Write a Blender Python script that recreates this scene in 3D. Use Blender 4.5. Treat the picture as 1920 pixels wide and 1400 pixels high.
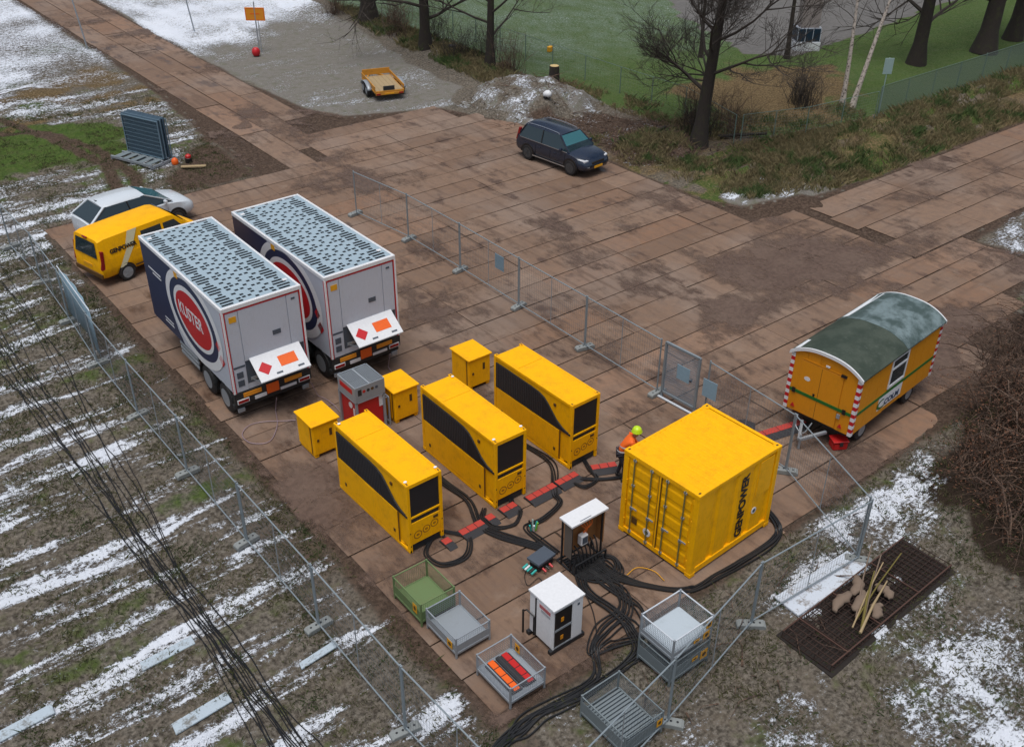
import bpy, bmesh, math, random
import numpy as np
from mathutils import Vector, Matrix

# ------------------------------------------------------------------ camera, sky, light, exposure
S = bpy.context.scene
for o in list(bpy.data.objects): bpy.data.objects.remove(o)
cam_d = bpy.data.cameras.new('camera'); cam = bpy.data.objects.new('camera', cam_d)
S.collection.objects.link(cam); S.camera = cam
right = Vector((0.787647, -0.616106, 0.005011)); down = Vector((-0.328324, -0.426593, -0.842747)); fwd = Vector((0.521359, 0.662142, -0.538287))
M = Matrix(((right.x, -down.x, -fwd.x, 0), (right.y, -down.y, -fwd.y, 0), (right.z, -down.z, -fwd.z, 17.7184), (0, 0, 0, 1)))
cam.matrix_world = M
cam_d.sensor_fit = 'HORIZONTAL'; cam_d.sensor_width = 36; cam_d.lens = 35.6725
cam_d.clip_start = 0.3; cam_d.clip_end = 3000

SUN_EL, SUN_AZ = math.radians(76), math.radians(215)     # direction towards the sun, azimuth counted from +X
W = bpy.data.worlds.new('World'); S.world = W; W.use_nodes = True
wn = W.node_tree.nodes; wl = W.node_tree.links
bg = wn['Background']; sky = wn.new('ShaderNodeTexSky'); sky.sky_type = 'NISHITA'; sky.sun_disc = False
sky.sun_elevation = SUN_EL; sky.sun_rotation = math.pi / 2 - SUN_AZ
sky.air_density = 1.0; sky.dust_density = 3.5; sky.ozone_density = 1.0
hs = wn.new('ShaderNodeHueSaturation'); hs.inputs['Saturation'].default_value = 0.55
wl.new(sky.outputs[0], hs.inputs['Color']); wl.new(hs.outputs[0], bg.inputs[0]); bg.inputs[1].default_value = 0.085
sun_d = bpy.data.lights.new('sun', 'SUN'); sun_d.energy = 1.75; sun_d.angle = math.radians(34); sun_d.color = (1.0, 0.97, 0.93)
sun = bpy.data.objects.new('sun', sun_d); S.collection.objects.link(sun)
sv = Vector((math.cos(SUN_EL) * math.cos(SUN_AZ), math.cos(SUN_EL) * math.sin(SUN_AZ), math.sin(SUN_EL)))
sun.rotation_euler = sv.to_track_quat('Z', 'Y').to_euler()
S.view_settings.view_transform = 'Standard'; S.view_settings.look = 'None'
S.view_settings.exposure = 0.34; S.view_settings.gamma = 1.0; S.view_settings.use_curve_mapping = False

rnd = random.Random(7)
PI = math.pi

# ------------------------------------------------------------------ materials
def nodes_of(name, rough=0.6, metal=0.0, spec=0.5):
    m = bpy.data.materials.new(name); m.use_nodes = True
    nt = m.node_tree; b = nt.nodes['Principled BSDF']
    b.inputs['Roughness'].default_value = rough; b.inputs['Metallic'].default_value = metal
    b.inputs['Specular IOR Level'].default_value = spec
    return m, nt, b
def noise(nt, scale, detail=4, rough=0.55, vec=None, lac=2.0):
    n = nt.nodes.new('ShaderNodeTexNoise'); n.inputs['Scale'].default_value = scale
    n.inputs['Detail'].default_value = detail; n.inputs['Roughness'].default_value = rough
    if vec is not None: nt.links.new(vec, n.inputs['Vector'])
    return n.outputs['Fac']
def math_(nt, op, a, b=None, clamp=False):
    n = nt.nodes.new('ShaderNodeMath'); n.operation = op; n.use_clamp = clamp
    for k, v in enumerate((a, b)):
        if v is None: continue
        if isinstance(v, (int, float)): n.inputs[k].default_value = v
        else: nt.links.new(v, n.inputs[k])
    return n.outputs[0]
def ramp(nt, v, lo, hi):
    n = nt.nodes.new('ShaderNodeMapRange'); n.interpolation_type = 'SMOOTHSTEP'
    nt.links.new(v, n.inputs[0]); n.inputs[1].default_value = lo; n.inputs[2].default_value = hi
    return n.outputs[0]
def mix(nt, f, a, b):
    n = nt.nodes.new('ShaderNodeMix'); n.data_type = 'RGBA'
    for k, v in ((0, f), (6, a), (7, b)):
        if isinstance(v, (int, float)): n.inputs[k].default_value = v
        elif isinstance(v, tuple): n.inputs[k].default_value = (*v, 1)
        else: nt.links.new(v, n.inputs[k])
    return n.outputs[2]
def pos(nt): return nt.nodes.new('ShaderNodeNewGeometry').outputs['Position']
def vmul(nt, v, s, rot=0):
    n = nt.nodes.new('ShaderNodeMapping'); nt.links.new(v, n.inputs[0]); n.inputs['Scale'].default_value = s
    n.inputs['Rotation'].default_value = (0, 0, rot); return n.outputs[0]
def bump(nt, b, h, strength=0.3, dist=0.02):
    n = nt.nodes.new('ShaderNodeBump'); n.inputs['Strength'].default_value = strength; n.inputs['Distance'].default_value = dist
    nt.links.new(h, n.inputs['Height']); nt.links.new(n.outputs[0], b.inputs['Normal'])
def paint(name, col, rough=0.45, dirt=0.25, dirtcol=(0.10, 0.075, 0.055), metal=0.0, scale=3.0, spec=0.5, lo=0.5, hi=0.8, bmp=0.05):
    """A surface with grime and slight unevenness."""
    m, nt, b = nodes_of(name, rough, metal, spec); p = pos(nt)
    n1 = noise(nt, scale, 6, 0.62, p); n2 = noise(nt, scale * 9, 3, 0.6, vmul(nt, p, (1, 1, 0.25)))
    f = math_(nt, 'MULTIPLY', ramp(nt, math_(nt, 'ADD', math_(nt, 'MULTIPLY', n1, 0.7), math_(nt, 'MULTIPLY', n2, 0.3)), lo, hi), dirt)
    c2 = tuple(min(1, c * 0.86) for c in col)
    base = mix(nt, n2, col, c2)
    nt.links.new(mix(nt, f, base, dirtcol), b.inputs['Base Color'])
    nt.links.new(math_(nt, 'ADD', rough - 0.08, math_(nt, 'MULTIPLY', n1, 0.22)), b.inputs['Roughness'])
    if bmp: bump(nt, b, n1, bmp, 0.02)
    return m
def plain(name, col, rough=0.5, metal=0.0, spec=0.5):
    m, nt, b = nodes_of(name, rough, metal, spec)
    n1 = noise(nt, 14, 3, 0.6, pos(nt))
    nt.links.new(mix(nt, n1, col, tuple(c * 0.8 for c in col)), b.inputs['Base Color']); return m

YEL = paint('yellow_paint', (0.97, 0.475, 0.0), 0.5, 0.38, (0.42, 0.17, 0.02), lo=0.44, hi=0.75, spec=0.22)
YELC = paint('container_yellow', (0.97, 0.475, 0.0), 0.5, 0.38, (0.45, 0.18, 0.01), lo=0.44, hi=0.75, spec=0.22)
ORA = paint('hut_orange', (0.70, 0.27, 0.004), 0.5, 0.25, (0.28, 0.12, 0.02))
TRAY = paint('trailer_orange', (0.55, 0.24, 0.02), 0.6, 0.7, (0.10, 0.05, 0.02), scale=6)
BLK = paint('black_grille', (0.012, 0.014, 0.018), 0.5, 0.2, (0.04, 0.035, 0.03))
SLAT = plain('slat_grey', (0.030, 0.034, 0.042), 0.4)
DRK = paint('dark_chassis', (0.018, 0.020, 0.022), 0.55, 0.5, (0.07, 0.055, 0.045))
SEAM = plain('dark_seam', (0.10, 0.045, 0.004), 0.7)
WHT = paint('white_panel', (0.50, 0.54, 0.62), 0.38, 0.22, (0.30, 0.28, 0.26))
WHTP = plain('white_trim', (0.75, 0.77, 0.80), 0.45)
NAVY = plain('navy_print', (0.018, 0.030, 0.085), 0.38)
RED = plain('red_print', (0.55, 0.012, 0.02), 0.4)
REDP = paint('red_paint', (0.50, 0.012, 0.012), 0.45, 0.3)
ORSIGN = plain('orange_plate', (0.85, 0.13, 0.01), 0.4)
AMB = plain('amber_plate', (0.80, 0.30, 0.02), 0.4)
GALV = paint('galvanised_steel', (0.34, 0.38, 0.42), 0.45, 0.4, (0.20, 0.18, 0.16), metal=0.35, scale=5)
GALVL = paint('snowy_steel', (0.55, 0.60, 0.66), 0.6, 0.2)
WIRE = plain('fence_wire', (0.15, 0.18, 0.20), 0.5, 0.3)
GREENP = paint('green_painted_steel', (0.13, 0.20, 0.08), 0.6, 0.6, (0.16, 0.10, 0.05), scale=5)
GREENB = plain('green_band', (0.012, 0.14, 0.02), 0.5)
CONC = paint('concrete', (0.24, 0.26, 0.26), 0.9, 0.5, (0.10, 0.10, 0.08), scale=8)
RUB = paint('black_rubber', (0.016, 0.016, 0.018), 0.7, 0.55, (0.09, 0.065, 0.05), scale=9)
CABLE = plain('cable_jacket', (0.010, 0.011, 0.013), 0.5)
RAMP = paint('ramp_rubber', (0.03, 0.03, 0.035), 0.75, 0.5, (0.10, 0.075, 0.06))
RAMPR = paint('ramp_red_lid', (0.46, 0.045, 0.032), 0.6, 0.6, (0.16, 0.075, 0.055), scale=6)
GLASS = plain('dark_glass', (0.018, 0.035, 0.045), 0.07, 0.0, 0.8)
GLASSL = plain('windscreen_glass', (0.05, 0.16, 0.19), 0.08, 0.0, 0.9)
CARD = paint('dark_blue_paint', (0.012, 0.022, 0.045), 0.16, 0.25, (0.07, 0.055, 0.045), spec=0.8, bmp=0)
CARW = paint('white_car_paint', (0.60, 0.66, 0.72), 0.22, 0.05, (0.3, 0.28, 0.26), spec=0.7, bmp=0)
CHR = plain('chrome', (0.6, 0.62, 0.65), 0.25, 0.8)
LAMP = plain('clear_lamp', (0.65, 0.68, 0.72), 0.15)
TAIL = plain('tail_lamp', (0.30, 0.01, 0.012), 0.2)
THINS = paint('thin_grey_snow', (0.44, 0.51, 0.57), 0.75, 0.35, (0.22, 0.24, 0.26), scale=5, bmp=0.2)
SNOW = paint('snow', (0.78, 0.82, 0.86), 0.8, 0.15, (0.4, 0.38, 0.36), scale=6, bmp=0.3)
WOOD = paint('plywood', (0.33, 0.15, 0.05), 0.7, 0.5, (0.13, 0.06, 0.03), scale=6)
WOODL = paint('pale_wood', (0.36, 0.27, 0.15), 0.8, 0.4)
GREY = plain('slate_grey_plastic', (0.07, 0.09, 0.12), 0.5)
LBL = plain('pale_blue_board', (0.26, 0.40, 0.50), 0.5)
YSTK = paint('yellow_sticker', (0.75, 0.36, 0.01), 0.5, 0.4)
BLKP = plain('black_print', (0.012, 0.010, 0.010), 0.5)
HIVIS = plain('hi_vis_orange', (0.95, 0.16, 0.015), 0.7)
HELM = plain('helmet_lime', (0.55, 0.80, 0.02), 0.35)
CLOTH = plain('dark_trousers', (0.02, 0.022, 0.035), 0.85)
SKIN = plain('skin', (0.42, 0.22, 0.15), 0.55)
RUSTD = paint('rusty_rebar', (0.035, 0.018, 0.013), 0.85, 0.5, (0.02, 0.012, 0.01), scale=12)
SACK = paint('burlap', (0.19, 0.14, 0.105), 0.9, 0.4, (0.08, 0.06, 0.045), scale=8)
BIRCH = paint('birch_bark', (0.48, 0.42, 0.37), 0.8, 0.95, (0.04, 0.035, 0.03), scale=9, lo=0.5, hi=0.6)
TEAL = plain('teal_tape', (0.02, 0.42, 0.38), 0.5)
PINK = plain('pale_hose', (0.30, 0.22, 0.26), 0.5)
OLIVE = plain('sign_green', (0.33, 0.46, 0.45), 0.5); POSTG = plain('post_green', (0.15, 0.22, 0.19), 0.6)
BLUEP = plain('blue_plate_panel', (0.01, 0.03, 0.06), 0.35)
BRICK = paint('pale_brick', (0.32, 0.28, 0.27), 0.9, 0.5, (0.18, 0.12, 0.10), scale=5)

def bark_mat():
    m, nt, b = nodes_of('bark', 0.92); p = pos(nt)
    n1 = noise(nt, 3, 5, 0.6, p); n2 = noise(nt, 30, 4, 0.6, vmul(nt, p, (1, 1, 0.15)))
    c = mix(nt, n2, (0.010, 0.008, 0.007), (0.042, 0.032, 0.026))
    nt.links.new(mix(nt, math_(nt, 'MULTIPLY', ramp(nt, n1, 0.5, 0.72), 0.6), c, (0.04, 0.046, 0.014)), b.inputs['Base Color'])
    bump(nt, b, n2, 0.6, 0.03); return m
BARK = bark_mat()
TWIG = plain('twig', (0.045, 0.036, 0.03), 0.9)

def hair_mat(name, ca, cb, cc):
    """leaf / blade material, colour varied by place"""
    m, nt, b = nodes_of(name, 0.85); p = pos(nt)
    n1 = noise(nt, 0.9, 4, 0.6, p); n2 = noise(nt, 9, 3, 0.6, p)
    c = mix(nt, ramp(nt, n2, 0.35, 0.65), ca, cb)
    nt.links.new(mix(nt, ramp(nt, n1, 0.48, 0.62), c, cc), b.inputs['Base Color']); return m
BROWNT = hair_mat('bramble_stem', (0.035, 0.023, 0.018), (0.16, 0.10, 0.068), (0.07, 0.044, 0.032))
TUFT = hair_mat('dry_and_green_grass', (0.25, 0.20, 0.10), (0.135, 0.115, 0.055), (0.062, 0.105, 0.026))
TUFTG = hair_mat('short_field_grass', (0.075, 0.085, 0.025), (0.11, 0.095, 0.05), (0.04, 0.065, 0.014))
LEAF = hair_mat('brown_leaf', (0.14, 0.055, 0.028), (0.05, 0.03, 0.018), (0.15, 0.068, 0.035))

# ------------------------------------------------------------------ mesh building
class MB:
    def __init__(s): s.v = []; s.f = []; s.mi = []; s.cur = 0
    def add(s, vs, fs):
        k = len(s.v); s.v += [tuple(v) for v in vs]; s.f += [tuple(i + k for i in f) for f in fs]; s.mi += [s.cur] * len(fs); return s
    def slot(s, i): s.cur = i; return s
    def box(s, x0, x1, y0, y1, z0, z1):
        return s.add([(x0, y0, z0), (x1, y0, z0), (x1, y1, z0), (x0, y1, z0), (x0, y0, z1), (x1, y0, z1), (x1, y1, z1), (x0, y1, z1)],
                     [(0, 3, 2, 1), (4, 5, 6, 7), (0, 1, 5, 4), (1, 2, 6, 5), (2, 3, 7, 6), (3, 0, 4, 7)])
    def bar(s, a, b, w, h=None):
        h = h or w; a = Vector(a); b = Vector(b); d = (b - a).normalized()
        up = Vector((0, 0, 1)) if abs(d.z) < 0.95 else Vector((1, 0, 0))
        u = d.cross(up).normalized() * w / 2; v = u.cross(d).normalized() * h / 2
        q = [-u - v, u - v, u + v, -u + v]
        return s.add([a + t for t in q] + [b + t for t in q], [(0, 3, 2, 1), (4, 5, 6, 7), (0, 1, 5, 4), (1, 2, 6, 5), (2, 3, 7, 6), (3, 0, 4, 7)])
    def cyl(s, a, b, r, n=12, r2=None):
        a = Vector(a); b = Vector(b); r2 = r if r2 is None else r2; d = (b - a).normalized()
        up = Vector((0, 0, 1)) if abs(d.z) < 0.95 else Vector((1, 0, 0))
        u = d.cross(up).normalized(); v = u.cross(d)
        vs = [a + (u * math.cos(2 * PI * i / n) + v * math.sin(2 * PI * i / n)) * r for i in range(n)]
        vs += [b + (u * math.cos(2 * PI * i / n) + v * math.sin(2 * PI * i / n)) * r2 for i in range(n)]
        fs = [(i, (i + 1) % n, n + (i + 1) % n, n + i) for i in range(n)] + [tuple(range(n - 1, -1, -1)), tuple(range(n, 2 * n))]
        return s.add(vs, fs)
    def tube(s, pts, r, n=6, caps=True):
        pts = [Vector(p) for p in pts]; rs = r if isinstance(r, (list, tuple)) else [r] * len(pts)
        vs = []; u = None
        for i, p in enumerate(pts):
            d = (pts[min(i + 1, len(pts) - 1)] - pts[max(i - 1, 0)])
            d = d.normalized() if d.length > 1e-9 else Vector((0, 0, 1))
            if u is None:
                up = Vector((0, 0, 1)) if abs(d.z) < 0.9 else Vector((1, 0, 0)); u = d.cross(up).normalized()
            else:
                u = (u - d * u.dot(d)); u = u.normalized() if u.length > 1e-6 else d.orthogonal().normalized()
            v = d.cross(u)
            vs += [p + (u * math.cos(2 * PI * k / n) + v * math.sin(2 * PI * k / n)) * rs[i] for k in range(n)]
        fs = [(i * n + k, i * n + (k + 1) % n, (i + 1) * n + (k + 1) % n, (i + 1) * n + k) for i in range(len(pts) - 1) for k in range(n)]
        if caps: fs += [tuple(range(n - 1, -1, -1)), tuple((len(pts) - 1) * n + k for k in range(n))]
        return s.add(vs, fs)
    def prism(s, poly, axis, a, b):
        """poly: 2-D outline; axis 'x': (y,z) swept in x; 'y': (x,z) swept in y; 'z': (x,y) swept in z"""
        def P(p, t): return {'x': (t, p[0], p[1]), 'y': (p[0], t, p[1]), 'z': (p[0], p[1], t)}[axis]
        n = len(poly)
        return s.add([P(p, a) for p in poly] + [P(p, b) for p in poly],
                     [tuple(range(n)), tuple(range(2 * n - 1, n - 1, -1))] + [(i, n + i, n + (i + 1) % n, (i + 1) % n) for i in range(n)])
    def loft(s, rings, close=True, caps=True):
        n = len(rings[0]); vs = [p for r in rings for p in r]
        fs = [(i * n + k, i * n + (k + 1) % n, (i + 1) * n + (k + 1) % n, (i + 1) * n + k) for i in range(len(rings) - 1) for k in range(n if close else n - 1)]
        if caps: fs += [tuple(range(n - 1, -1, -1)), tuple((len(rings) - 1) * n + k for k in range(n))]
        return s.add(vs, fs)
    def build(s, name, mats, parent=None, bevel=0, smooth=False, loc=(0, 0, 0), rz=0, kind=None, label=None, seg=1):
        me = bpy.data.meshes.new(name); me.from_pydata(s.v, [], s.f)
        if not isinstance(mats, (list, tuple)): mats = [mats]
        for m in mats: me.materials.append(m)
        if len(mats) > 1: me.polygons.foreach_set('material_index', s.mi)
        bm = bmesh.new(); bm.from_mesh(me)
        if len(s.f) < 60000: bmesh.ops.recalc_face_normals(bm, faces=bm.faces)
        if bevel:
            es = [e for e in bm.edges if len(e.link_faces) == 2 and e.calc_face_angle(0) > 0.6]
            bmesh.ops.bevel(bm, geom=es, offset=bevel, segments=seg, affect='EDGES', clamp_overlap=True)
        bm.to_mesh(me); bm.free()
        if smooth:
            me.polygons.foreach_set('use_smooth', [True] * len(me.polygons))
            try: me.set_sharp_from_angle(angle=math.radians(38 if smooth is True else smooth))
            except Exception: pass
        o = bpy.data.objects.new(name, me); S.collection.objects.link(o)
        o.location = loc; o.rotation_euler = (0, 0, rz)
        if parent: o.parent = parent
        if kind: o['kind'] = kind
        if label: o['label'] = label
        return o
def tag(o, label=None, cat=None, group=None, kind=None):
    if label: o['label'] = label
    if cat: o['category'] = cat
    if group: o['group'] = group
    if kind: o['kind'] = kind
    return o
def thing(name, label, cat, loc=(0, 0, 0), rz=0, group=None):
    o = bpy.data.objects.new(name, None); S.collection.objects.link(o); o.empty_display_size = 0.2
    o.location = loc if len(loc) == 3 else (*loc, 0); o.rotation_euler = (0, 0, rz)
    return tag(o, label, cat, group)
def copy_tree(o, parent=None):
    c = o.copy(); S.collection.objects.link(c); c.parent = parent
    for ch in [x for x in bpy.data.objects if x.parent == o]: copy_tree(ch, c)
    return c
def place(o, loc, rz=0, label=None, group=None):
    o.location = loc if len(loc) == 3 else (*loc, 0); o.rotation_euler = (0, 0, rz)
    return tag(o, label, group=group)
def text(name, body, size, mat, parent, mtx, bold=0.0, ext=0.002, sx=1.0, align='LEFT'):
    """flat lettering as a thin mesh; mtx places the text plane (local x = reading direction, local y = up)"""
    cu = bpy.data.curves.new(name, 'FONT'); cu.body = body; cu.size = size; cu.extrude = ext; cu.offset = bold; cu.align_x = align
    t = bpy.data.objects.new(name + '_tmp', cu); S.collection.objects.link(t)
    bpy.context.view_layer.update()
    me = bpy.data.meshes.new_from_object(t.evaluated_get(bpy.context.evaluated_depsgraph_get()))
    bpy.data.objects.remove(t); me.name = name
    me.transform(mtx @ Matrix.Diagonal((sx, 1, 1, 1))); me.materials.clear(); me.materials.append(mat)
    o = bpy.data.objects.new(name, me); S.collection.objects.link(o); o.parent = parent; return o
def frame_m(origin, xdir, ydir):
    x = Vector(xdir).normalized(); y = Vector(ydir).normalized(); z = x.cross(y)
    return Matrix(((x.x, y.x, z.x, origin[0]), (x.y, y.y, z.y, origin[1]), (x.z, y.z, z.z, origin[2]), (0, 0, 0, 1)))
def catmull(pts, step=6):
    P = [Vector(p) for p in pts]; P = [2 * P[0] - P[1]] + P + [2 * P[-1] - P[-2]]; out = []
    for i in range(1, len(P) - 2):
        for k in range(step):
            t = k / step; a, b, c, d = P[i - 1:i + 3]
            out.append(0.5 * ((2 * b) + (c - a) * t + (2 * a - 5 * b + 4 * c - d) * t * t + (3 * b - a - 3 * c + d) * t ** 3))
    out.append(P[-2]); return out
def ellipse(cx, cy, rx, ry, n=48, rot=0):
    return [(cx + rx * math.cos(a) * math.cos(rot) - ry * math.sin(a) * math.sin(rot), cy + rx * math.cos(a) * math.sin(rot) + ry * math.sin(a) * math.cos(rot)) for a in [2 * PI * i / n for i in range(n)]]
def ring_faces(mb, outer, inner, P):
    n = len(outer); mb.add([P(p) for p in outer] + [P(p) for p in inner], [(i, (i + 1) % n, n + (i + 1) % n, n + i) for i in range(n)])
ORD = ['nearest', 'second', 'third', 'fourth', 'fifth', 'sixth', 'seventh', 'eighth', 'ninth', 'tenth', 'eleventh', 'twelfth']

# ------------------------------------------------------------------ terrain
def h2(ix, iy, seed):
    n = (ix.astype(np.int64) * 374761393 + iy.astype(np.int64) * 668265263 + seed * 1442695041) & 0xffffffff
    n = ((n ^ (n >> 13)) * 1274126177) & 0xffffffff
    return ((n ^ (n >> 16)) & 0xffffff) / float(0xffffff)
def vn(x, y, seed=0):
    x = np.asarray(x, float); y = np.asarray(y, float)
    ix = np.floor(x); iy = np.floor(y); fx = x - ix; fy = y - iy
    fx = fx * fx * (3 - 2 * fx); fy = fy * fy * (3 - 2 * fy); ix = ix.astype(np.int64); iy = iy.astype(np.int64)
    a = h2(ix, iy, seed); b = h2(ix + 1, iy, seed); c = h2(ix, iy + 1, seed); d = h2(ix + 1, iy + 1, seed)
    return (a * (1 - fx) + b * fx) * (1 - fy) + (c * (1 - fx) + d * fx) * fy
def fbm(x, y, seed=0, octv=4, gain=0.5):
    t = 0; a = 1; s = 0
    for k in range(octv):
        t = t + a * vn(x * 2 ** k, y * 2 ** k, seed + 17 * k); s += a; a *= gain
    return t / s
def ss(x, a, b):
    t = np.clip((x - a) / (b - a), 0, 1); return t * t * (3 - 2 * t)
def polysd(x, y, poly):
    """signed distance to a polygon, negative inside"""
    d = np.full(x.shape, 1e9); inside = np.zeros(x.shape, bool); n = len(poly)
    for i in range(n):
        ax, ay = poly[i]; bx, by = poly[(i + 1) % n]; ex, ey = bx - ax, by - ay
        wx, wy = x - ax, y - ay; t = np.clip((wx * ex + wy * ey) / (ex * ex + ey * ey + 1e-12), 0, 1)
        d = np.minimum(d, (wx - ex * t) ** 2 + (wy - ey * t) ** 2)
        c = ((ay > y) != (by > y)); xx = ax + (y - ay) * ex / (ey if ey else 1e-9)
        inside ^= c & (x < xx)
    d = np.sqrt(d); return np.where(inside, -d, d)
def zone(x, y, poly, w=0.6, amp=0.8, seed=3, sc=0.8):
    return 1 - ss(polysd(x, y, poly) + (fbm(x * sc, y * sc, seed) - 0.5) * 2 * amp, -w / 2, w / 2)

# plate-covered ground (all roads and the yard)
ROAD = [(8.55, 11.3), (30.4, 11.9), (34, 14.6), (38.8, 15.4), (37.9, 18.5), (44, 18.95), (90, 18.6), (90, 24.7), (40.6, 24.6), (36.9, 25.0), (33.4, 25.9), (32.4, 28.2), (32.6, 39.5), (30.5, 45.3),
        (25.7, 47.2), (24.4, 50.0), (24.0, 57.0), (24.0, 68.4), (24.4, 83), (25, 130), (19.6, 130), (19.8, 86), (20.0, 71.4), (19.7, 57.7), (19.1, 51.2), (18.7, 43.8), (18.3, 42.2), (9.0, 42.3), (8.5, 31.9)]
def masks(x, y):
    Z = {}
    road = polysd(x, y, ROAD)
    sn = np.zeros(x.shape); gr = np.zeros(x.shape); mud = np.zeros(x.shape); gv = np.zeros(x.shape); dg = np.zeros(x.shape); rd = np.zeros(x.shape)
    big = fbm(x * 0.13, y * 0.13, 5); mid = fbm(x * 0.5, y * 0.5, 9); fine = fbm(x * 2.2, y * 2.2, 21)
    # left field: snow lying in furrows that run across
    field = ((x < 8.4) | ((y > 41.8) & (x < 20))) & (road > 0)
    warp = fbm(x * 0.25, y * 0.5, 31) * 1.1 + 0.035 * x
    st = 0.5 + 0.5 * np.sin(2 * PI * (y + warp - 0.12 * x) / 1.33)
    st2 = 0.5 + 0.5 * np.sin(2 * PI * (y * 1.0 + warp * 1.4 - 0.12 * x) / 3.1 + 1)
    s_left = 0.37 + 0.66 * (st - 0.55) + 0.16 * (st2 - 0.5) + (fbm(x * 0.55, y * 2.6, 41) - 0.5) * 1.7
    s_left = s_left + 0.26 * np.sin(2 * PI * (y + warp - 0.12 * x + 0.4 * fbm(x * .5, y * .5, 35)) / 0.46) * (0.4 + fbm(x * .4, y * .8, 37)) - 0.02
    s_left = s_left - 0.30 * ss(x, 5.2, 7.2) * (y < 36)                  # less snow beside the yard
    sn = np.where(field, s_left, sn)
    gr = np.where(field, 0.62 * fbm(x * 0.3, y * 0.9, 51) + 0.12 * (1 - st) + 0.02, gr)
    far = field & (y > 40)
    sn = np.where(far, 0.42 + 0.30 * (st - .5) + (fbm(x * 0.30, y * 1.3, 43) - 0.5) * 1.5, sn)
    gp = zone(x, y, [(6, 49.5), (12, 48.5), (15.5, 50), (16, 53), (14, 56), (11, 57), (6, 55)], 2.5, 1.6)
    gr = np.maximum(gr, gp * 0.95); sn = sn - gp * 0.85
    upsn = field & (y > 58)
    hay = zone(x, y, [(6, 56), (19.6, 56), (19.8, 66), (17.5, 67), (12, 62), (6, 61)], 2.0, 1.6, 61)
    dg = np.where(field, np.maximum(dg, hay * (0.25 + 0.6 * ss(fbm(x * .5, y * .9, 63), .42, .58))), dg); sn = np.where(field, sn - hay * 0.12, sn)
    sn = np.where(field & (y > 61), np.maximum(sn, 0.10 + 1.15 * fbm(x * 0.22, y * 0.8, 71) * (1 - hay * 0.6)), sn)
    # wheel track curving through the field
    for pts in ([(7, 58), (12.40, 54.25), (13.55, 50.46), (13.81, 45.84), (13.0, 43.4)], [(11.04, 57.89), (12.32, 53.12), (13.21, 48.00), (12.2, 43.0)]):
        for (ax, ay), (bx, by) in zip(pts[:-1], pts[1:]):
            ex, ey = bx - ax, by - ay; t = np.clip(((x - ax) * ex + (y - ay) * ey) / (ex * ex + ey * ey), 0, 1)
            d = np.hypot(x - ax - ex * t, y - ay - ey * t); m = (1 - ss(d, 0.18, 0.5)) * field
            sn = sn - m * 0.7; mud = np.maximum(mud, m * 0.75)
    dark = zone(x, y, [(13.5, 42.4), (18.6, 42.3), (18.8, 49), (17.0, 47.5), (15.2, 45)], 1.6, 1.0, 77)
    mud = np.maximum(mud, dark); sn = sn - dark
    # trampled strip between left fence and plates
    strip = (x > 6.9) & (x < 9) & (y < 42)
    mud = np.where(strip, np.maximum(mud, 0.42 + 0.5 * (mid - 0.4)), mud)
    # verge with gravel between the far road and the trees
    verge = polysd(x, y, [(25.2, 47.0), (31.4, 45.2), (33.6, 48), (34.6, 57), (37, 72), (40, 90), (24.6, 90), (24, 60)])
    vg = 1 - ss(verge + (mid - 0.5), -0.6, 0.6)
    gv = np.maximum(gv, vg); dg = np.maximum(dg, vg * 0.25 * ss(fbm(x * .8, y * .4, 15), .45, .6))
    sn = np.where(vg > 0.5, ss(y + 8 * (mid - 0.5) - 0.5 * (x - 27), 61, 69) * 0.66 + 0.16 + (fbm(x * .4, y * 1.1, 73, 5, .6) - .5) * 1.1, sn)
    # heap of earth, snow and brash
    heap = zone(x, y, [(31.68, 45.63), (35.98, 47.38), (38.56, 44.13), (38.20, 38.39), (38.77, 34.22), (35.76, 31.72), (32.92, 32.12), (33.50, 35.76), (32.45, 39.54)], 1.2, 0.9, 91)
    hs_ = fbm(x * 1.3, y * 1.0, 93)
    gv = np.where(heap > 0.4, heap * 0.9 * ss(hs_, .35, .55) * (1 - ss(y * -1, -41.5, -38)), gv)
    sn = np.where(heap > 0.4, 0.20 + 0.30 * ss(y, 38, 44) * ss(hs_, .35, .65) + (fine - .5) * .5 + (hs_ - .5) * .5 - 0.05, sn)
    mud = np.where(heap > 0.4, np.maximum(mud, 0.5 * (1 - ss(y, 37, 43))), mud)
    mud = np.maximum(mud, 0.8 * zone(x, y, [(33.51, 40.85), (36.36, 39.79), (38.40, 33.50), (35.96, 31.57), (32.76, 32.68), (34.48, 38.51)], 1.0, .9, 94))
    # corner verge in front of the big tree, then the long embankment
    cor = zone(x, y, [(32.6, 26.0), (37, 25), (44, 24.7), (95, 24.9), (95, 30.2), (48, 30.0), (41, 31.5), (38, 35), (34.2, 37.5), (32.7, 36)], 0.5, 0.35, 95)
    dg = np.where(cor > 0.3, 0.35 + 0.75 * (fbm(x * 0.6, y * 0.9, 97) - 0.25), dg)
    gr = np.where(cor > 0.3, 0.15 + 0.8 * ss(fbm(x * 0.45, y * 0.8, 99), 0.4, 0.6), gr)
    rub = zone(x, y, [(33.84, 27.76), (36.57, 28.08), (36.98, 26.55), (38.54, 25.36), (39.41, 24.54), (36.15, 24.12), (33.67, 24.73), (32.83, 25.94)], 0.7, 0.5, 101)
    gv = np.maximum(gv, rub); sn = sn * (1 - rub) + rub * (0.12 + 0.7 * ss(fbm(x * 1.5, y * 1.5, 103), 0.48, 0.7) * ss(-x, -38.2, -36.4)); gr = gr * (1 - rub)
    # park lawn
    park = zone(x, y, [(38.8, 35), (41, 31.8), (48, 30.3), (140, 30.3), (140, 160), (37.8, 160), (38.0, 60), (38.5, 40)], 0.6, 0.4, 105)
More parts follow.
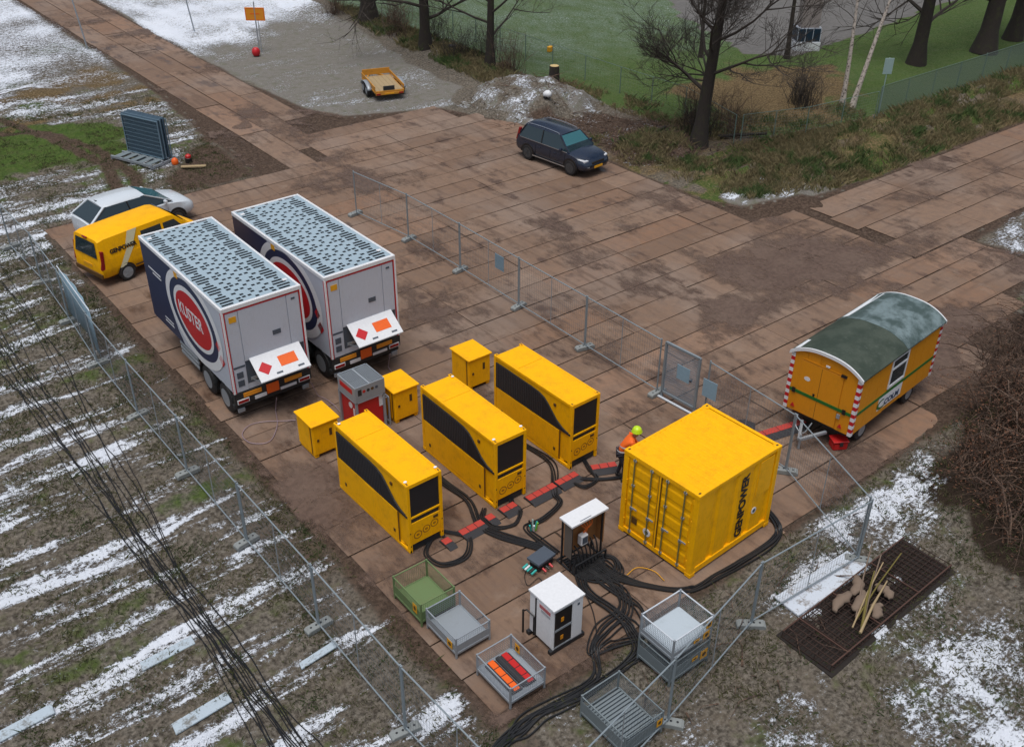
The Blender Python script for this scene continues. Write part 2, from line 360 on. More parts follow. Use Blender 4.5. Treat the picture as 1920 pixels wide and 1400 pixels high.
    gr = np.where(park > 0.5, 1.1, gr); dg = np.where(park > 0.5, 0.9 * zone(x, y, [(41, 33), (47, 31.5), (52, 33), (55, 38), (50, 41), (43, 40)], 3, 2, 107), dg)
    frost = (0.42 + (fbm(x * .35, y * .35, 113) - .5) * .7) * ss(y + 0.15 * (x - 40) + 5 * (mid - 0.5), 43, 54) * (1 - ss(x, 60, 66)) + 0.1 * zone(x, y, [(39, 34), (43, 31.5), (44.5, 33), (41, 37)], 2, 1, 109)
    fro = park * np.clip(0.15 + 1.1 * frost / 0.45, 0, 1) * (0.55 + 0.45 * ss(fbm(x * 1.4, y * 1.0, 117, 5, .6), .35, .65)); sn = np.where(park > 0.5, frost * 0.35 - 0.05, sn)
    lane = zone(x, y, [(52.70, 42.72), (54.68, 40.45), (63.12, 41.27), (77.28, 43.14), (100, 42), (130, 60), (60, 60), (59.38, 56.49), (56.65, 52.18)], 1.0, 0.8, 111)
    rd = np.maximum(rd, lane); sn = sn * (1 - lane * .9); gr = gr * (1 - lane)
    # rough ground right of the yard, with open snow
    lowr = (y < 11.8) & (x > 8.6) & (road > 0) | ((y < 18.6) & (x > 30) & (road > 0))
    base = fbm(x * 0.7, y * 0.7, 121) * 0.75 + (fbm(x * 2.2, y * 2.2, 123) - 0.5) * 0.35
    s_r = base - 0.10
    patches = [[(16.42, 9.91), (19.93, 10.96), (22.91, 10.99), (24.87, 11.76), (24.73, 12.21), (23.20, 10.16), (19.84, 8.93), (18.43, 9.52), (16.96, 8.60), (16.06, 9.30)],
               [(15.97, 8.31), (19.28, 8.87), (19.79, 7.99), (17.34, 7.26), (16.34, 7.42)], [(17.06, 7.07), (19.67, 6.50), (19.02, 5.34), (16.72, 4.07), (15.50, 5.02), (15.66, 6.26)],
               [(13.47, 7.96), (14.46, 7.74), (13.32, 6.71), (12.62, 7.25)], [(39.36, 18.20), (43.24, 18.71), (37.77, 15.70), (38.46, 16.98)]]
    pm = np.zeros(x.shape)
    for k, p in enumerate(patches): pm = np.maximum(pm, zone(x, y, p, 1.4, 0.9, 130 + k, 1.5) * (1.25 if k < 2 else 0.85) * (0.55 + 0.8 * ss(fbm(x * 1.1, y * 1.1, 160 + k), .3, .55)))
    sn = np.where(lowr, (base - .5) * 1.2 + 0.22 + 0.62 * pm, sn)
    gr = np.where(lowr, 0.5 * fbm(x * 0.8, y * 0.8, 141) + 0.12, gr)
    sn = sn + 0.55 * zone(x, y, [(8.28, 12.53), (8.51, 11.28), (7.85, 10.95), (6.63, 11.90), (7.33, 12.55)], 0.8, 0.6, 143)
    # bare earth along every plate edge
    bram = zone(x, y, [(30.26, 13.84), (27.18, 12.50), (25.15, 10.87), (22.73, 10.52), (22.43, 9.03), (21.34, 7.77), (20.95, 6.41), (20.4, 4.6), (24, 2.5), (38, 8), (38, 13.5), (33.5, 13.9)], 1.2, 0.8, 151)
    sn = sn - bram * 0.6 * (road > 0); gr = gr * (1 - .8 * bram); brm = bram * (road > 0)
    edge = 1 - ss(np.abs(road + (mid - .5) * .5), 0.1, 0.75)
    mud = np.maximum(mud, edge * 0.75 * (road > 0)); sn = sn - edge * 0.45
    inside = ss(-road, -0.05, 0.1)
    mud = np.maximum(mud, inside); sn = np.where(road < 0, -0.5, sn); gr = gr * (1 - inside); gv = gv * (1 - inside); dg = dg * (1 - inside)
    return sn, gr, mud, gv, dg, rd, road, fro, brm
def terrain_z(x, y, road=None):
    x = np.asarray(x, float); y = np.asarray(y, float)
    if road is None: road = polysd(x, y, ROAD)
    out = ss(road, 0.0, 0.9)
    z = -0.035 + out * (0.02 + 0.10 * (fbm(x * 0.8, y * 0.8, 201) - 0.45) + 0.05 * (fbm(x * 3, y * 3, 203) - 0.5))
    fld = ((x < 8.4) | ((y > 42) & (x < 20)))
    z = z + np.where(fld, out * 0.05 * np.sin(2 * PI * (y + fbm(x * 0.25, y * 0.5, 31) * 1.1 - 0.085 * x) / 1.33 + 2.6), 0)
    z = z + 0.95 * zone(x, y, [(33.42, 45.51), (36.41, 46.40), (37.90, 43.36), (37.27, 40.81), (34.19, 40.33), (32.46, 42.75)], 2.2, 0.6, 91) * (0.7 + 0.7 * fbm(x * 1.2, y * 1.2, 207))
    z = z + 0.45 * zone(x, y, [(36.23, 38.79), (38.55, 34.39), (36.29, 32.23), (33.99, 33.98)], 2.0, 0.6, 92) * (0.5 + fbm(x * 1.6, y * 1.6, 208))
    z = z + 0.22 * zone(x, y, [(33.80, 27.41), (36.86, 25.85), (36.20, 24.45), (33.66, 25.30)], 1.2, 0.4, 92)
    band = ss(y, 25.2, 27.0) * (1 - ss(y, 28.6, 30.0)) * ss(x, 35, 38.5)
    z = z + band * (0.42 + 0.4 * fbm(x * 0.5, y * 0.9, 209)) - 0.35 * ss(x, 44, 47) * np.exp(-((y - 27.4) / 0.5) ** 2)
    z = z + 0.35 * ss(x, 34, 36.5) * (1 - ss(x, 37.6, 38.6)) * ss(y, 45.5, 48)
    z = z + 0.5 * zone(x, y, [(28.70, 69.27), (29.86, 68.77), (29.06, 65.43), (27.63, 65.65)], 1.2, .3, 92) + 0.35 * zone(x, y, [(12, 58.5), (15, 60), (14, 63), (11, 61)], 2.0, .6, 92)
    z = z + 0.45 * zone(x, y, [(23, 10.4), (28, 12), (33, 13), (34, 8), (24, 4), (20, 6)], 2.5, .6, 95) * fbm(x, y, 211)
    return z
def axis(a, b, step, wide):
    fine = list(np.arange(a, b + 1e-6, step)); lo = []; s = step; v = a
    while v > -wide: s *= 1.22; v -= s; lo.append(v)
    hi = []; s = step; v = b
    while v < wide + 100: s *= 1.12; v += s; hi.append(v)
    return np.array(lo[::-1] + fine + hi)
gx = axis(-0.5, 58, 0.15, 500); gy = axis(3.5, 56, 0.15, 500)
X, Y = np.meshgrid(gx, gy); x = X.ravel(); y = Y.ravel()
sn, gr, mud, gv, dg, rd, road, fro, brm = masks(x, y); zz = terrain_z(x, y, road) + 0.02 * np.clip(sn, 0, 1) * (road > 0.3)
nx, ny = len(gx), len(gy)
me = bpy.data.meshes.new('ground')
idx = np.arange(nx * ny).reshape(ny, nx); quads = np.stack([idx[:-1, :-1], idx[:-1, 1:], idx[1:, 1:], idx[1:, :-1]], -1).reshape(-1, 4)
me.vertices.add(nx * ny); me.vertices.foreach_set('co', np.stack([x, y, zz], -1).astype(np.float32).ravel())
me.loops.add(quads.size); me.loops.foreach_set('vertex_index', quads.ravel().astype(np.int32))
me.polygons.add(len(quads)); me.polygons.foreach_set('loop_start', np.arange(0, quads.size, 4, dtype=np.int32)); me.polygons.foreach_set('loop_total', np.full(len(quads), 4, dtype=np.int32))
me.update(); me.validate(); me.polygons.foreach_set('use_smooth', [True] * len(me.polygons))
for nm, (a, b_, c_) in dict(cover_a=(sn + 0.5, gr, mud), cover_b=(gv, dg, rd), cover_c=(fro, brm, fro)).items():
    at = me.attributes.new(nm, 'FLOAT_VECTOR', 'POINT'); at.data.foreach_set('vector', np.stack([a, b_, c_], -1).astype(np.float32).ravel())
def ground_mat():
    m, nt, b = nodes_of('ground_cover', 0.95, 0, 0.15); p = pos(nt); L = nt.links
    def att(n):
        a = nt.nodes.new('ShaderNodeAttribute'); a.attribute_name = n; s = nt.nodes.new('ShaderNodeSeparateXYZ'); L.new(a.outputs['Vector'], s.inputs[0]); return s.outputs
    A = att('cover_a'); B = att('cover_b')
    n_f = noise(nt, 9.0, 6, 0.66, p); n_m = noise(nt, 2.3, 5, 0.6, p); n_vf = noise(nt, 34, 4, 0.7, p); n_l = noise(nt, 0.5, 4, 0.6, p)
    n_st = noise(nt, 5.0, 6, 0.7, vmul(nt, p, (0.35, 1.6, 1)))
    def th(att_, n, k, lo, hi): return ramp(nt, math_(nt, 'ADD', att_, math_(nt, 'MULTIPLY', math_(nt, 'SUBTRACT', n, 0.5), k)), lo, hi)
    c = mix(nt, ramp(nt, n_f, 0.3, 0.7), (0.038, 0.032, 0.025), (0.200, 0.178, 0.148))
    c = mix(nt, math_(nt, 'MULTIPLY', ramp(nt, n_m, 0.42, 0.68), 0.5), c, (0.145, 0.118, 0.09))
    g = mix(nt, ramp(nt, n_f, 0.3, 0.72), (0.026, 0.056, 0.010), (0.078, 0.125, 0.026)); g = mix(nt, math_(nt, 'MULTIPLY', ramp(nt, n_m, 0.4, 0.7), 0.4), g, (0.09, 0.10, 0.036))
    g = mix(nt, math_(nt, 'MULTIPLY', ramp(nt, n_vf, 0.5, 0.75), 0.4), g, (0.14, 0.12, 0.06))
    C_ = att('cover_c'); g = mix(nt, math_(nt, 'MULTIPLY', C_[0], math_(nt, 'MULTIPLY', ramp(nt, n_f, 0.30, 0.66), 0.85)), g, (0.165, 0.215, 0.18))
    c = mix(nt, th(A[1], n_m, 0.9, 0.42, 0.72), c, g)
    d = mix(nt, ramp(nt, n_f, 0.3, 0.72), (0.055, 0.036, 0.018), (0.20, 0.145, 0.075))
    c = mix(nt, th(C_[1], n_m, 0.8, 0.3, 0.7), c, mix(nt, n_f, (0.010, 0.008, 0.006), (0.05, 0.034, 0.024)))  # dark undergrowth below the brambles, shade between the stems painted in with it
    c = mix(nt, th(B[1], n_f, 0.8, 0.35, 0.75), c, d)
    gvc = mix(nt, ramp(nt, n_vf, 0.3, 0.7), (0.105, 0.098, 0.088), (0.25, 0.235, 0.215))
    gvc = mix(nt, ramp(nt, n_m, 0.45, 0.7), gvc, (0.13, 0.13, 0.095))
    c = mix(nt, th(B[0], n_m, 0.4, 0.3, 0.7), c, gvc)
    c = mix(nt, th(B[2], n_m, 0.2, 0.3, 0.7), c, mix(nt, n_m, (0.095, 0.092, 0.09), (0.17, 0.165, 0.16)))
    mc = mix(nt, ramp(nt, n_f, 0.35, 0.7), (0.045, 0.030, 0.022), (0.115, 0.080, 0.06))
    c = mix(nt, th(A[2], n_f, 0.7, 0.35, 0.75), c, mc)
    s_ = math_(nt, 'ADD', math_(nt, 'MULTIPLY', n_st, 0.45), math_(nt, 'MULTIPLY', n_f, 0.55))
    s_ = math_(nt, 'ADD', math_(nt, 'MULTIPLY', s_, 0.7), math_(nt, 'MULTIPLY', n_vf, 0.3))
    sm = th(A[0], ramp(nt, s_, 0.34, 0.66), 1.15, 0.90, 1.22)
    c = mix(nt, sm, c, mix(nt, n_l, (0.56, 0.61, 0.69), (0.76, 0.80, 0.87)))
    L.new(c, b.inputs['Base Color'])
    L.new(math_(nt, 'SUBTRACT', 0.95, math_(nt, 'MULTIPLY', ramp(nt, n_m, 0.5, 0.7), 0.15)), b.inputs['Roughness'])
    hh = math_(nt, 'ADD', math_(nt, 'MULTIPLY', n_f, 0.6), math_(nt, 'MULTIPLY', n_vf, 0.4))
    hh = math_(nt, 'ADD', hh, math_(nt, 'MULTIPLY', sm, 0.25)); bump(nt, b, hh, 0.9, 0.07); return m
me.materials.append(ground_mat())
ground = bpy.data.objects.new('ground', me); S.collection.objects.link(ground); ground['kind'] = 'structure'
def gz(px, py): return float(terrain_z(np.array([px]), np.array([py]))[0])

# ------------------------------------------------------------------ steel road plates
def plate_mat():
    m, nt, b = nodes_of('muddy_steel_plate', 0.8, 0.0, 0.4); p = pos(nt); L = nt.links
    oi = nt.nodes.new('ShaderNodeObjectInfo').outputs['Random']
    n1 = noise(nt, 0.55, 6, 0.62, p); n2 = noise(nt, 3.0, 6, 0.68, p); n3 = noise(nt, 22, 4, 0.65, p); n4 = noise(nt, 0.22, 3, 0.5, p)
    n5 = noise(nt, 1.6, 6, 0.7, vmul(nt, p, (1.0, 0.28, 1), 0.35))
    c = mix(nt, oi, (0.170, 0.104, 0.067), (0.228, 0.149, 0.102))
    r2 = math_(nt, 'FRACT', math_(nt, 'MULTIPLY', oi, 7.13))
    c = mix(nt, math_(nt, 'MULTIPLY', ramp(nt, r2, 0.70, 1.0), 0.30), c, (0.30, 0.15, 0.08))
    c = mix(nt, math_(nt, 'MULTIPLY', ramp(nt, n2, 0.35, 0.75), 0.6), c, (0.142, 0.101, 0.080))
    c = mix(nt, math_(nt, 'MULTIPLY', ramp(nt, n4, 0.45, 0.65), 0.40), c, (0.225, 0.18, 0.152))
    wet = ramp(nt, math_(nt, 'ADD', math_(nt, 'MULTIPLY', n1, 0.6), math_(nt, 'MULTIPLY', n5, 0.4)), 0.535, 0.63)
    c = mix(nt, math_(nt, 'MULTIPLY', wet, 0.80), c, (0.062, 0.036, 0.025))
    c = mix(nt, math_(nt, 'MULTIPLY', ramp(nt, n3, 0.52, 0.8), 0.35), c, (0.10, 0.07, 0.055))
    c = mix(nt, math_(nt, 'MULTIPLY', ramp(nt, n5, 0.53, 0.70), 0.55), c, (0.105, 0.066, 0.048))
    n6 = noise(nt, 1.1, 6, 0.7, vmul(nt, p, (2.2, 0.16, 1), 0.0)); sx = nt.nodes.new('ShaderNodeSeparateXYZ'); L.new(p, sx.inputs[0]); fx = ramp(nt, sx.outputs[0], 30.0, 36.0); n8 = noise(nt, 1.1, 6, 0.7, vmul(nt, p, (0.16, 2.2, 1), 0.0))
    stx = math_(nt, 'MULTIPLY', ramp(nt, n6, 0.50, 0.66), math_(nt, 'SUBTRACT', 1.0, fx)); sty = math_(nt, 'MULTIPLY', ramp(nt, n8, 0.50, 0.66), fx)
    c = mix(nt, math_(nt, 'MULTIPLY', math_(nt, 'ADD', stx, sty), 0.62), c, (0.098, 0.061, 0.043))
    n7 = noise(nt, 1.0, 5, 0.65, vmul(nt, p, (0.9, 0.9, 1), 0)); c = mix(nt, math_(nt, 'MULTIPLY', ramp(nt, n7, 0.55, 0.72), 0.35), c, (0.29, 0.22, 0.17))
    L.new(c, b.inputs['Base Color'])
    L.new(math_(nt, 'SUBTRACT', math_(nt, 'ADD', 0.50, math_(nt, 'MULTIPLY', n2, 0.5)), math_(nt, 'MULTIPLY', wet, 0.42)), b.inputs['Roughness'])
    bump(nt, b, math_(nt, 'ADD', math_(nt, 'MULTIPLY', n2, 0.5), math_(nt, 'MULTIPLY', n3, 0.25)), 0.5, 0.03); return m
PLATE = plate_mat()
pav = thing('plate_pavement', 'muddy steel road plates laid side by side over the yard and roads', None); pav['kind'] = 'structure'
_pm = {}
def plate(x0, x1, y0, y1):
    w, d = round(x1 - x0, 2), round(y1 - y0, 2)
    if (w, d) not in _pm:
        b_ = MB().box(-w / 2, w / 2, -d / 2, d / 2, -0.02, 0.0).build('steel_plate', PLATE, pav, bevel=0.006); _pm[(w, d)] = b_; o = b_
    else:
        o = _pm[(w, d)].copy(); S.collection.objects.link(o)
    o.location = ((x0 + x1) / 2, (y0 + y1) / 2, rnd.uniform(0.0, 0.012))
    o.rotation_euler = (rnd.gauss(0, 0.003), rnd.gauss(0, 0.0015), rnd.gauss(0, 0.0035)); npl[0] += 1
npl = [0]; G_ = 0.019
YG = [11.35 + 1.24 * k for k in range(40)]                          # one course of plates follows the next across every column
def rows(x0, x1, y0, y1, jit=0.0):
    for v in YG:
        if v + 0.5 < y0 or v + 0.7 > y1: continue
        j = rnd.uniform(-jit, jit); plate(x0 + 0.006 + j, x1 - 0.006 + j, max(v, y0) + G_, min(v + 1.24, y1) - G_)
rows(8.6, 13.35, 11.3, 42.3, 0.05); rows(13.35, 18.1, 11.3, 42.5, 0.02); rows(18.1, 22.1, 11.5, 42.5, .02)
rows(22.1, 26.0, 11.6, 46.5, .02); rows(26.0, 30.6, 11.9, 46.0, .03); rows(30.6, 32.5, 25.0, 44.0, .03)
for k in range(9):
    for (xa, xb), q in zip(((19.95, 21.4), (21.4, 22.85), (22.85, 24.2)), (0, 1.9, 0.7)):
        ya = 42.4 + q + k * 5.5
        if xa > 22 and ya < 46.6: continue
        if ya < 84: plate(xa + G_, xb - G_, ya + G_, ya + 5.5 - G_)
for k in range(8):
    for r_, (ya, yb) in enumerate(((18.75, 20.25), (20.25, 21.75), (21.75, 23.2), (23.2, 24.65))):
        xa = 35.1 + k * 5.2 + (0, 0.9, .4, 0.6)[r_]
        if k > 6: continue
        plate(xa + G_, xa + 5.2 - G_, ya + G_, yb - G_)
rows(30.6, 35.0, 14.0, 25.0, .04); rows(35.0, 38.4, 15.0, 18.7, .1)

# ------------------------------------------------------------------ mud lying on the plates
def mud_layer():
    ax = np.concatenate([np.arange(8.2, 40, 0.13), np.arange(40, 64, 0.2)]); ay = np.concatenate([np.arange(11.0, 47.5, 0.13), np.arange(47.5, 80, 0.22)]); XX, YY = np.meshgrid(ax, ay); a = XX.ravel(); b = YY.ravel()
    rd_ = polysd(a, b, ROAD)
    n = fbm(a * 0.45, b * 0.45, 301, 6, 0.55); n2 = fbm(a * 2.6, b * 2.6, 303, 4, 0.6)
    w = 0.35 + 0.0 * a
    def blob(poly, k, wd=2.0, amp=1.4, seed=5):
        return k * zone(a, b, poly, wd, amp, seed)
    w = w + blob([(20.5, 13), (30, 12.4), (38, 15.5), (37.5, 20), (33, 24.5), (27, 23), (23, 19), (20, 16)], 0.105, 3.5, 1.5, 310)
    w = w + blob([(24.70, 25.71), (26.68, 24.78), (26.35, 22.21), (24.98, 21.44), (23.71, 23.18)], 0.30, 1.0, .9, 311)
    w = w + blob([(24.53, 21.54), (26.83, 20.79), (25.78, 18.65), (23.66, 18.47), (23.33, 19.61)], 0.30, 1.0, .9, 312)
    w = w + blob([(25.23, 31.74), (26.51, 30.06), (25.81, 28.56), (24.74, 30.04)], 0.26, .7, .5, 313)
    w = w + blob([(22.06, 41.26), (22.91, 39.75), (22.48, 37.21), (21.36, 37.67), (21.21, 39.79)], 0.30, .6, .4, 314)
    w = w + blob([(22.34, 36.54), (23.04, 33.41), (23.47, 28.14), (22.69, 27.84), (22.27, 31.93), (21.66, 35.92)], 0.24, .5, .3, 315)
    w = w + blob([(17.54, 28.70), (17.82, 25.70), (17.34, 23.78), (16.54, 24.83), (16.18, 26.96)], 0.26, 1.0, .7, 316)
    w = w + blob([(19.53, 18.79), (19.59, 16.52), (17.03, 16.16), (17.54, 18.10)], 0.24, 1.2, .7, 317)
    w = w + blob([(28.04, 24.95), (31.28, 22.47), (31.05, 19.70), (27.78, 21.11), (27.17, 23.25)], 0.26, 1.0, .9, 318)
    w = w + blob([(32.77, 22.59), (35.81, 19.63), (32.40, 17.57), (29.63, 18.63)], 0.18, 1.2, .9, 319)
    w = w + blob([(27.97, 16.05), (33.23, 15.87), (33.44, 13.70), (29.32, 13.26)], 0.30, 1.5, 1.2, 320)
    w = w + blob([(14.40, 14.41), (14.31, 13.71), (13.56, 13.29), (13.29, 13.99)], 0.1, 1.0, .5, 321)
    w = w + blob([(9.17, 22.22), (10.49, 21.20), (9.54, 18.98), (8.55, 18.94), (8.83, 21.25)], 0.16, 1.2, .8, 330) + blob([(19.9, 44), (24, 46), (24.2, 58), (20.2, 58)], 0.06, 2, 1, 331) + blob([(14.46, 21.55), (15.64, 20.65), (13.53, 17.63), (13.03, 19.24)], 0.14, 1.2, .8, 332)  # wet mud; beside cabinet and containers it also paints in their contact shade
    w = w - blob([(8.6, 11.3), (20, 11.5), (20, 17), (8.6, 17)], 0.06, 2.0, 1.0, 322) - blob([(25, 33), (33, 30), (32, 45), (26, 46)], 0.07, 2, 1, 323)
    h = (w + (n - 0.5) * 1.0 + (n2 - 0.5) * 0.26 - 0.5)
    edge = 1 - ss(-rd_, 0.0, 0.35); h = h + edge * 0.12 * ss(n2, .3, .7)
    h = np.where(rd_ > 0.25, -0.2, h)
    z_ = 0.020 + np.clip(h, 0, .15) * 0.10 + (n2 - .5) * 0.006 * (h > 0)
    I = np.arange(a.size).reshape(XX.shape); hh = h.reshape(XX.shape)
    cell = np.maximum.reduce([hh[:-1, :-1], hh[1:, :-1], hh[:-1, 1:], hh[1:, 1:]]) > -0.14
    q = np.stack([I[:-1, :-1], I[:-1, 1:], I[1:, 1:], I[1:, :-1]], -1)[cell]
    m_ = bpy.data.meshes.new('mud'); m_.from_pydata(np.stack([a, b, z_], -1).tolist(), [], q.tolist()); bm = bmesh.new(); bm.from_mesh(m_)
    bm.free(); at = m_.attributes.new('film', 'FLOAT', 'POINT'); at.data.foreach_set('value', h.astype(np.float32))
    m_.polygons.foreach_set('use_smooth', [True] * len(m_.polygons))
    m, nt, bs = nodes_of('wet_mud', 0.6); p = pos(nt)
    k1 = noise(nt, 0.8, 5, 0.6, p); k2 = noise(nt, 7, 5, 0.7, p); k3 = noise(nt, 30, 3, 0.7, p)
    c = mix(nt, ramp(nt, k2, 0.3, 0.7), (0.075, 0.045, 0.033), (0.140, 0.090, 0.067)); c = mix(nt, math_(nt, 'MULTIPLY', ramp(nt, k1, 0.4, 0.65), 0.4), c, (0.17, 0.118, 0.09))
    c = mix(nt, math_(nt, 'MULTIPLY', ramp(nt, k3, 0.55, 0.75), 0.4), c, (0.06, 0.042, 0.033))
    nt.links.new(c, bs.inputs['Base Color']); nt.links.new(math_(nt, 'ADD', 0.45, math_(nt, 'MULTIPLY', k1, 0.5)), bs.inputs['Roughness'])
    bump(nt, bs, math_(nt, 'ADD', k2, math_(nt, 'MULTIPLY', k3, 0.4)), 0.8, 0.04); m_.materials.append(m)
    af = nt.nodes.new('ShaderNodeAttribute'); af.attribute_name = 'film'; k4 = noise(nt, 3.2, 7, 0.8, vmul(nt, p, (1.3, 0.6, 1), 0.3))
    al = ramp(nt, math_(nt, 'ADD', af.outputs['Fac'], math_(nt, 'MULTIPLY', math_(nt, 'SUBTRACT', k4, 0.5), 0.85)), -0.12, 0.26)
    nt.links.new(math_(nt, 'MULTIPLY', al, 0.90), bs.inputs['Alpha'])
    o = bpy.data.objects.new('mud', m_); S.collection.objects.link(o); tag(o, 'wet brown mud smeared over the road plates', 'mud', kind='stuff')
mud_layer()
PT = 0.014   # top of the plates

# ------------------------------------------------------------------ yellow battery containers
def make_battery():
    L_, Wd, H_ = 3.44, 1.055, 2.157
    t = thing('battery_container', 'x', 'battery container')
    b = MB().box(0.03, Wd - 0.03, 0.06, L_ - 0.06, 0.16, H_ - 0.04); b.box(0.02, Wd - 0.02, 0.3, L_ - 0.3, 0.03, 0.16)
    b.build('body', YEL, t, bevel=0.012)
    for xx in (0, Wd - 0.09):
        for yy in (0, L_ - 0.11): MB().box(xx, xx + 0.09, yy, yy + 0.11, 0, H_).build('corner_post', YEL, t, bevel=0.01)
    MB().box(0.0, 0.07, 0.11, L_ - 0.11, H_ - 0.09, H_ + 0.003).build('top_rail', YEL, t, bevel=0.01)
    MB().box(Wd - 0.07, Wd, 0.11, L_ - 0.11, H_ - 0.09, H_ + 0.003).build('top_rail', YEL, t, bevel=0.01)
    MB().box(0.09, Wd - 0.09, 0.0, 0.07, H_ - 0.11, H_ + 0.003).build('end_rail', YEL, t, bevel=0.008)
    MB().box(0.07, Wd - 0.07, 0.07, L_ * 0.70, H_ - 0.04, H_ - 0.006).build('roof_panel', YEL, t, bevel=0.004)
    MB().box(0.07, Wd - 0.07, L_ * 0.703, L_ - 0.07, H_ - 0.04, H_ - 0.006).build('roof_panel', YEL, t, bevel=0.004)
    MB().box(-0.005, 0.06, 0.0, L_, 0.0, 0.10).build('base_rail', YEL, t, bevel=0.008); MB().box(Wd - 0.06, Wd + 0.005, 0.11, L_ - 0.11, 0.0, 0.10).build('base_rail', YEL, t, bevel=0.008)
    # black grille with its S-shaped front edge
    crv = [(0.03, 1.13), (0.03, 1.20), (0.18, 1.19), (0.38, 1.24), (0.62, 1.37), (0.82, 1.55), (1.0, 1.72), (1.16, 1.84), (1.38, 1.91), (1.75, 1.935), (L_ - 0.11, 1.95), (L_ - 0.11, 1.11)]
    for sx, x0, x1 in ((0, -0.012, 0.032), (1, Wd - 0.032, Wd + 0.012)):
        g_ = MB().prism(crv, 'x', x0, x1).build('side_grille', BLK, t, bevel=0.004)
        f = MB(); xo = -0.020 if sx == 0 else Wd + 0.012
        for k in range(26):
            l = 1.22 + k * 0.08
            top = np.interp(l, [c[0] for c in crv[1:11]], [c[1] for c in crv[1:11]]) - 0.03
            f.box(xo, xo + 0.008, l, l + 0.035, 1.15, top)
        f.build('grille_slats', SLAT, g_, kind='stuff')
        xs = -0.008 if sx == 0 else Wd
        pn = MB().box(xs - 0.002, xs + 0.03, 0.50, L_ - 0.14, 0.12, 1.09).build('side_door', YEL, t, bevel=0.006)
        MB().box(xs - 0.006, xs + 0.014, 1.52, 2.0, 0.16, 1.05).build('door_sheet', YEL, pn, bevel=0.003, label='paler yellow access sheet')
        MB().box(xs - 0.012, xs + 0.01, 0.62, 0.70, 0.32, 0.42).build('lock', SEAM, pn); MB().box(xs - 0.012, xs + 0.01, 3.0, 3.08, 0.3, 0.4).build('lock', SEAM, pn)
        MB().box(xs - 0.003, xs + 0.012, 0.44, 0.47, 0.12, 1.09).build('door_gap', SEAM, t)
        if sx == 0:
            MB().box(-0.004, 0.03, 0.68, 0.76, 1.78, 1.86).build('status_lamp', SEAM, t)
    # end face
    MB().box(0.10, Wd - 0.09, 0.035, 0.06, 1.13, H_ - 0.13).build('end_screen', BLK, t, bevel=0.003)
    MB().box(0.09, Wd - 0.09, 0.01, 0.05, 1.07, 1.12).build('screen_sill', YEL, t, bevel=0.004)
    MB().box(0.11, Wd - 0.11, 0.045, 0.07, 0.90, 1.06).build('cable_slot', DRK, t)
    e = MB().box(0.09, Wd - 0.09, 0.015, 0.06, 0.24, 0.92).build('end_panel', YEL, t, bevel=0.006)
    MB().box(Wd - 0.30, Wd - 0.16, 0.005, 0.03, 0.78, 0.86).build('socket', SEAM, e)
    r = MB()
    for cx_, cz_, rr in ((0.27, 0.50, 0.125), (0.53, 0.56, 0.115), (0.78, 0.62, 0.12)):
        ring_faces(r, ellipse(cx_, cz_, rr, rr, 24), ellipse(cx_, cz_, rr - 0.022, rr - 0.022, 24), lambda q: (q[0], 0.011, q[1]))
        ring_faces(r, ellipse(cx_, cz_, 0.045, 0.03, 12), ellipse(cx_, cz_, 0.015, 0.01, 12), lambda q: (q[0], 0.011, q[1]))
    r.build('ring_emblem', plain('brown_print', (0.28, 0.10, 0.01)), e)
    MB().box(0.12, Wd - 0.12, 0.04, 0.30, 0.03, 0.235).build('fork_recess', DRK, t)
    for xx in (0.045, Wd - 0.045):
        MB().box(xx - 0.015, xx + 0.015, -0.003, 0.02, 0.20, 0.24).build('bolt', SEAM, t); MB().box(xx - 0.015, xx + 0.015, -0.003, 0.02, 0.62, 0.66).build('bolt', SEAM, t)
    for xx in (0.01, Wd - 0.11):
        for yy in (0.01, L_ - 0.13):
            c = MB().box(xx, xx + 0.10, yy, yy + 0.12, H_ - 0.005, H_ + 0.012).build('corner_casting', YEL, t, bevel=0.004)
            MB().box(xx + 0.03, xx + 0.07, yy + 0.025, yy + 0.095, H_ + 0.006, H_ + 0.0145).build('casting_hole', SEAM, c)
    return t
bat0 = make_battery()
GRP = 'yellow battery containers standing in a row'
place(bat0, (9.876, 16.659, PT), 0.017, 'yellow container with black S-edged grille beside the green pallet cage, nearest the field', GRP)
bat1 = place(copy_tree(bat0), (12.638, 16.739, PT), 0.005, 'middle of the three yellow containers with black S-edged grilles', GRP)
bat2 = place(copy_tree(bat0), (15.329, 16.816, PT), 0.02, 'yellow container with black S-edged grille nearest the right-hand wire fence', GRP)
for bt, ks in ((bat0, (0, 1, 2)), (bat1, (0, 1, 3))):
    for k in ks:
        xx, yy = ((0.06, 0.16), (0.98, 0.19), (0.07, 3.28), (0.97, 3.26))[k]
        o = MB().prism(ellipse(xx + .02, yy, 0.05, 0.04, 9), 'z', 2.17, 2.19).build('snow_cap', SNOW, bt, bevel=0.008)

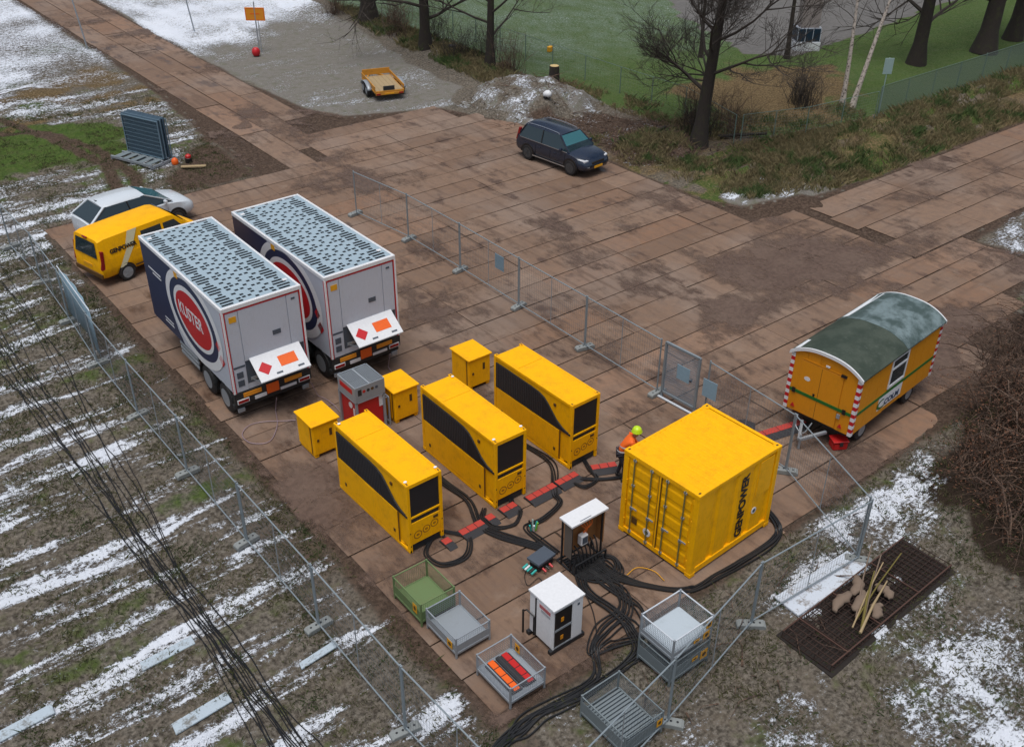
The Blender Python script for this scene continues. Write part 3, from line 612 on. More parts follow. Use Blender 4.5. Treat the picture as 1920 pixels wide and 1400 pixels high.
# ------------------------------------------------------------------ small yellow cabinets
def make_cabinet():
    t = thing('transformer_cabinet', 'x', 'cabinet'); w, d, h_ = 0.88, 1.0, 1.14
    MB().box(0.03, w - 0.03, 0.04, d - 0.03, 0.09, h_ - 0.05).build('body', YEL, t, bevel=0.008)
    MB().box(-0.02, w + 0.02, -0.02, d + 0.02, h_ - 0.05, h_).build('lid', YEL, t, bevel=0.012)
    for a in (0.05, w - 0.17): MB().box(a, a + 0.12, 0.05, d - 0.05, 0, 0.09).build('skid', YEL, t, bevel=0.005)
    dr = MB().box(0.05, w - 0.05, 0.02, 0.06, 0.12, h_ - 0.08).build('door', YEL, t, bevel=0.006)
    MB().box(0.14, 0.20, 0.0, 0.03, 0.55, 0.63).build('handle', SEAM, dr)
    MB().box(w * 0.62, w * 0.72, 0.014, 0.025, 0.62, 0.86).build('warning_label', SEAM, dr)
    MB().box(0.012, 0.05, 0.20, d - 0.08, 0.12, h_ - 0.08).build('side_panel', YEL, t, bevel=0.006)
    MB().box(0.018, 0.04, 0.13, 0.165, 0.12, h_ - 0.08).build('panel_gap', SEAM, t)
    return t
cb0 = make_cabinet(); g1 = 'small yellow transformer cabinets'
place(cb0, (9.87, 21.60, PT), 0.0, 'small yellow cabinet right behind the left trailer, closest to the field', g1)
place(copy_tree(cb0), (12.62, 21.65, PT), 0.0, 'small yellow cabinet beside the red and grey fuel tank', g1)
place(copy_tree(cb0), (15.42, 21.75, PT), 0.0, 'small yellow cabinet standing alone at the far end of the right-hand battery container', g1)

# ------------------------------------------------------------------ red and grey tank
t = thing('fuel_tank', 'red fuel tank with grey meshed top cabinet between two yellow cabinets', 'tank', (11.42, 21.78, PT))
MB().box(0.06, 0.94, 0.06, 0.98, 0.06, 1.16).build('red_tank', REDP, t, bevel=0.03, seg=2)
for a in (0.0, 0.92):
    for b_ in (0.0, 0.96): MB().box(a, a + 0.07, b_, b_ + 0.07, 0, 1.2).build('post', GALV, t, bevel=0.006)
hd = MB(); hd.box(0, 1.0, 0, 0.03, 1.18, 1.70); hd.box(0, 0.03, 0.03, 1.0, 1.18, 1.70); hd.box(0.97, 1.0, 0.03, 1.0, 1.18, 1.70); hd.box(0.03, 0.97, 0.99, 1.02, 1.18, 1.70); hd.box(0.0, 1.0, 0.0, 1.02, 1.14, 1.18)
hood = hd.build('hood', GALV, t, bevel=0.008)
MB().box(-0.006, 0.02, 0.16, 0.86, 1.42, 1.58).build('red_strip', REDP, hood)
for k in range(4): MB().cyl((0.30 + k * 0.14, -0.006, 1.50), (0.30 + k * 0.14, 0.02, 1.50), 0.05, 12).build('round_vent', (REDP, DRK, SEAM, GREY)[k], hood)
MB().box(0.10, 0.22, -0.005, 0.02, 1.40, 1.60).build('data_plate', DRK, hood)
lidm = MB(); [lidm.box(0.04, 0.96, 0.05 + k * 0.045, 0.062 + k * 0.045, 1.655, 1.67) for k in range(21)]; [lidm.box(0.04 + k * 0.045, 0.052 + k * 0.045, 0.05, 0.98, 1.668, 1.68) for k in range(21)]
lidm.build('lid_mesh', GALV, t, kind='stuff'); MB().box(0.47, 0.53, 0.03, 0.99, 1.68, 1.70).build('lid_bar', GALV, t); MB().box(0.05, 0.95, 0.05, 0.97, 1.24, 1.26).build('lid_tray', GALV, t)
MB().cyl((0.045, 0.42, 0.90), (0.065, 0.42, 0.90), 0.10, 18).build('white_emblem', WHTP, t); MB().box(0.048, 0.07, 0.20, 0.28, 0.62, 0.86).build('white_label', WHTP, t)
MB().box(0.80, 0.92, 0.05, 0.07, 0.75, 1.12).build('white_label', WHTP, t)
hose = MB().tube(catmull([(1.0, 0.1, 0.95), (1.09, 0.05, 0.9), (1.12, 0.1, 0.3), (1.06, 0.3, 0.05)]), 0.02, 6).build('hose', GALV, t, smooth=True)
ff = MB(); [ff.bar(a_, b_, 0.035) for a_, b_ in (((1.08, -0.02, 0), (1.08, -0.02, 1.0)), ((1.08, 0.24, 0), (1.08, 0.24, 1.0)), ((1.08, -0.02, 1.0), (1.08, 0.24, 1.0)), ((1.08, -0.02, 0.1), (1.08, 0.24, 0.1)))]
ff.build('pump_frame', GALV, t)

# ------------------------------------------------------------------ gas trailers
def make_trailer():
    t = thing('gas_trailer', 'x', 'trailer'); Wd, Ln, zb, zt = 2.52, 6.19, 1.02, 3.88
    MB().box(0.02, Wd - 0.02, 0.05, Ln, zb, zt - 0.06).build('box_body', WHT, t, bevel=0.01)
    # roof: frame and perforated grating over a dark well
    for a, b_, c, d in ((0, 0.07, 0, Ln), (Wd - 0.07, Wd, 0, Ln), (0.07, Wd - 0.07, 0, 0.10), (0.07, Wd - 0.07, Ln - 0.08, Ln)):
        MB().box(a, b_, c, d, zt - 0.14, zt).build('roof_rail', WHTP, t, bevel=0.015)
    MB().box(0.07, Wd - 0.07, 0.1, Ln - 0.08, zt - 0.058, zt - 0.05).build('roof_well', BLK, t)
    gmb = MB(); y0, y1 = 0.10, Ln - 0.08; nr = 36; pt_ = (y1 - y0) / nr; zz0, zz1 = zt - 0.035, zt - 0.022
    for k in range(nr):
        ya = y0 + k * pt_; gmb.box(0.07, Wd - 0.07, ya, ya + pt_ * 0.36, zz0, zz1)
        grp = k % 5
        holes = []
        for base in (0.16, 1.94):                                # long slots along both sides
            ln = (0.36, 0.42, 0.42, 0.34, 0.14)[grp]; of = (-0.02, 0.0, -0.05, 0.0, 0.16)[grp]; holes.append((base + of, base + of + ln))
        if grp in (0, 1, 3): holes += [(0.66, 0.80), (1.70, 1.84)]
        if grp in (1, 2, 4): holes += [(0.84, 0.96), (1.54, 1.66)]
        if grp in (0, 2, 3): holes += [(1.18, 1.30)]
        if grp in (1, 4): holes += [(1.02, 1.13), (1.37, 1.48)]
        x_ = 0.07
        for ha, hb in sorted(holes):
            gmb.box(x_, ha, ya + pt_ * 0.36, ya + pt_, zz0, zz1); x_ = hb
        gmb.box(x_, Wd - 0.07, ya + pt_ * 0.36, ya + pt_, zz0, zz1)
    gmb.build('roof_grating', paint('grating_grey', (0.32, 0.42, 0.49), 0.5, 0.2), t, kind='stuff')
    for a, b_ in ((0.14, Ln - 0.5), (Wd - 0.28, 0.55)): MB().box(a, a + 0.14, b_, b_ + 0.12, zt - 0.02, zt).build('roof_hatch', WHTP, t)
    # rear frame with red edges
    for xa in (0.0, Wd - 0.06): MB().box(xa, xa + 0.06, 0.0, 0.08, zb, zt - 0.14).build('rear_post', WHTP, t, bevel=0.006)
    for xa in (0.062, Wd - 0.092): MB().box(xa, xa + 0.03, 0.012, 0.05, zb, zt - 0.15).build('red_stripe', RED, t)
    MB().box(0.09, Wd - 0.09, 0.012, 0.05, zt - 0.19, zt - 0.155).build('red_stripe', RED, t)
    for sx in (-0.006, Wd - 0.004): MB().box(sx, sx + 0.01, 0.04, 0.075, zb, zt - 0.14).build('red_stripe', RED, t)
    for a, b_ in ((0.11, 0.48), (0.50, Wd - 0.52), (Wd - 0.50, Wd - 0.11)): MB().box(a, b_, 0.02, 0.052, 1.9 if a < 0.2 else 2.0, zt - 0.2).build('rear_panel', WHT, t, bevel=0.006)
    rp = MB().box(0.11, 0.48, 0.02, 0.052, zb + 0.02, 1.86).build('rear_panel', WHT, t, bevel=0.006)
    for zc in (1.22, 1.50): MB().box(0.18, 0.38, 0.008, 0.03, zc, zc + 0.20).build('vent', GREY, rp)
    MB().box(0.12, 0.47, 0.014, 0.03, 1.84, 1.89).build('hinge_gap', GREY, t)
    MB().box(0.50, Wd - 0.11, 0.046, 0.052, 1.22, 1.98).build('opening_back', GREY, t)
    MB().box(0.60, Wd - 0.3, 0.03, 0.055, 1.30, 1.40).build('pipe_rail', GALV, t)
    fl = MB().prism([(0.02, 2.06), (0.02, 2.03), (-0.66, 1.52), (-0.66, 1.55)], 'x', 0.62, Wd - 0.28).build('open_flap', WHTP, t, bevel=0.004, label='white flap propped open at the rear')
    def onflap(u, v, dz=0.006): return (0.62 + u, 0.02 - v * 0.68, 2.06 - v * 0.51 + dz)
    dm = MB(); dm.add([onflap(0.30 + a, 0.55 + b_) for a, b_ in ((-0.22, 0), (0, 0.26), (0.22, 0), (0, -0.26))], [(0, 1, 2, 3)]); dm.build('hazard_diamond', RED, fl)
    om = MB(); om.add([onflap(a, b_) for a, b_ in ((0.78, 0.28), (0.78, 0.68), (1.34, 0.68), (1.34, 0.28))], [(0, 1, 2, 3)]); om.build('orange_plate', ORSIGN, fl)
    for u_ in (0.55, 1.25): bb_ = MB(); bb_.add([onflap(a, b_) for a, b_ in ((u_, 0.83), (u_, 0.9), (u_ + 0.2, 0.9), (u_ + 0.2, 0.83))], [(0, 1, 2, 3)]); bb_.build('flap_latch', GREY, fl)
    MB().bar((0.66, 0.0, 1.32), (0.66, -0.60, 1.56), 0.025).build('flap_strut', GALV, t); MB().bar((Wd - 0.32, 0.0, 1.32), (Wd - 0.32, -0.60, 1.56), 0.025).build('flap_strut', GALV, t)
    MB().box(0.20, 0.42, 0.008, 0.03, 3.36, 3.54).build('yellow_sticker', YSTK, t); MB().box(1.46, 1.72, 0.008, 0.03, 2.55, 2.70).build('door_handle', GREY, t)
    MB().box(Wd - 0.36, Wd - 0.24, 0.008, 0.03, 3.5, 3.56).build('small_label', GREY, t)
    # chassis, bumper, lamps
    MB().box(0.0, Wd, 0.02, 0.16, 0.62, zb - 0.01).build('rear_beam', DRK, t, bevel=0.01)
    MB().box(0.30, Wd - 0.30, 0.3, Ln - 0.1, 0.74, zb - 0.01).build('chassis_frame', DRK, t)
    MB().box(0.0, Wd, 0.14, 0.30, 0.40, 0.56).build('bumper', DRK, t, bevel=0.02)
    for a in (0.28, 1.62): MB().box(a, a + 0.58, 0.0, 0.025, 0.82, 0.96).build('amber_reflector', AMB, t, bevel=0.003)
    MB().box(1.02, 1.42, -0.01, 0.02, 0.66, 0.98).build('orange_plate', ORSIGN, t, bevel=0.003)
    for a in (0.06, Wd - 0.44):
        l = MB().box(a, a + 0.38, -0.005, 0.03, 0.64, 0.78).build('tail_lamp', WHTP, t, bevel=0.004); MB().box(a + 0.025, a + 0.355, -0.012, 0.0, 0.665, 0.755).build('red_lens', TAIL, l)
    MB().box(0.62, 1.14 - 0.14, -0.004, 0.02, 0.63, 0.74).build('number_plate', WHTP, t); MB().box(1.46, 2.0, 0.0, 0.02, 0.63, 0.72).build('number_plate', WHTP, t)
    for a in (0.08, Wd - 0.3): MB().box(a, a + 0.22, 0.10, 0.16, 0.28, 0.42).build('bumper_buffer', GALV, t, bevel=0.01)
    # wheels
    for yc in (0.82, 2.10):
        for sx in (0, 1):
            xo = 0.02 if sx == 0 else Wd - 0.02; sg = 1 if sx == 0 else -1
            w = MB(); R0 = 0.50
            prof = [(0.0, 0.30), (0.02, 0.44), (0.06, R0), (0.30, R0), (0.34, 0.44), (0.34, 0.1)]
            w.loft([[(xo + sg * a_, yc + r_ * math.cos(2 * PI * i / 28), R0 + r_ * math.sin(2 * PI * i / 28)) for i in range(28)] for a_, r_ in prof]); wh = w.build('wheel', RUB, t, smooth=True)
            rm = MB(); rm.loft([[(xo + sg * a_, yc + r_ * math.cos(2 * PI * i / 24), R0 + r_ * math.sin(2 * PI * i / 24)) for i in range(24)] for a_, r_ in ((-0.004, 0.295), (0.0, 0.27), (0.10, 0.23), (0.10, 0.12), (0.02, 0.10), (0.0, 0.07))])
            rm.build('rim', GALV, wh, smooth=True)
            am = MB(); am.loft([[(xo - sg * 0.01 + sg * q_ * 0.34, yc + r_ * math.cos(PI * i / 14), 0.5 + r_ * math.sin(PI * i / 14)) for i in range(15)] for q_, r_ in ((0, 0.53), (1, 0.53), (1, 0.56), (0, 0.56))], close=False, caps=False)
            am.build('mudguard', DRK, t)
    for yc in (0.82, 2.10): MB().cyl((0.3, yc, 0.5), (Wd - 0.3, yc, 0.5), 0.07, 10).build('axle', DRK, t)
    for sx in (0.03, Wd - 0.08):
        sk = MB(); [sk.box(sx, sx + 0.05, 2.75, 4.15, 0.50 + k * 0.17, 0.60 + k * 0.17) for k in range(3)]; sk.build('side_guard', GALV, t, bevel=0.005)
    for sx in (0.45, Wd - 0.6):
        lg = MB().box(sx, sx + 0.14, 4.75, 4.9, 0.06, 0.9).build('landing_leg', GALV, t, bevel=0.006); MB().box(sx - 0.08, sx + 0.22, 4.67, 4.98, 0.0, 0.06).build('foot_plate', GALV, lg)
    # side prints (left and right)
    for sx in (0, 1):
        X0 = 0.016 if sx == 0 else Wd - 0.016; sg = -1 if sx == 0 else 1
        def P(k): return lambda q: (X0 + sg * (0.004 + 0.003 * k), q[0], q[1])
        def sheet(name, poly, k, mat):
            m_ = MB(); m_.add([P(k)(q) for q in poly], [tuple(range(len(poly)))]); return m_.build(name, mat, t)
        nv = [(Ln - 0.01, zb + 0.01), (Ln - 0.01, zt - 0.15)] + [(3.72 + 0.06 * 0, zt - 0.15)] + [(3.55, 3.5), (3.85, 3.45), (4.1, 3.3), (4.28, 3.05), (4.36, 2.7), (4.33, 2.2), (4.2, 1.8), (3.98, 1.4), (3.72, 1.12), (3.6, zb + 0.01)]
        sheet('navy_panel', nv, 0, NAVY)
        def clipz(e): return [(min(max(a, 0.15), Ln - 0.05), min(max(b_, zb + 0.015), zt - 0.155)) for a, b_ in e]
        c0 = (2.40, 2.50); rt = 0.10
        m_ = MB(); ring_faces(m_, clipz(ellipse(*c0, 1.72, 1.22, 64, rt)), clipz(ellipse(*c0, 1.42, 0.98, 64, rt)), P(1)); m_.build('navy_ring', NAVY, t)
        m_ = MB(); ring_faces(m_, clipz(ellipse(c0[0] - .02, c0[1], 2.02, 1.46, 64, rt)), clipz(ellipse(*c0, 1.72, 1.22, 64, rt)), P(2)); m_.build('white_ring', WHTP, t)
        sheet('white_oval', ellipse(*c0, 1.42, 0.98, 48, rt), 2, WHTP)
        ov = sheet('red_oval', ellipse(c0[0], c0[1] - .02, 1.27, 0.82, 48, rt), 3, RED)
        if sx == 0: text('brand_lettering', 'KUSTER', 0.62, WHTP, ov, frame_m((X0 - 0.018, c0[0] + 1.06, c0[1] - 0.16), (0, -1, -0.02), (0, 0, 1)), 0.008, sx=0.80)
        else: text('brand_lettering', 'KUSTER', 0.66, WHTP, ov, frame_m((X0 + 0.018, c0[0] - 1.08, c0[1] - 0.30), (0, 1, 0.0), (0, 0, 1)), 0.008, sx=0.80)
        hz = MB(); cz = 2.37; hz.add([P(2)((0.68 + a, cz + b_)) for a, b_ in ((-0.17, 0), (0, 0.2), (0.17, 0), (0, -0.2))], [(0, 1, 2, 3)]); hz.build('hazard_diamond', RED, t)
        hz = MB(); hz.add([P(2)((0.55 + a, 1.93 + b_)) for a, b_ in ((-0.2, 0), (0, 0.22), (0.2, 0), (0, -0.22))], [(0, 1, 2, 3)]); hz.build('hazard_diamond', RED, t)
        for q in range(2): MB().box(X0 + sg * 0.008 - .002, X0 + sg * 0.008 + .002, 4.75, 5.75 - q * .3, 2.95 - q * 0.12, 3.0 - q * 0.12).build('fine_print', WHTP, t)
        for q in range(2): MB().box(X0 + sg * 0.008 - .002, X0 + sg * 0.008 + .002, 4.35, 5.05, 1.42 - q * 0.12, 1.46 - q * 0.12).build('fine_print', WHTP, t)
        MB().box(X0 + sg * 0.012 - .006, X0 + sg * 0.012 + .006, 3.15, 3.40, 3.56, 3.74).build('side_marker', YSTK, t)
    return t
tr0 = make_trailer(); gt = 'two white and navy gas trailers parked side by side'
place(tr0, (8.94, 24.57, PT), 0.0, 'white and navy box trailer with a red KUSTER oval, parked next to the yellow van', gt)
place(copy_tree(tr0), (12.20, 24.54, PT), 0.012, 'white and navy box trailer standing between the other trailer and the right-hand fence', gt)

# ------------------------------------------------------------------ big yellow shipping container
def make_container():
    Lx, Wy, Hh = 3.121, 2.44, 2.59
    t = thing('shipping_container', 'large cube-shaped yellow shipping container with black lettering and ribbed doors', 'container', (14.822, 11.713, PT), 0.045)
    for a in (0, Lx - 0.16):
        for b_ in (0, Wy - 0.16): MB().box(a, a + 0.16, b_, b_ + 0.16, 0.0, Hh).build('corner_post', YELC, t, bevel=0.012)
    for b_ in (0.01, Wy - 0.09):
        MB().box(0.16, Lx - 0.16, b_, b_ + 0.08, Hh - 0.12, Hh - 0.01).build('top_rail', YELC, t, bevel=0.008); MB().box(0.16, Lx - 0.16, b_, b_ + 0.08, 0.06, 0.24).build('bottom_rail', YELC, t, bevel=0.008)
    for a in (0.0, Lx - 0.10):
        MB().box(a, a + 0.10, 0.16, Wy - 0.16, Hh - 0.14, Hh - 0.005).build('header', YELC, t, bevel=0.008); MB().box(a, a + 0.10, 0.16, Wy - 0.16, 0.05, 0.20).build('sill', YELC, t, bevel=0.008)
    for a in (0, Lx - 0.18):
        for b_ in (0, Wy - 0.17):
            for z_ in (0, Hh - 0.125):
                c = MB().box(a - 0.008, a + 0.188, b_ - 0.008, b_ + 0.178, z_ - 0.002 * (z_ > 0), z_ + 0.127).build('corner_casting', YELC, t, bevel=0.012)
                if z_: MB().prism(ellipse(a + .09, b_ + .085, 0.045, 0.028, 10), 'z', Hh - .01, Hh + 0.004).build('casting_hole', SEAM, c)
    # corrugated sides
    def corr(n, x0, x1, yo, dep, ph=0):
        pts = []; p_ = (x1 - x0) / n
        for k in range(n):
            s_ = x0 + k * p_; pts += [(s_, yo), (s_ + p_ * 0.62, yo), (s_ + p_ * 0.72, yo + dep), (s_ + p_ * 0.90, yo + dep)]
        pts.append((x1, yo)); return pts
    for yo, dep in ((0.035, 0.045), (Wy - 0.035, -0.045)):
        pr = corr(4, 0.15, Lx - 0.15, yo, dep); m_ = MB(); m_.add([(a, b_, 0.22) for a, b_ in pr] + [(a, b_, Hh - 0.11) for a, b_ in pr], [(i, i + 1, len(pr) + i + 1, len(pr) + i) for i in range(len(pr) - 1)])
        m_.build('side_sheet', YELC, t)
    pr = corr(9, 0.15, Wy - 0.15, Lx - 0.06, -0.03); m_ = MB(); m_.add([(b_, a, 0.18) for a, b_ in pr] + [(b_, a, Hh - 0.12) for a, b_ in pr], [(i, i + 1, len(pr) + i + 1, len(pr) + i) for i in range(len(pr) - 1)]); m_.build('end_sheet', YELC, t)
    n = 15; pr = []; p_ = (Lx - 0.2) / n
    for k in range(n): s_ = 0.1 + k * p_; pr += [(s_, Hh - 0.012), (s_ + p_ * 0.5, Hh - 0.012), (s_ + p_ * 0.6, Hh - 0.028), (s_ + p_ * 0.9, Hh - 0.028)]
    m_ = MB(); m_.add([(a, 0.08, z_) for a, z_ in pr] + [(a, Wy - 0.08, z_) for a, z_ in pr], [(i, i + 1, len(pr) + i + 1, len(pr) + i) for i in range(len(pr) - 1)]); m_.build('roof_sheet', YELC, t)
    MB().box(2.34, Lx - 0.22, 0.02, 0.05, 1.32, 2.40).build('side_patch', YEL, t, bevel=0.004, label='paler square sheet on the side')
    # doors
    for k, (ya, yb) in enumerate(((0.17, Wy / 2 - 0.02), (Wy / 2 + 0.02, Wy - 0.17))):
        dr = MB(); dr.box(0.035, 0.07, ya, yb, 0.21, Hh - 0.15); d_ = dr.build('door', YELC, t, bevel=0.004)
        nrib = 5; hgt = (Hh - 0.5) / nrib
        for q in range(nrib):
            z0 = 0.27 + q * hgt
            MB().prism([(0.036, z0), (0.018, z0 + 0.04), (0.018, z0 + hgt - 0.15), (0.036, z0 + hgt - 0.09)], 'y', ya + 0.07, yb - 0.05).build('door_panel', YELC, d_, bevel=0.004)
        for q, yy in enumerate((ya + 0.25, yb - 0.22)):
            rd_ = MB().cyl((-0.018, yy, 0.12), (-0.018, yy, Hh - 0.08), 0.019, 8).build('lock_rod', paint('rod_olive', (0.16, 0.15, 0.05), 0.5, 0.5), d_, smooth=True)
            for z_ in (0.16, 0.9, 1.65, 2.42): MB().box(-0.03, 0.01, yy - 0.04, yy + 0.04, z_, z_ + 0.06).build('rod_bracket', GALV, rd_)
            MB().box(-0.05, -0.03, yy - 0.2, yy + 0.02, 0.98, 1.02).build('rod_handle', GALV, rd_)
        for z_ in (0.35, 0.95, 1.6, 2.25): MB().cyl((0.01, ya - 0.01 if k == 0 else yb + 0.01, z_), (0.01, ya - 0.01 if k == 0 else yb + 0.01, z_ + 0.14), 0.02, 6).build('hinge', YELC, d_)
    MB().box(0.0, 0.03, Wy / 2 - 0.03, Wy / 2 + 0.03, 0.21, Hh - 0.15).build('door_gasket', YELC, t)
    for a in (0.05, 0.12): MB().box(-0.002, 0.02, Wy / 2 - 0.1 + a, Wy / 2 - 0.085 + a, 0.21, Hh - 0.15).build('door_gap', SEAM, t)
    MB().box(-0.004, 0.01, Wy - 0.60, Wy - 0.42, 0.50, 0.70).build('data_plate', SEAM, t)
    MB().cyl((-0.006, Wy - 0.95, 0.50), (0.01, Wy - 0.95, 0.50), 0.12, 18).build('round_label', WHTP, t); MB().cyl((-0.009, Wy - 0.95, 0.50), (0.0, Wy - 0.95, 0.50), 0.06, 12).build('label_mark', GREY, t)
    MB().cyl((1.02 + 1.35, 0.018, 0.88), (1.02 + 1.35, 0.03, 0.88), 0.10, 18).build('round_label', WHTP, t); MB().cyl((2.37, 0.014, 0.88), (2.37, 0.02, 0.88), 0.055, 12).build('label_mark', GREY, t)
    text('side_lettering', 'GENPOWER', 0.36, BLKP, t, frame_m((1.93, 0.022, 0.32), (0, 0, 1), (-1, 0, 0)), 0.014, sx=1.0)
    return t
make_container()

# ------------------------------------------------------------------ orange site hut
def make_hut():
    Lx, Wy, z0, ze = 4.80, 2.22, 0.66, 2.56
    t = thing('site_hut', 'orange wheeled site hut with curved green roof and green stripe', 'site hut', (22.06, 12.44, PT), 0.105)
    def arc(y): return ze + 0.36 * (1 - abs((y - Wy / 2) / (Wy / 2 + 0.06)) ** 2.6)
    MB().prism([(0.03, z0), (Wy - 0.03, z0)] + [(Wy - 0.03 - (Wy - 0.06) * k / 12, arc(Wy - 0.03 - (Wy - 0.06) * k / 12) - 0.05) for k in range(13)], 'x', 0.03, Lx - 0.03).build('body', ORA, t, bevel=0.004)
    rf, nt, bs = nodes_of('mossy_roof_felt', 0.55); p = pos(nt); k1 = noise(nt, 1.4, 5, 0.6, p); k2 = noise(nt, 9, 4, 0.65, p)
    c = mix(nt, ramp(nt, k1, 0.35, 0.65), (0.024, 0.038, 0.025), (0.050, 0.066, 0.048)); c = mix(nt, math_(nt, 'MULTIPLY', ramp(nt, k2, 0.5, 0.8), 0.5), c, (0.10, 0.12, 0.10)); nt.links.new(c, bs.inputs['Base Color'])
    rf2, nt, bs = nodes_of('grey_roof_felt', 0.42); p = pos(nt); k1 = noise(nt, 1.8, 5, 0.65, p); k2 = noise(nt, 8, 4, 0.65, p)
    c = mix(nt, ramp(nt, k1, 0.38, 0.64), (0.045, 0.072, 0.068), (0.16, 0.215, 0.225)); c = mix(nt, math_(nt, 'MULTIPLY', ramp(nt, k2, 0.5, 0.75), 0.4), c, (0.05, 0.07, 0.065)); nt.links.new(c, bs.inputs['Base Color'])
    def shell(x0, x1, th0, th1, ya=-0.06, yb=None):
        yb = Wy + 0.06 if yb is None else yb; n = 22; ys = [ya + (yb - ya) * k / n for k in range(n + 1)]
        m_ = MB(); a = [(y_, arc(y_) + th0) for y_ in ys]; b_ = [(y_, arc(y_) + th1) for y_ in ys][::-1]; m_.prism(a + b_, 'x', x0, x1); return m_
    shell(-0.02, Lx * 0.52, -0.03, 0.012).build('roof_sheet', rf, t, smooth=True, label='mossy green half of the roof'); shell(Lx * 0.52 - 0.03, Lx + 0.02, -0.022, 0.02).build('roof_sheet', rf2, t, smooth=True, label='pale grey half of the roof')
    for xx in (-0.06, Lx + 0.02): shell(xx, xx + 0.045, -0.07, 0.03).build('roof_trim', WHTP, t, smooth=True)
    mm = MB(); [mm.add([(x_, 2.262 - 0.0, arc(y_) + 0.02) if False else (x_, y_, arc(y_) + 0.0245) for x_, y_ in q], [(0, 1, 2, 3)]) for q in [((0.05, 2.02), (0.05, 2.2), (0.75, 2.2), (0.65, 2.05)), ((2.7, 2.04), (2.7, 2.22), (4.75, 2.22), (4.75, 1.98))]]
    mm.build('snow_patch', SNOW, t)
    # red and white corner boards built up from blocks
    for (cx_, cy_) in ((0.0, 0.0), (0.0, Wy - 0.1), (Lx - 0.1, 0.0), (Lx - 0.1, Wy - 0.1)):
        n = 15; dz = (ze - z0 - 0.02) / n
        for k in range(n): MB().box(cx_ - 0.008, cx_ + 0.108, cy_ - 0.008, cy_ + 0.108, z0 + k * dz, z0 + (k + 1) * dz).build('corner_block', RED if k % 2 else WHTP, t)
    # boards on the end wall, door and fittings
    for k in range(5):
        ya = 0.12 + k * 0.40; 
        if k not in (1, 2): MB().box(0.012, 0.032, ya, ya + 0.392, z0 + 0.01, arc(ya + .2) - 0.10).build('wall_board', ORA, t)
    dr = MB().box(0.0, 0.032, 0.54, 1.90 - 0.02, z0 + 0.03, 2.42).build('door', ORA, t, bevel=0.006)
    MB().box(-0.004, 0.01, 1.205, 1.215, z0 + 0.04, 2.40).build('board_joint', SEAM, dr)
    MB().box(-0.02, 0.005, 1.30, 1.36, 1.42, 1.50).build('handle', BLKP, dr); MB().box(-0.01, 0.005, 0.60, 1.85, 2.46, 2.49).build('rain_strip', ORA, t)
    MB().box(-0.012, 0.0, 0.11, Wy - 0.11, 1.30, 1.40).build('green_band', GREENB, t); MB().box(0.11, Lx - 0.11, 0.002, 0.014, 1.30, 1.40).build('green_band', GREENB, t)
    for yy, zz_ in ((0.28, 1.30), (1.92, 1.30)): MB().box(-0.03, -0.01, yy, yy + 0.1, zz_ - 0.02, zz_ + 0.14).build('hinge', BLKP, t)
    for yy in (0.30, 1.86): m_ = MB(); m_.prism([(yy, 0.80), (yy + 0.14, 0.80), (yy + 0.07, 0.93)], 'x', -0.02, 0.0); m_.build('triangle_reflector', RED, t)
    MB().box(-0.03, 0.0, 0.42, 0.52, 1.08, 1.22).build('lock_box', GALV, t); MB().prism(ellipse(1.62, 1.88, 0.10, 0.07, 12), 'x', -0.004, 0.012).build('yellow_sticker', WHTP, t)
    MB().box(-0.03, 0.01, 0.45, 0.62, 2.42, 2.50).build('lamp', BLKP, t); MB().box(-0.02, 0.01, 1.0, 1.12, 2.52, 2.57).build('lamp', WHTP, t)
    # side wall: boards, window, white panel with lettering
    for k, (xa, xb) in enumerate(((0.12, 0.62), (0.628, 1.13), (1.138, 1.78), (2.85, 3.25), (3.258, 3.75), (3.758, 4.22), (4.228, 4.68))): MB().box(xa, xb, 0.012, 0.032, z0 + 0.01, ze - 0.08).build('wall_board', ORA, t)
    wn_ = MB(); wn_.box(1.82, 1.88, 0.0, 0.04, 1.44, 2.44); wn_.box(2.74, 2.80, 0.0, 0.04, 1.44, 2.44); wn_.box(1.88, 2.74, 0.0, 0.04, 2.38, 2.44); wn_.box(1.88, 2.74, 0.0, 0.04, 1.44, 1.54); wn_.box(1.88, 2.74, 0.0, 0.04, 2.06, 2.13)
    w_ = wn_.build('window', WHTP, t, bevel=0.005)
    MB().box(1.88, 2.74, 0.018, 0.03, 1.54, 2.06).build('pane', GLASS, w_); MB().box(1.88, 2.74, 0.018, 0.03, 2.13, 2.38).build('pane', GLASS, w_)
    pl_ = MB().box(1.42, 2.80, 0.002, 0.03, 0.86, 1.295).build('white_board', LBL if False else WHTP, t, bevel=0.003)
    g_ = MB(); e1 = ellipse(1.62, 1.04, 0.26, 0.17, 28); e2 = ellipse(1.66, 1.05, 0.20, 0.11, 28); m_ = MB()
    half = [i for i in range(28) if 5 <= i <= 25]
    m_.add([(e1[i][0], -0.002, e1[i][1]) for i in half] + [(e2[i][0], -0.002, e2[i][1]) for i in half], [(i, i + 1, len(half) + i + 1, len(half) + i) for i in range(len(half) - 1)]); m_.build('green_swoosh', GREENB, pl_)
    text('hut_lettering', 'COLM', 0.27, plain('dark_blue_print', (0.02, 0.05, 0.12)), pl_, frame_m((1.78, -0.004, 0.93), (1, 0, 0), (0, 0, 1)), 0.01, sx=1.15)
    # undercarriage
    MB().box(0.15, Lx - 0.15, 0.25, Wy - 0.25, z0 - 0.16, z0 - 0.005).build('chassis', DRK, t)
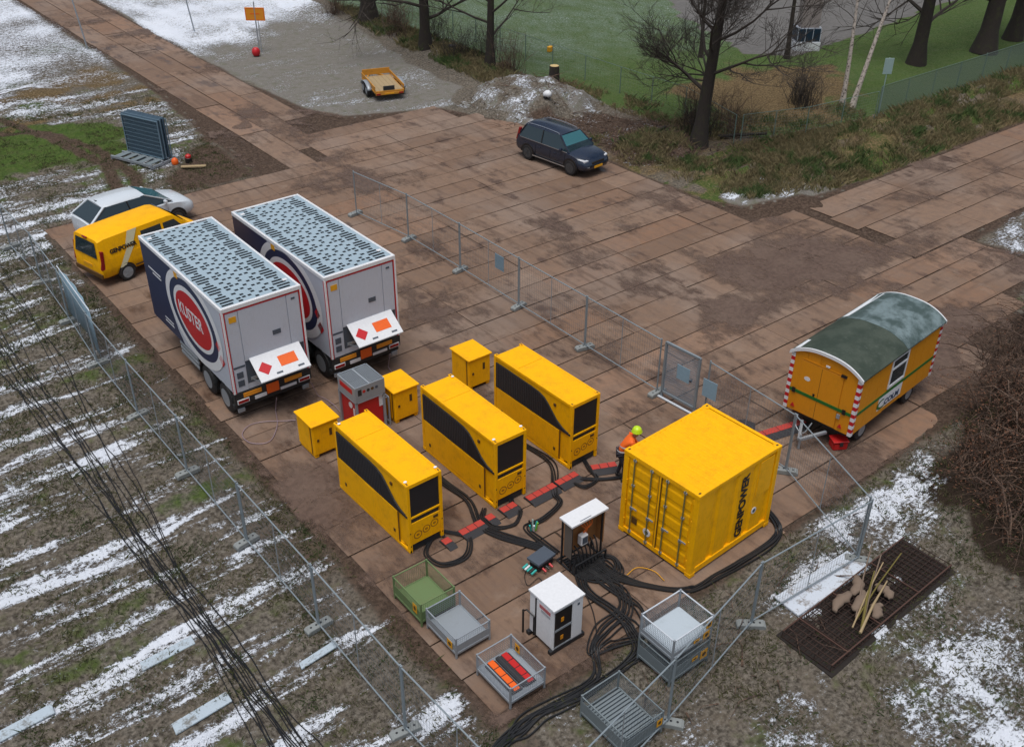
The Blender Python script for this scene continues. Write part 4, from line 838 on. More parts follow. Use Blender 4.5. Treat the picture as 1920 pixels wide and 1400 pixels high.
    for xc in (1.0, 3.8):
        for yc, sg in ((0.14, 1), (Wy - 0.14, -1)):
            w = MB().cyl((xc, yc, 0.34), (xc, yc + sg * 0.2, 0.34), 0.34, 20).build('wheel', RUB, t, bevel=0.03); MB().cyl((xc, yc - sg * 0.01, 0.34), (xc, yc, 0.34), 0.19, 14).build('rim', GALV, w)
        MB().cyl((xc, 0.3, 0.34), (xc, Wy - 0.3, 0.34), 0.04, 8).build('axle', DRK, t)
    MB().bar((0.05, 1.55, 0.42), (-0.75, 1.15, 0.36), 0.08).build('tow_bar', GALV, t); MB().bar((0.05, 0.75, 0.42), (-0.75, 1.13, 0.36), 0.08).build('tow_bar', GALV, t)
    MB().cyl((-0.68, 1.14, 0.0), (-0.68, 1.14, 0.5), 0.035, 8).build('jockey_post', GALV, t)
    MB().tube(catmull([(0.0, 1.7, 0.6), (-0.2, 1.6, 0.35), (-0.25, 1.3, 0.25), (-0.02, 1.2, 0.55)]), 0.018, 6).build('hose_loop', GALV, t, smooth=True)
make_hut()
# stuff beside the hut
t = thing('wheel_clamp_box', 'bright red box on the ground at the near corner of the orange hut', 'box', (*(22.23, 12.85), PT), -0.55)
MB().box(-0.22, 0.22, -0.18, 0.18, 0.0, 0.26).build('box_shell', REDP, t, bevel=0.03, seg=2); MB().box(-0.24, 0.24, -0.20, 0.20, 0.26, 0.32).build('lid', REDP, t, bevel=0.02); MB().box(-0.05, 0.05, -0.215, -0.2, 0.16, 0.3).build('clasp', DRK, t)
pm_, nt_, b_ = nodes_of('puddle_water', 0.06, 0, 0.6); b_.inputs['Base Color'].default_value = (0.035, 0.03, 0.028, 1)
o = MB().prism([(0.0, 0.05), (0.35, -0.08), (0.9, -0.05), (1.2, 0.2), (1.1, 0.55), (0.75, 0.7), (0.3, 0.6), (0.02, 0.35)], 'z', 0.012, 0.022).build('puddle', pm_, loc=(*(20.02, 14.89), PT)); tag(o, 'small dark puddle beside the cable ramp near the orange hut', 'puddle', kind='stuff')

# ------------------------------------------------------------------ wire pallet cages
def mesh_wall(mb, a, b, z0, z1, sp=0.05, r=0.0022):
    a = Vector(a); b = Vector(b); L_ = (b - a).length; n = max(2, int(L_ / sp)); m = max(2, int((z1 - z0) / sp))
    for k in range(1, n): p = a.lerp(b, k / n); mb.bar((p.x, p.y, z0), (p.x, p.y, z1), r * 2)
    for k in range(1, m): z_ = z0 + (z1 - z0) * k / m; mb.bar((a.x, a.y, z_), (b.x, b.y, z_), r * 2)
def cage(label, loc, w, d, h_, mat, group=None, solid=(), floor='plate', stickers=(), rz=0, legs=0.12, trim=None, sheet_h=None):
    t = thing('pallet_cage', label, 'pallet cage', loc, rz, group); trim = trim or mat
    for a in (0, w - 0.045):
        for b_ in (0, d - 0.045): MB().box(a, a + 0.045, b_, b_ + 0.045, 0, h_ + 0.02).build('corner_post', mat, t, bevel=0.005)
    tp = MB(); tp.box(0.045, w - 0.045, 0.0, 0.03, h_ - 0.03, h_); tp.box(0.045, w - 0.045, d - 0.03, d, h_ - 0.03, h_); tp.box(0, 0.03, 0.045, d - 0.045, h_ - 0.03, h_); tp.box(w - 0.03, w, 0.045, d - 0.045, h_ - 0.03, h_)
    tp.build('top_rim', trim, t, bevel=0.006)
    bt = MB(); bt.box(0.045, w - 0.045, 0.0, 0.04, legs, legs + 0.07); bt.box(0.045, w - 0.045, d - 0.04, d, legs, legs + 0.07); bt.box(0, 0.04, 0.045, d - 0.045, legs, legs + 0.07); bt.box(w - 0.04, w, 0.045, d - 0.045, legs, legs + 0.07)
    bt.build('base_frame', mat, t, bevel=0.006)
    if floor == 'plate': MB().box(0.04, w - 0.04, 0.04, d - 0.04, legs + 0.03, legs + 0.06).build('floor_sheet', mat, t)
    elif floor == 'slats':
        n = 15
        for k in range(n): s_ = (d - 0.1) / n; MB().box(0.04, w - 0.04, 0.05 + k * s_, 0.05 + k * s_ + s_ * 0.62, legs + 0.03, legs + 0.06).build('floor_slat', mat, t)
        MB().box(0.05, w - 0.05, 0.05, d - 0.05, legs + 0.0, legs + 0.02).build('floor_sheet', GREY, t)
    walls = {'front': ((0.045, 0.015), (w - 0.045, 0.015)), 'back': ((0.045, d - 0.015), (w - 0.045, d - 0.015)), 'left': ((0.015, 0.045), (0.015, d - 0.045)), 'right': ((w - 0.015, 0.045), (w - 0.015, d - 0.045))}
    for k, (a, b_) in walls.items():
        m_ = MB(); top = h_ - 0.03
        if k in solid:
            zt_ = sheet_h or top; m_.box(min(a[0], b_[0]) - (0.005 if a[0] == b_[0] else 0), max(a[0], b_[0]) + (0.005 if a[0] == b_[0] else 0), min(a[1], b_[1]) - (0.005 if a[1] == b_[1] else 0), max(a[1], b_[1]) + (0.005 if a[1] == b_[1] else 0), legs + 0.07, zt_)
            o = m_.build('side_sheet', mat, t)
            if sheet_h: m2 = MB(); mesh_wall(m2, (*a, 0), (*b_, 0), sheet_h, top); m2.build('side_mesh', mat, t, kind='stuff')
        else: mesh_wall(m_, (*a, 0), (*b_, 0), legs + 0.07, top); o = m_.build('side_mesh', mat, t, kind='stuff')
    for (side, s0, z0, sw, sh) in stickers:
        if side == 'left': st = MB().box(-0.006, -0.001, s0, s0 + sw, z0, z0 + sh); mk = MB().prism(ellipse(s0 + sw / 2, z0 + sh / 2, sw * 0.28, sh * 0.25, 12), 'x', -0.009, -0.005)
        elif side == 'front': st = MB().box(s0, s0 + sw, -0.006, -0.001, z0, z0 + sh); mk = MB().prism(ellipse(s0 + sw / 2, z0 + sh / 2, sw * 0.28, sh * 0.25, 12), 'y', -0.009, -0.005)
        else: st = MB().box(w - 0.05, w - 0.045, s0, s0 + sw, z0, z0 + sh); mk = MB().prism(ellipse(s0 + sw / 2, z0 + sh / 2, sw * 0.28, sh * 0.25, 12), 'x', w - 0.056, w - 0.05)
        so = st.build('yellow_sticker', YSTK, t); mk.build('sticker_mark', SEAM, so)
    return t
GC = 'open steel pallet cages'
GALVD = paint('dull_cage_steel', (0.19, 0.23, 0.25), 0.55, 0.5, (0.14, 0.12, 0.10), metal=0.2, scale=4)
cage('rusty green painted open pallet cage beside the nearest battery container', (8.72, 14.42, PT), 0.98, 1.20, 0.70, GREENP, None, ('left', 'front'), stickers=(('left', 0.16, 0.30, 0.17, 0.26),), rz=0.0, sheet_h=0.45)
cage('empty grey steel pallet cage touching the green cage', (8.80, 13.14, PT), 0.97, 1.20, 0.62, GALV, GC, ('left', 'front'), stickers=(('left', 0.14, 0.20, 0.20, 0.22),), sheet_h=0.40)
cage('grey pallet cage holding red and black cable ramps', (8.90, 11.30, PT), 0.98, 1.22, 0.64, GALV, GC, (), stickers=(('right', 0.86, 0.32, 0.16, 0.24),), legs=0.16)
cage('grey pallet cage carrying another cage on top of it, by the bottom fence', (12.02, 9.66, 0.0), 1.24, 1.02, 0.70, GALVD, GC, ('left', 'front'), stickers=(('front', 0.95, 0.22, 0.22, 0.26), ('front', 0.68, 0.34, 0.18, 0.10)), sheet_h=0.5)
cage('snow-filled grey pallet cage, topmost of its stack', (12.02, 9.66, 0.72), 1.24, 1.02, 0.70, GALV, GC, ('left', 'front'), stickers=(('front', 1.0, 0.42, 0.18, 0.22), ('front', 0.95, 0.14, 0.20, 0.20), ('front', 0.65, 0.20, 0.18, 0.08)), sheet_h=0.30, trim=GALVL)
o = MB().prism([(12.08, 9.72), (13.2, 9.72), (13.2, 10.62), (12.08, 10.62)], 'z', 0.92, 0.98).build('snow_layer', THINS, bevel=0.02, seg=2); tag(o, 'smooth layer of snow lying inside the topmost pallet cage', 'snow')
cage('slatted grey pallet cage half outside the bottom fence', (9.97, 8.92, 0.0), 1.10, 1.36, 0.66, GALVD, GC, ('front', 'left'), floor='slats', stickers=(('front', 0.90, 0.30, 0.16, 0.20),), sheet_h=0.5)
# cable ramps lying in the cage
def ramp_piece(label, loc, rz, n=4, seg=0.25, w=0.30, group=None, lid=RAMPR):
    t = thing('cable_ramp', label, 'cable ramp', loc, rz, group); L_ = n * seg
    MB().prism([(-w / 2, 0), (w / 2, 0), (w / 2 - 0.10, 0.062), (-w / 2 + 0.10, 0.062)], 'x', 0, L_).build('rubber_base', RAMP, t, bevel=0.006)
    ya_ = (-w / 2 + 0.07) if w < 0.4 else -0.03; [MB().box(0.01 + k * seg, (k + 1) * seg - 0.01, ya_, w / 2 - 0.08, 0.058, 0.078).build('lid', lid, t, bevel=0.006) for k in range(n)]
    return t
cr0 = (9.10, 11.42, PT + 0.24)
for k, (dx, lid, lb) in enumerate(((0.12, ORSIGN, 'orange-red cable ramp lying in the cage, closest to the field'), (0.50, REDP, 'red cable ramp lying in the cage, closest to the white cabinet'))):
    ramp_piece(lb, (9.08 + dx, 11.42, PT + 0.24), PI / 2, 4, 0.25, 0.30, None, lid)
t = thing('cable_ramp', 'black cable ramp lying between the two red ones in the cage', 'cable ramp', (9.42, 11.44, PT + 0.235), PI / 2); MB().box(0, 1.0, -0.06, 0.06, 0, 0.07).build('rubber_base', RAMP, t, bevel=0.02); MB().box(0.02, 0.98, -0.03, 0.03, 0.07, 0.085).build('lid', RAMP, t, bevel=0.005)

# ------------------------------------------------------------------ white distribution cabinet
t = thing('distribution_cabinet', 'white electrical cabinet with two open black bays on black skids', 'electrical cabinet', (10.60, 11.92, PT))
MB().box(0.02, 0.88, 0.02, 0.86, 0.10, 1.30).build('body', WHTP, t, bevel=0.006); MB().box(-0.01, 0.91, -0.01, 0.89, 1.30, 1.36).build('roof', WHTP, t, bevel=0.008)
for a in (0.0, 0.78): MB().box(-0.06, 0.96, a, a + 0.10, 0, 0.10).build('skid', BLK, t)
MB().box(0.05, 0.54, 0.006, 0.03, 0.14, 1.24).build('open_bay', BLKP, t); MB().box(0.05, 0.54, -0.004, 0.02, 0.66, 0.72).build('bay_divider', GALV, t); MB().box(0.05, 0.54, -0.004, 0.02, 0.14, 0.18).build('bay_sill', GALV, t)
for k in range(2): MB().box(0.22, 0.30, -0.002, 0.012, 0.34 + k * .56, 0.46 + k * .56).build('breaker', ORA, t)
MB().box(0.58, 0.86, 0.008, 0.03, 0.14, 1.26).build('side_door', WHTP, t, bevel=0.004); MB().box(0.70, 0.76, 0.0, 0.012, 1.12, 1.18).build('lock', GREY, t)
MB().box(0.005, 0.03, 0.10, 0.60, 0.14, 1.25).build('panel', WHTP, t, bevel=0.004); MB().box(0.0, 0.022, 0.62, 0.65, 0.10, 1.25).build('black_post', BLKP, t)
pn = MB().box(-0.001, 0.006, 0.12, 0.50, 1.10, 1.20).build('red_label', plain('faded_red', (0.45, 0.12, 0.13)), t); MB().box(-0.001, 0.006, 0.12, 0.44, 1.00, 1.08).build('grey_label', plain('pale_grey_print', (0.4, 0.42, 0.45)), t)
MB().tube([(-0.02, 0.66, 0.1), (-0.02, 0.66, 0.68), (-0.04, 0.9, 0.72), (-0.02, 1.0, 0.6)], 0.02, 6).build('earth_cable', CABLE, t); MB().bar((-0.10, 0.95, 0), (-0.10, 0.95, 0.72), 0.035).build('black_post', BLKP, t)

# ------------------------------------------------------------------ plywood connection board
t = thing('connection_board', 'upright plywood cable board with white roof and small white meter box', 'connection board', (12.62, 13.66, PT))
for a in (0.02, 1.02):
    for b_ in (0.02, 0.36): MB().box(a, a + 0.04, b_, b_ + 0.04, 0, 1.52).build('leg', BLK, t)
MB().box(0.0, 1.08, 0.26, 0.285, 0.40, 1.50).build('back_board', WOOD, t); MB().box(0.0, 0.02, 0.0, 0.26, 0.45, 1.50).build('side_board', paint('weathered_board', (0.12, 0.10, 0.085), .8, .5), t); MB().box(1.06, 1.08, 0.0, 0.26, 0.45, 1.50).build('side_board', WOOD, t)
MB().box(-0.05, 1.14, -0.06, 0.42, 1.50, 1.56).build('roof', WHTP, t, bevel=0.006); MB().box(0.25, 0.6, -0.02, 0.0, 1.5605, 1.565).build('strap', GREY, t)
mb_ = MB().box(0.36, 0.58, 0.02, 0.18, 0.66, 0.96).build('meter_box', WHTP, t, bevel=0.015); MB().box(0.39, 0.55, 0.01, 0.02, 0.72, 0.92).build('meter_window', GREY, mb_)
for k in range(5): MB().tube(catmull([(0.35 + k * 0.12, 0.22, 1.35 - 0.03 * k), (0.5 + k * 0.06, 0.10, 1.15), (0.62 - k * .03, 0.12, 1.0), (0.5 + k * .05, 0.2, 0.75)]), 0.014, 5).build('orange_cable', plain('orange_cable_jacket', (0.75, 0.16, 0.02)), t, smooth=True)
for k in range(7): MB().tube(catmull([(0.15 + k * 0.13, 0.2, 0.62), (0.18 + k * 0.12, 0.05, 0.5), (0.2 + k * 0.11, -0.05, 0.2), (0.25 + k * 0.1, -0.1, 0.03)]), 0.022, 6).build('drop_cable', CABLE, t, smooth=True)
fr = MB(); [fr.bar(a, b_, 0.04) for a, b_ in (((0.04, -0.15, 0.02), (1.04, -0.15, 0.02)), ((0.04, 0.55, 0.02), (1.04, 0.55, 0.02)), ((0.04, -0.15, 0.02), (0.04, 0.55, 0.02)), ((1.04, -0.15, 0.02), (1.04, 0.55, 0.02)), ((0.04, -0.15, 0.32), (1.04, -0.15, 0.32)), ((0.04, -.15, 0), (0.04, -.15, .32)), ((1.04, -.15, 0), (1.04, -.15, .32)))]; fr.build('foot_frame', BLK, t)
t = thing('junction_box', 'low slate-grey junction box left of the plywood board with teal plugs', 'junction box', (11.98, 14.10, PT), 0.12)
MB().box(0, 0.62, 0, 0.42, 0.22, 0.30).build('lid', GREY, t, bevel=0.01); MB().box(0.05, 0.57, 0.05, 0.37, 0.0, 0.22).build('case', BLK, t, bevel=0.01)
for k in range(5): c = MB().cyl((-0.03, 0.06 + k * 0.075, 0.13), (-0.20, 0.06 + k * 0.075, 0.10), 0.028, 8).build('plug', (TEAL, CABLE, TEAL, WHTP, TEAL)[k], t)
for k in range(3): MB().cyl((0.12 + k * 0.12, -0.02, 0.14), (0.12 + k * 0.12, -0.14, 0.11), 0.028, 8).build('red_plug', (RED, CABLE, RED)[k], t)
t = thing('plug_bundle', 'bundle of teal and green capped cable plugs standing on the plates', 'cable plugs', (*(12.90, 15.45), PT))
for k in range(6):
    a = k * 1.05; MB().cyl((0.07 * math.cos(a), 0.07 * math.sin(a), 0.03), (0.12 * math.cos(a), 0.12 * math.sin(a), 0.24 + 0.03 * (k % 3)), 0.025, 7).build('plug', (TEAL, OLIVE, CABLE, TEAL, WHTP, plain('lime_cap', (0.2, 0.5, 0.05)))[k], t)

# ------------------------------------------------------------------ ramps laid over the plates
GR = 'red-lidded cable ramps laid over the cables'
specs = [((10.72, 16.36), 0.03, 1, 'single short cable ramp at the corner of the nearest battery container'), ((11.28, 16.38), 0.02, 3, 'cable ramp with red lid between the nearest and the middle battery container'),
         ((12.16, 16.42), 0.02, 1, 'lone orange-red ramp section under the thick cable bundle'), ((12.66, 16.44), 0.02, 2, 'cable ramp with red lid in front of the middle battery container'),
         ((13.52, 16.40), 0.02, 4, 'cable ramp with long red lid behind the plywood board'), ((14.58, 16.42), 0.02, 3, 'cable ramp with red lid at the corner of the battery container nearest the fence'),
         ((15.78, 16.38), -0.42, 3, 'cable ramp with red lid disappearing behind the shipping container'), ((19.5, 14.80), -0.22, 6, 'longest cable ramp with red lid between the shipping container and the orange hut')]
for k, (p_, r_, n_, lb) in enumerate(specs):
    sg = 0.25 if k < 7 else 0.5
    ramp_piece(lb, (*p_, PT + 0.006), r_, n_, sg, 0.52 if k < 7 else 0.55, GR)

# ------------------------------------------------------------------ cables
def cable(name, label, pts, r, mat=CABLE, group=None, n=6, z=None):
    D = catmull([(q[0], q[1], q[2] if len(q) > 2 else 0.0) for q in pts], 9)
    a_ = np.array([p_.x for p_ in D]); b_ = np.array([p_.y for p_ in D]); g_ = np.where(polysd(a_, b_, ROAD) < 0, PT, terrain_z(a_, b_)) + r + 0.012 + 0.02 * vn(a_ * 3, b_ * 3, int(r * 1e4))
    P = [(p_.x, p_.y, max(p_.z, z_)) for p_, z_ in zip(D, g_)]
    o = MB().tube(P, r, n).build(name, mat, smooth=True); return tag(o, label, 'cable', group)
def bundle(label, pts, n, spread, r, group, seed=1, names='power_cable'):
    rr = random.Random(seed)
    for k in range(n):
        o0 = (k - (n - 1) / 2) / max(1, n - 1) * 2 * spread; ph = rr.uniform(0, 6); P = []
        for i, q in enumerate(pts):
            a = Vector(pts[max(i - 1, 0)][:2]); b_ = Vector(pts[min(i + 1, len(pts) - 1)][:2]); d = (b_ - a).normalized(); nn = Vector((-d.y, d.x))
            off = o0 * (0.75 + 0.35 * math.sin(i * 1.3 + ph)) + rr.uniform(-1, 1) * spread * 0.28
            P.append((q[0] + nn.x * off, q[1] + nn.y * off) + ((q[2],) if len(q) > 2 else ()))
        cable(names, label, P, r, CABLE, group)
Gc = {}
bundle('thick black cables curving around the foot of the big yellow container', [(13.39, 13.80), (13.41, 12.93), (13.78, 12.18), (14.50, 11.44), (15.57, 11.38), (16.90, 11.32), (17.68, 11.36), (18.12, 11.67), (18.4, 12.6), (18.35, 13.6), (17.5, 15.0), (16.6, 15.9)], 6, 0.11, 0.026, 'black cables around the big yellow container', 3)
bundle('black cables lying in a bundle along the flank of the middle battery container', [(12.15, 19.6), (12.2, 18.4), (12.25, 17.4), (11.92, 16.46), (12.06, 15.83), (12.52, 14.97), (12.71, 14.57)], 6, 0.12, 0.024, 'cables beside the middle battery container', 4)
bundle('black cables running along the flank of the battery container nearest the fence', [(14.9, 19.8), (15.0, 18.5), (15.05, 17.3), (14.33, 16.27), (14.15, 15.84), (13.39, 15.60), (12.80, 15.65), (12.75, 15.04), (12.81, 14.37)], 4, 0.10, 0.022, 'cables beside the far battery container', 5)
bundle('black cables looped at the front corner of the nearest battery container', [(10.9, 16.9), (11.13, 16.68), (11.40, 16.22), (10.93, 15.69), (10.29, 15.83), (10.19, 16.39), (10.66, 16.79), (10.95, 16.7)], 4, 0.07, 0.02, 'cable loops at the nearest battery container', 6)
bundle('black cables looped under the front of the middle battery container', [(13.3, 16.9), (13.12, 16.63), (13.09, 16.24), (12.65, 15.91), (12.17, 16.09), (12.11, 16.59), (12.4, 16.9)], 4, 0.06, 0.02, 'cable loops at the middle battery container', 7)
bundle('black cables looped under the front of the fence-side battery container', [(16.0, 17.0), (15.79, 16.49), (15.62, 16.01), (15.12, 15.96), (15.05, 16.45), (15.64, 15.99), (16.26, 15.67), (16.6, 15.9)], 4, 0.06, 0.02, 'cable loops at the far battery container', 8)
bundle('black cables running from the board past the white cabinet and out under the fence', [(12.92, 13.67), (12.52, 12.92), (12.56, 12.01), (12.55, 11.28), (12.25, 10.79), (11.64, 10.68), (10.96, 10.64), (10.21, 10.67), (9.40, 10.77), (8.79, 10.72), (8.19, 10.69), (7.0, 10.2)], 6, 0.16, 0.024, 'cables snaking past the white cabinet', 9)
bundle('black cables looping loosely between the white cabinet and the stacked cages', [(13.09, 13.66), (13.14, 13.03), (13.24, 12.37), (12.81, 11.82), (12.06, 11.66), (11.49, 11.48), (11.07, 10.93), (10.54, 10.78), (9.76, 10.84), (9.00, 10.90), (8.32, 10.75), (6.8, 10.4)], 5, 0.14, 0.022, 'cables looping by the stacked cages', 10)
bundle('black cables forming wide loops beside the plywood board', [(13.03, 13.70), (12.97, 13.04), (13.07, 12.28), (13.12, 11.69), (12.69, 11.07), (11.88, 11.28), (11.33, 11.40), (11.97, 11.83), (12.82, 12.02), (13.16, 12.66), (13.12, 13.40)], 4, 0.12, 0.02, 'wide cable loops beside the plywood board', 11)
bundle('black cables tangled in a heap under the plywood board', [(12.72, 13.95), (13.11, 13.89), (13.25, 13.54), (13.60, 13.63), (13.80, 13.35), (13.58, 12.92), (13.04, 13.11), (12.74, 13.57), (13.28, 13.88), (13.46, 13.37), (12.72, 13.35)], 6, 0.14, 0.024, 'cables heaped under the plywood board', 12)
cable('earth_wire', 'thin dark wire curling on the plates behind the white cabinet', [(12.68, 14.22), (12.29, 14.47), (11.75, 14.34), (11.51, 13.94), (11.89, 13.99), (11.82, 13.70)], 0.009)
cable('thin_cable', 'thin black cable curving behind the white cabinet', [(12.40, 12.79), (12.18, 12.31), (11.79, 11.76), (11.23, 11.19), (10.92, 10.76)], 0.013)
cable('yellow_lead', 'thin yellow lead arcing on the plates by the yellow container', [(13.67, 12.73), (14.06, 12.76), (14.30, 12.43), (14.27, 12.03)], 0.010, YSTK)
cable('gas_hose', 'pale pink hose looping on the plates behind the left trailer', [(10.15, 24.4, 0.55), (10.12, 24.53), (9.77, 23.74), (9.22, 23.16), (8.76, 23.44), (8.77, 24.00), (9.33, 24.26), (10.34, 23.65)], 0.012, PINK)
cable('gas_hose', 'pale pink hose running from the right trailer to the left one', [(11.35, 24.45, 0.6), (11.55, 24.36), (11.66, 23.71), (11.6, 22.9)], 0.010, PINK)
cable('gas_hose', 'pale hose hanging below the right trailer towards the red tank', [(14.2, 24.4, 0.6), (14.16, 24.52), (14.08, 24.17)], 0.010, PINK)
rr = random.Random(5)
for k in range(13):
    u = (k - 6) / 6; P = []; f1 = rr.uniform(0, 6); f2 = rr.uniform(0.35, 0.6)
    for i in range(17):
        yy = 45 - i * 2.3; sp = 0.62 + 0.30 * math.sin(0.36 * i + 0.6)
        P.append((4.72 - 0.05 * math.sin(i * 0.3) + u * sp * 0.9 + 0.15 * math.sin(yy * f2 + f1) + rr.uniform(-.07, .07) + (0.55 * max(0, min(1, (yy - 19) / 9)) if k > 9 else 0), yy))
    cable('field_cable', 'black cable lying in a loose bundle across the snowy field', P, 0.011 + 0.002 * (k % 3), CABLE, 'black cables crossing the snowy field', 5)

# ------------------------------------------------------------------ temporary fence
FRAME = paint('fence_tube', (0.26, 0.31, 0.345), 0.5, 0.35, (0.14, 0.13, 0.12), metal=0.3, scale=5)
def make_panel(L_, h_, label):
    t = thing('wire_fence', label, 'fence')
    f = MB(); R_ = 0.026
    for a in (0.02, L_ - 0.02): f.cyl((a, 0, 0.02), (a, 0, h_ + 0.02), R_, 8)
    for z_ in (0.16, h_ - 0.03): f.cyl((0.02, 0, z_), (L_ - 0.02, 0, z_), 0.019, 8)
    f.build('frame', FRAME, t, smooth=True); MB().cyl((L_ / 2, 0.0, 0.16), (L_ / 2, 0, h_ - 0.03), 0.014, 6).build('mid_rod', GALV, t)
    w = MB(); n = int(L_ / 0.10)
    for k in range(1, n): w.bar((k * L_ / n, 0.0, 0.17), (k * L_ / n, 0.0, h_ - 0.04), 0.0030)
    for k in range(1, 9): z_ = 0.16 + (h_ - 0.19) * k / 9; w.bar((0.03, 0.0, z_), (L_ - 0.03, 0.0, z_), 0.0030)
    w.build('wire_mesh', WIRE, t, kind='stuff'); return t
_pan = {}
def panel(a, b, label, group, h_=1.99):
    a = Vector(a); b = Vector(b); L_ = (b - a).length; key = round(L_, 1)
    if key not in _pan: _pan[key] = make_panel(L_, h_, 'x'); o = _pan[key]
    else: o = copy_tree(_pan[key])
    z_ = max(gz(*a), gz(*b)) if True else 0
    place(o, (a.x, a.y, 0.02), math.atan2(b.y - a.y, b.x - a.x), label, group); return o
def make_foot():
    t = thing('concrete_block', 'x', 'concrete block')
    m_ = MB().prism([(-0.34, 0), (0.34, 0), (0.34, 0.10), (0.28, 0.14), (-0.28, 0.14), (-0.34, 0.10)], 'y', -0.11, 0.11); m_.build('block_body', CONC, t, bevel=0.012)
    for a in (-0.2, -0.06, 0.06, 0.2): MB().cyl((a, 0, 0.135), (a, 0, 0.143), 0.028, 8).build('socket_hole', BLK, t)
    return t
foot0 = make_foot(); used = [False]
def foot(p, rz, label, group):
    o = foot0 if not used[0] else copy_tree(foot0); used[0] = True
    z_ = gz(*p) if polysd(np.array([p[0]]), np.array([p[1]]), ROAD)[0] > 0 else PT
    place(o, (p[0], p[1], z_), rz, label, group)
left = [(7.0, 8.6), (6.84, 12.2), (6.82, 15.85), (6.78, 19.55), (6.74, 23.2), (6.70, 26.8), (6.72, 30.4), (6.95, 34.0), (7.1, 37.6), (7.0, 41.2)]
nm = ['below the frame edge', 'nearest', 'second', 'third', 'fourth', 'fifth', 'sixth', 'seventh', 'last']
for k in range(len(left) - 1):
    a, b = Vector(left[k]), Vector(left[k + 1])
    panel(a, b, '%s wire panel of the left fence, counted from the bottom of the picture' % (ORD[k]), 'wire panels of the left fence')
for k, p in enumerate(left[1:]): foot(p, rnd.gauss(0, 0.12), '%s concrete foot under the left fence, counted from the bottom' % ORD[k], 'concrete feet of the left fence')
rt = [(20.02, 18.05), (20.04, 21.5), (20.05, 25.1), (20.08, 28.75), (20.05, 32.3), (19.6, 35.8)]
for k in range(len(rt) - 1): panel(rt[k], rt[k + 1], '%s wire panel of the right fence, counted from the gate' % ORD[k], 'wire panels of the right fence')
for k, p in enumerate(rt): foot(p, rnd.gauss(0, 0.12), '%s concrete foot of the right fence, counted from the gate' % ORD[k], 'concrete feet of the right fence')
bt_ = [(20.25, 16.3), (20.05, 13.0), (18.64, 9.55), (14.82, 9.75), (11.32, 9.0), (7.9, 8.4)]
for k, (lb, fl) in enumerate((('wire panel from the open gate to the cable ramp', 0), ('wire panel slanting past the orange hut to the snow patch', 1), ('wire panel behind the snow-covered board', 2), ('wire panel by the stacked pallet cages', 3), ('wire panel in front of the slatted pallet cage', 4))):
    panel(bt_[k], bt_[k + 1], lb, 'wire panels of the bottom fence')
for k, (p, lb) in enumerate(((bt_[1], 'snowy concrete fence foot beside the big yellow container'), (bt_[2], 'concrete fence foot in the open snow by the rebar pile'), (bt_[3], 'concrete fence foot at the end of the snow-covered board'), (bt_[4], 'concrete fence foot in front of the stacked cages'))):
    foot(p, -0.9 if k != 2 else -0.7, lb, 'concrete feet of the bottom fence')
# gate
t = thing('fence_gate', 'narrow framed wire gate standing open on a bright steel sill', 'gate', (20.02, 17.85, 0.02), math.atan2(16.55 - 17.85, 20.12 - 20.02))
f = MB(); [f.bar(a, b_, 0.07) for a, b_ in (((0, 0, 0.02), (0, 0, 2.0)), ((1.28, 0, 0.02), (1.28, 0, 2.0)), ((0, 0, 1.98), (1.28, 0, 1.98)), ((0, 0, 0.22), (1.28, 0, 0.22)))]; f.build('gate_frame', FRAME, t)
w = MB(); [w.bar((k * 0.04, 0, 0.24), (k * 0.04, 0, 1.96), 0.010) for k in range(1, 32)]; [w.bar((0.02, 0, 0.24 + k * 0.08), (1.26, 0, 0.24 + k * 0.08), 0.010) for k in range(1, 22)]; w.build('wire_mesh', plain('blue_grey_wire', (0.24, 0.31, 0.38), .5), t, kind='stuff')
MB().box(0.50, 0.98, -0.02, -0.008, 0.95, 1.45).build('pale_sign', LBL, t); MB().box(-0.25, 1.7, -0.10, -0.02, 0.0, 0.05).build('sill', GALVL, t, bevel=0.01); MB().box(1.0, 1.06, -0.05, 0.05, 1.05, 1.12).build('latch', GREY, t)
o = MB().box(0, 0.5, -0.015, 0, 0.85, 1.45).build('info_board', LBL); place(o, (20.12, 16.35, 0), -PI / 2 + 0.1); tag(o, 'pale blue board hanging on the fence right beside the open gate', 'board')
o = MB().box(-0.26, 0.26, -0.015, 0, 1.05, 1.62).build('info_board', LBL); place(o, (20.09, 26.3, 0), PI / 2); tag(o, 'pale blue board hanging on the second right-hand fence panel from the gate', 'board')
# sheeted panel on the left fence
t = thing('privacy_screen', 'pale blue sheet tied along the far part of the left fence', 'screen', (6.86, 30.5, 0.0), PI / 2 - 0.05)
m_ = MB(); rows_ = []
for k in range(15):
    u = k / 14 * 3.9; dx = 0.10 * math.sin(k / 14 * PI) + 0.02 * math.sin(k * 1.9); rows_.append([(u, -dx - 0.03, 0.18), (u, -dx * 1.3 - 0.03, 1.1), (u, -dx - 0.02, 1.92)])
m_.loft(rows_, close=False, caps=False); sc_ = m_.build('sheet', LBL, t, smooth=True); sc_.modifiers.new('thick', 'SOLIDIFY').thickness = 0.012
MB().box(0, 3.9, -0.04, -0.01, 1.93, 1.96).build('top_batten', GALVL, t)

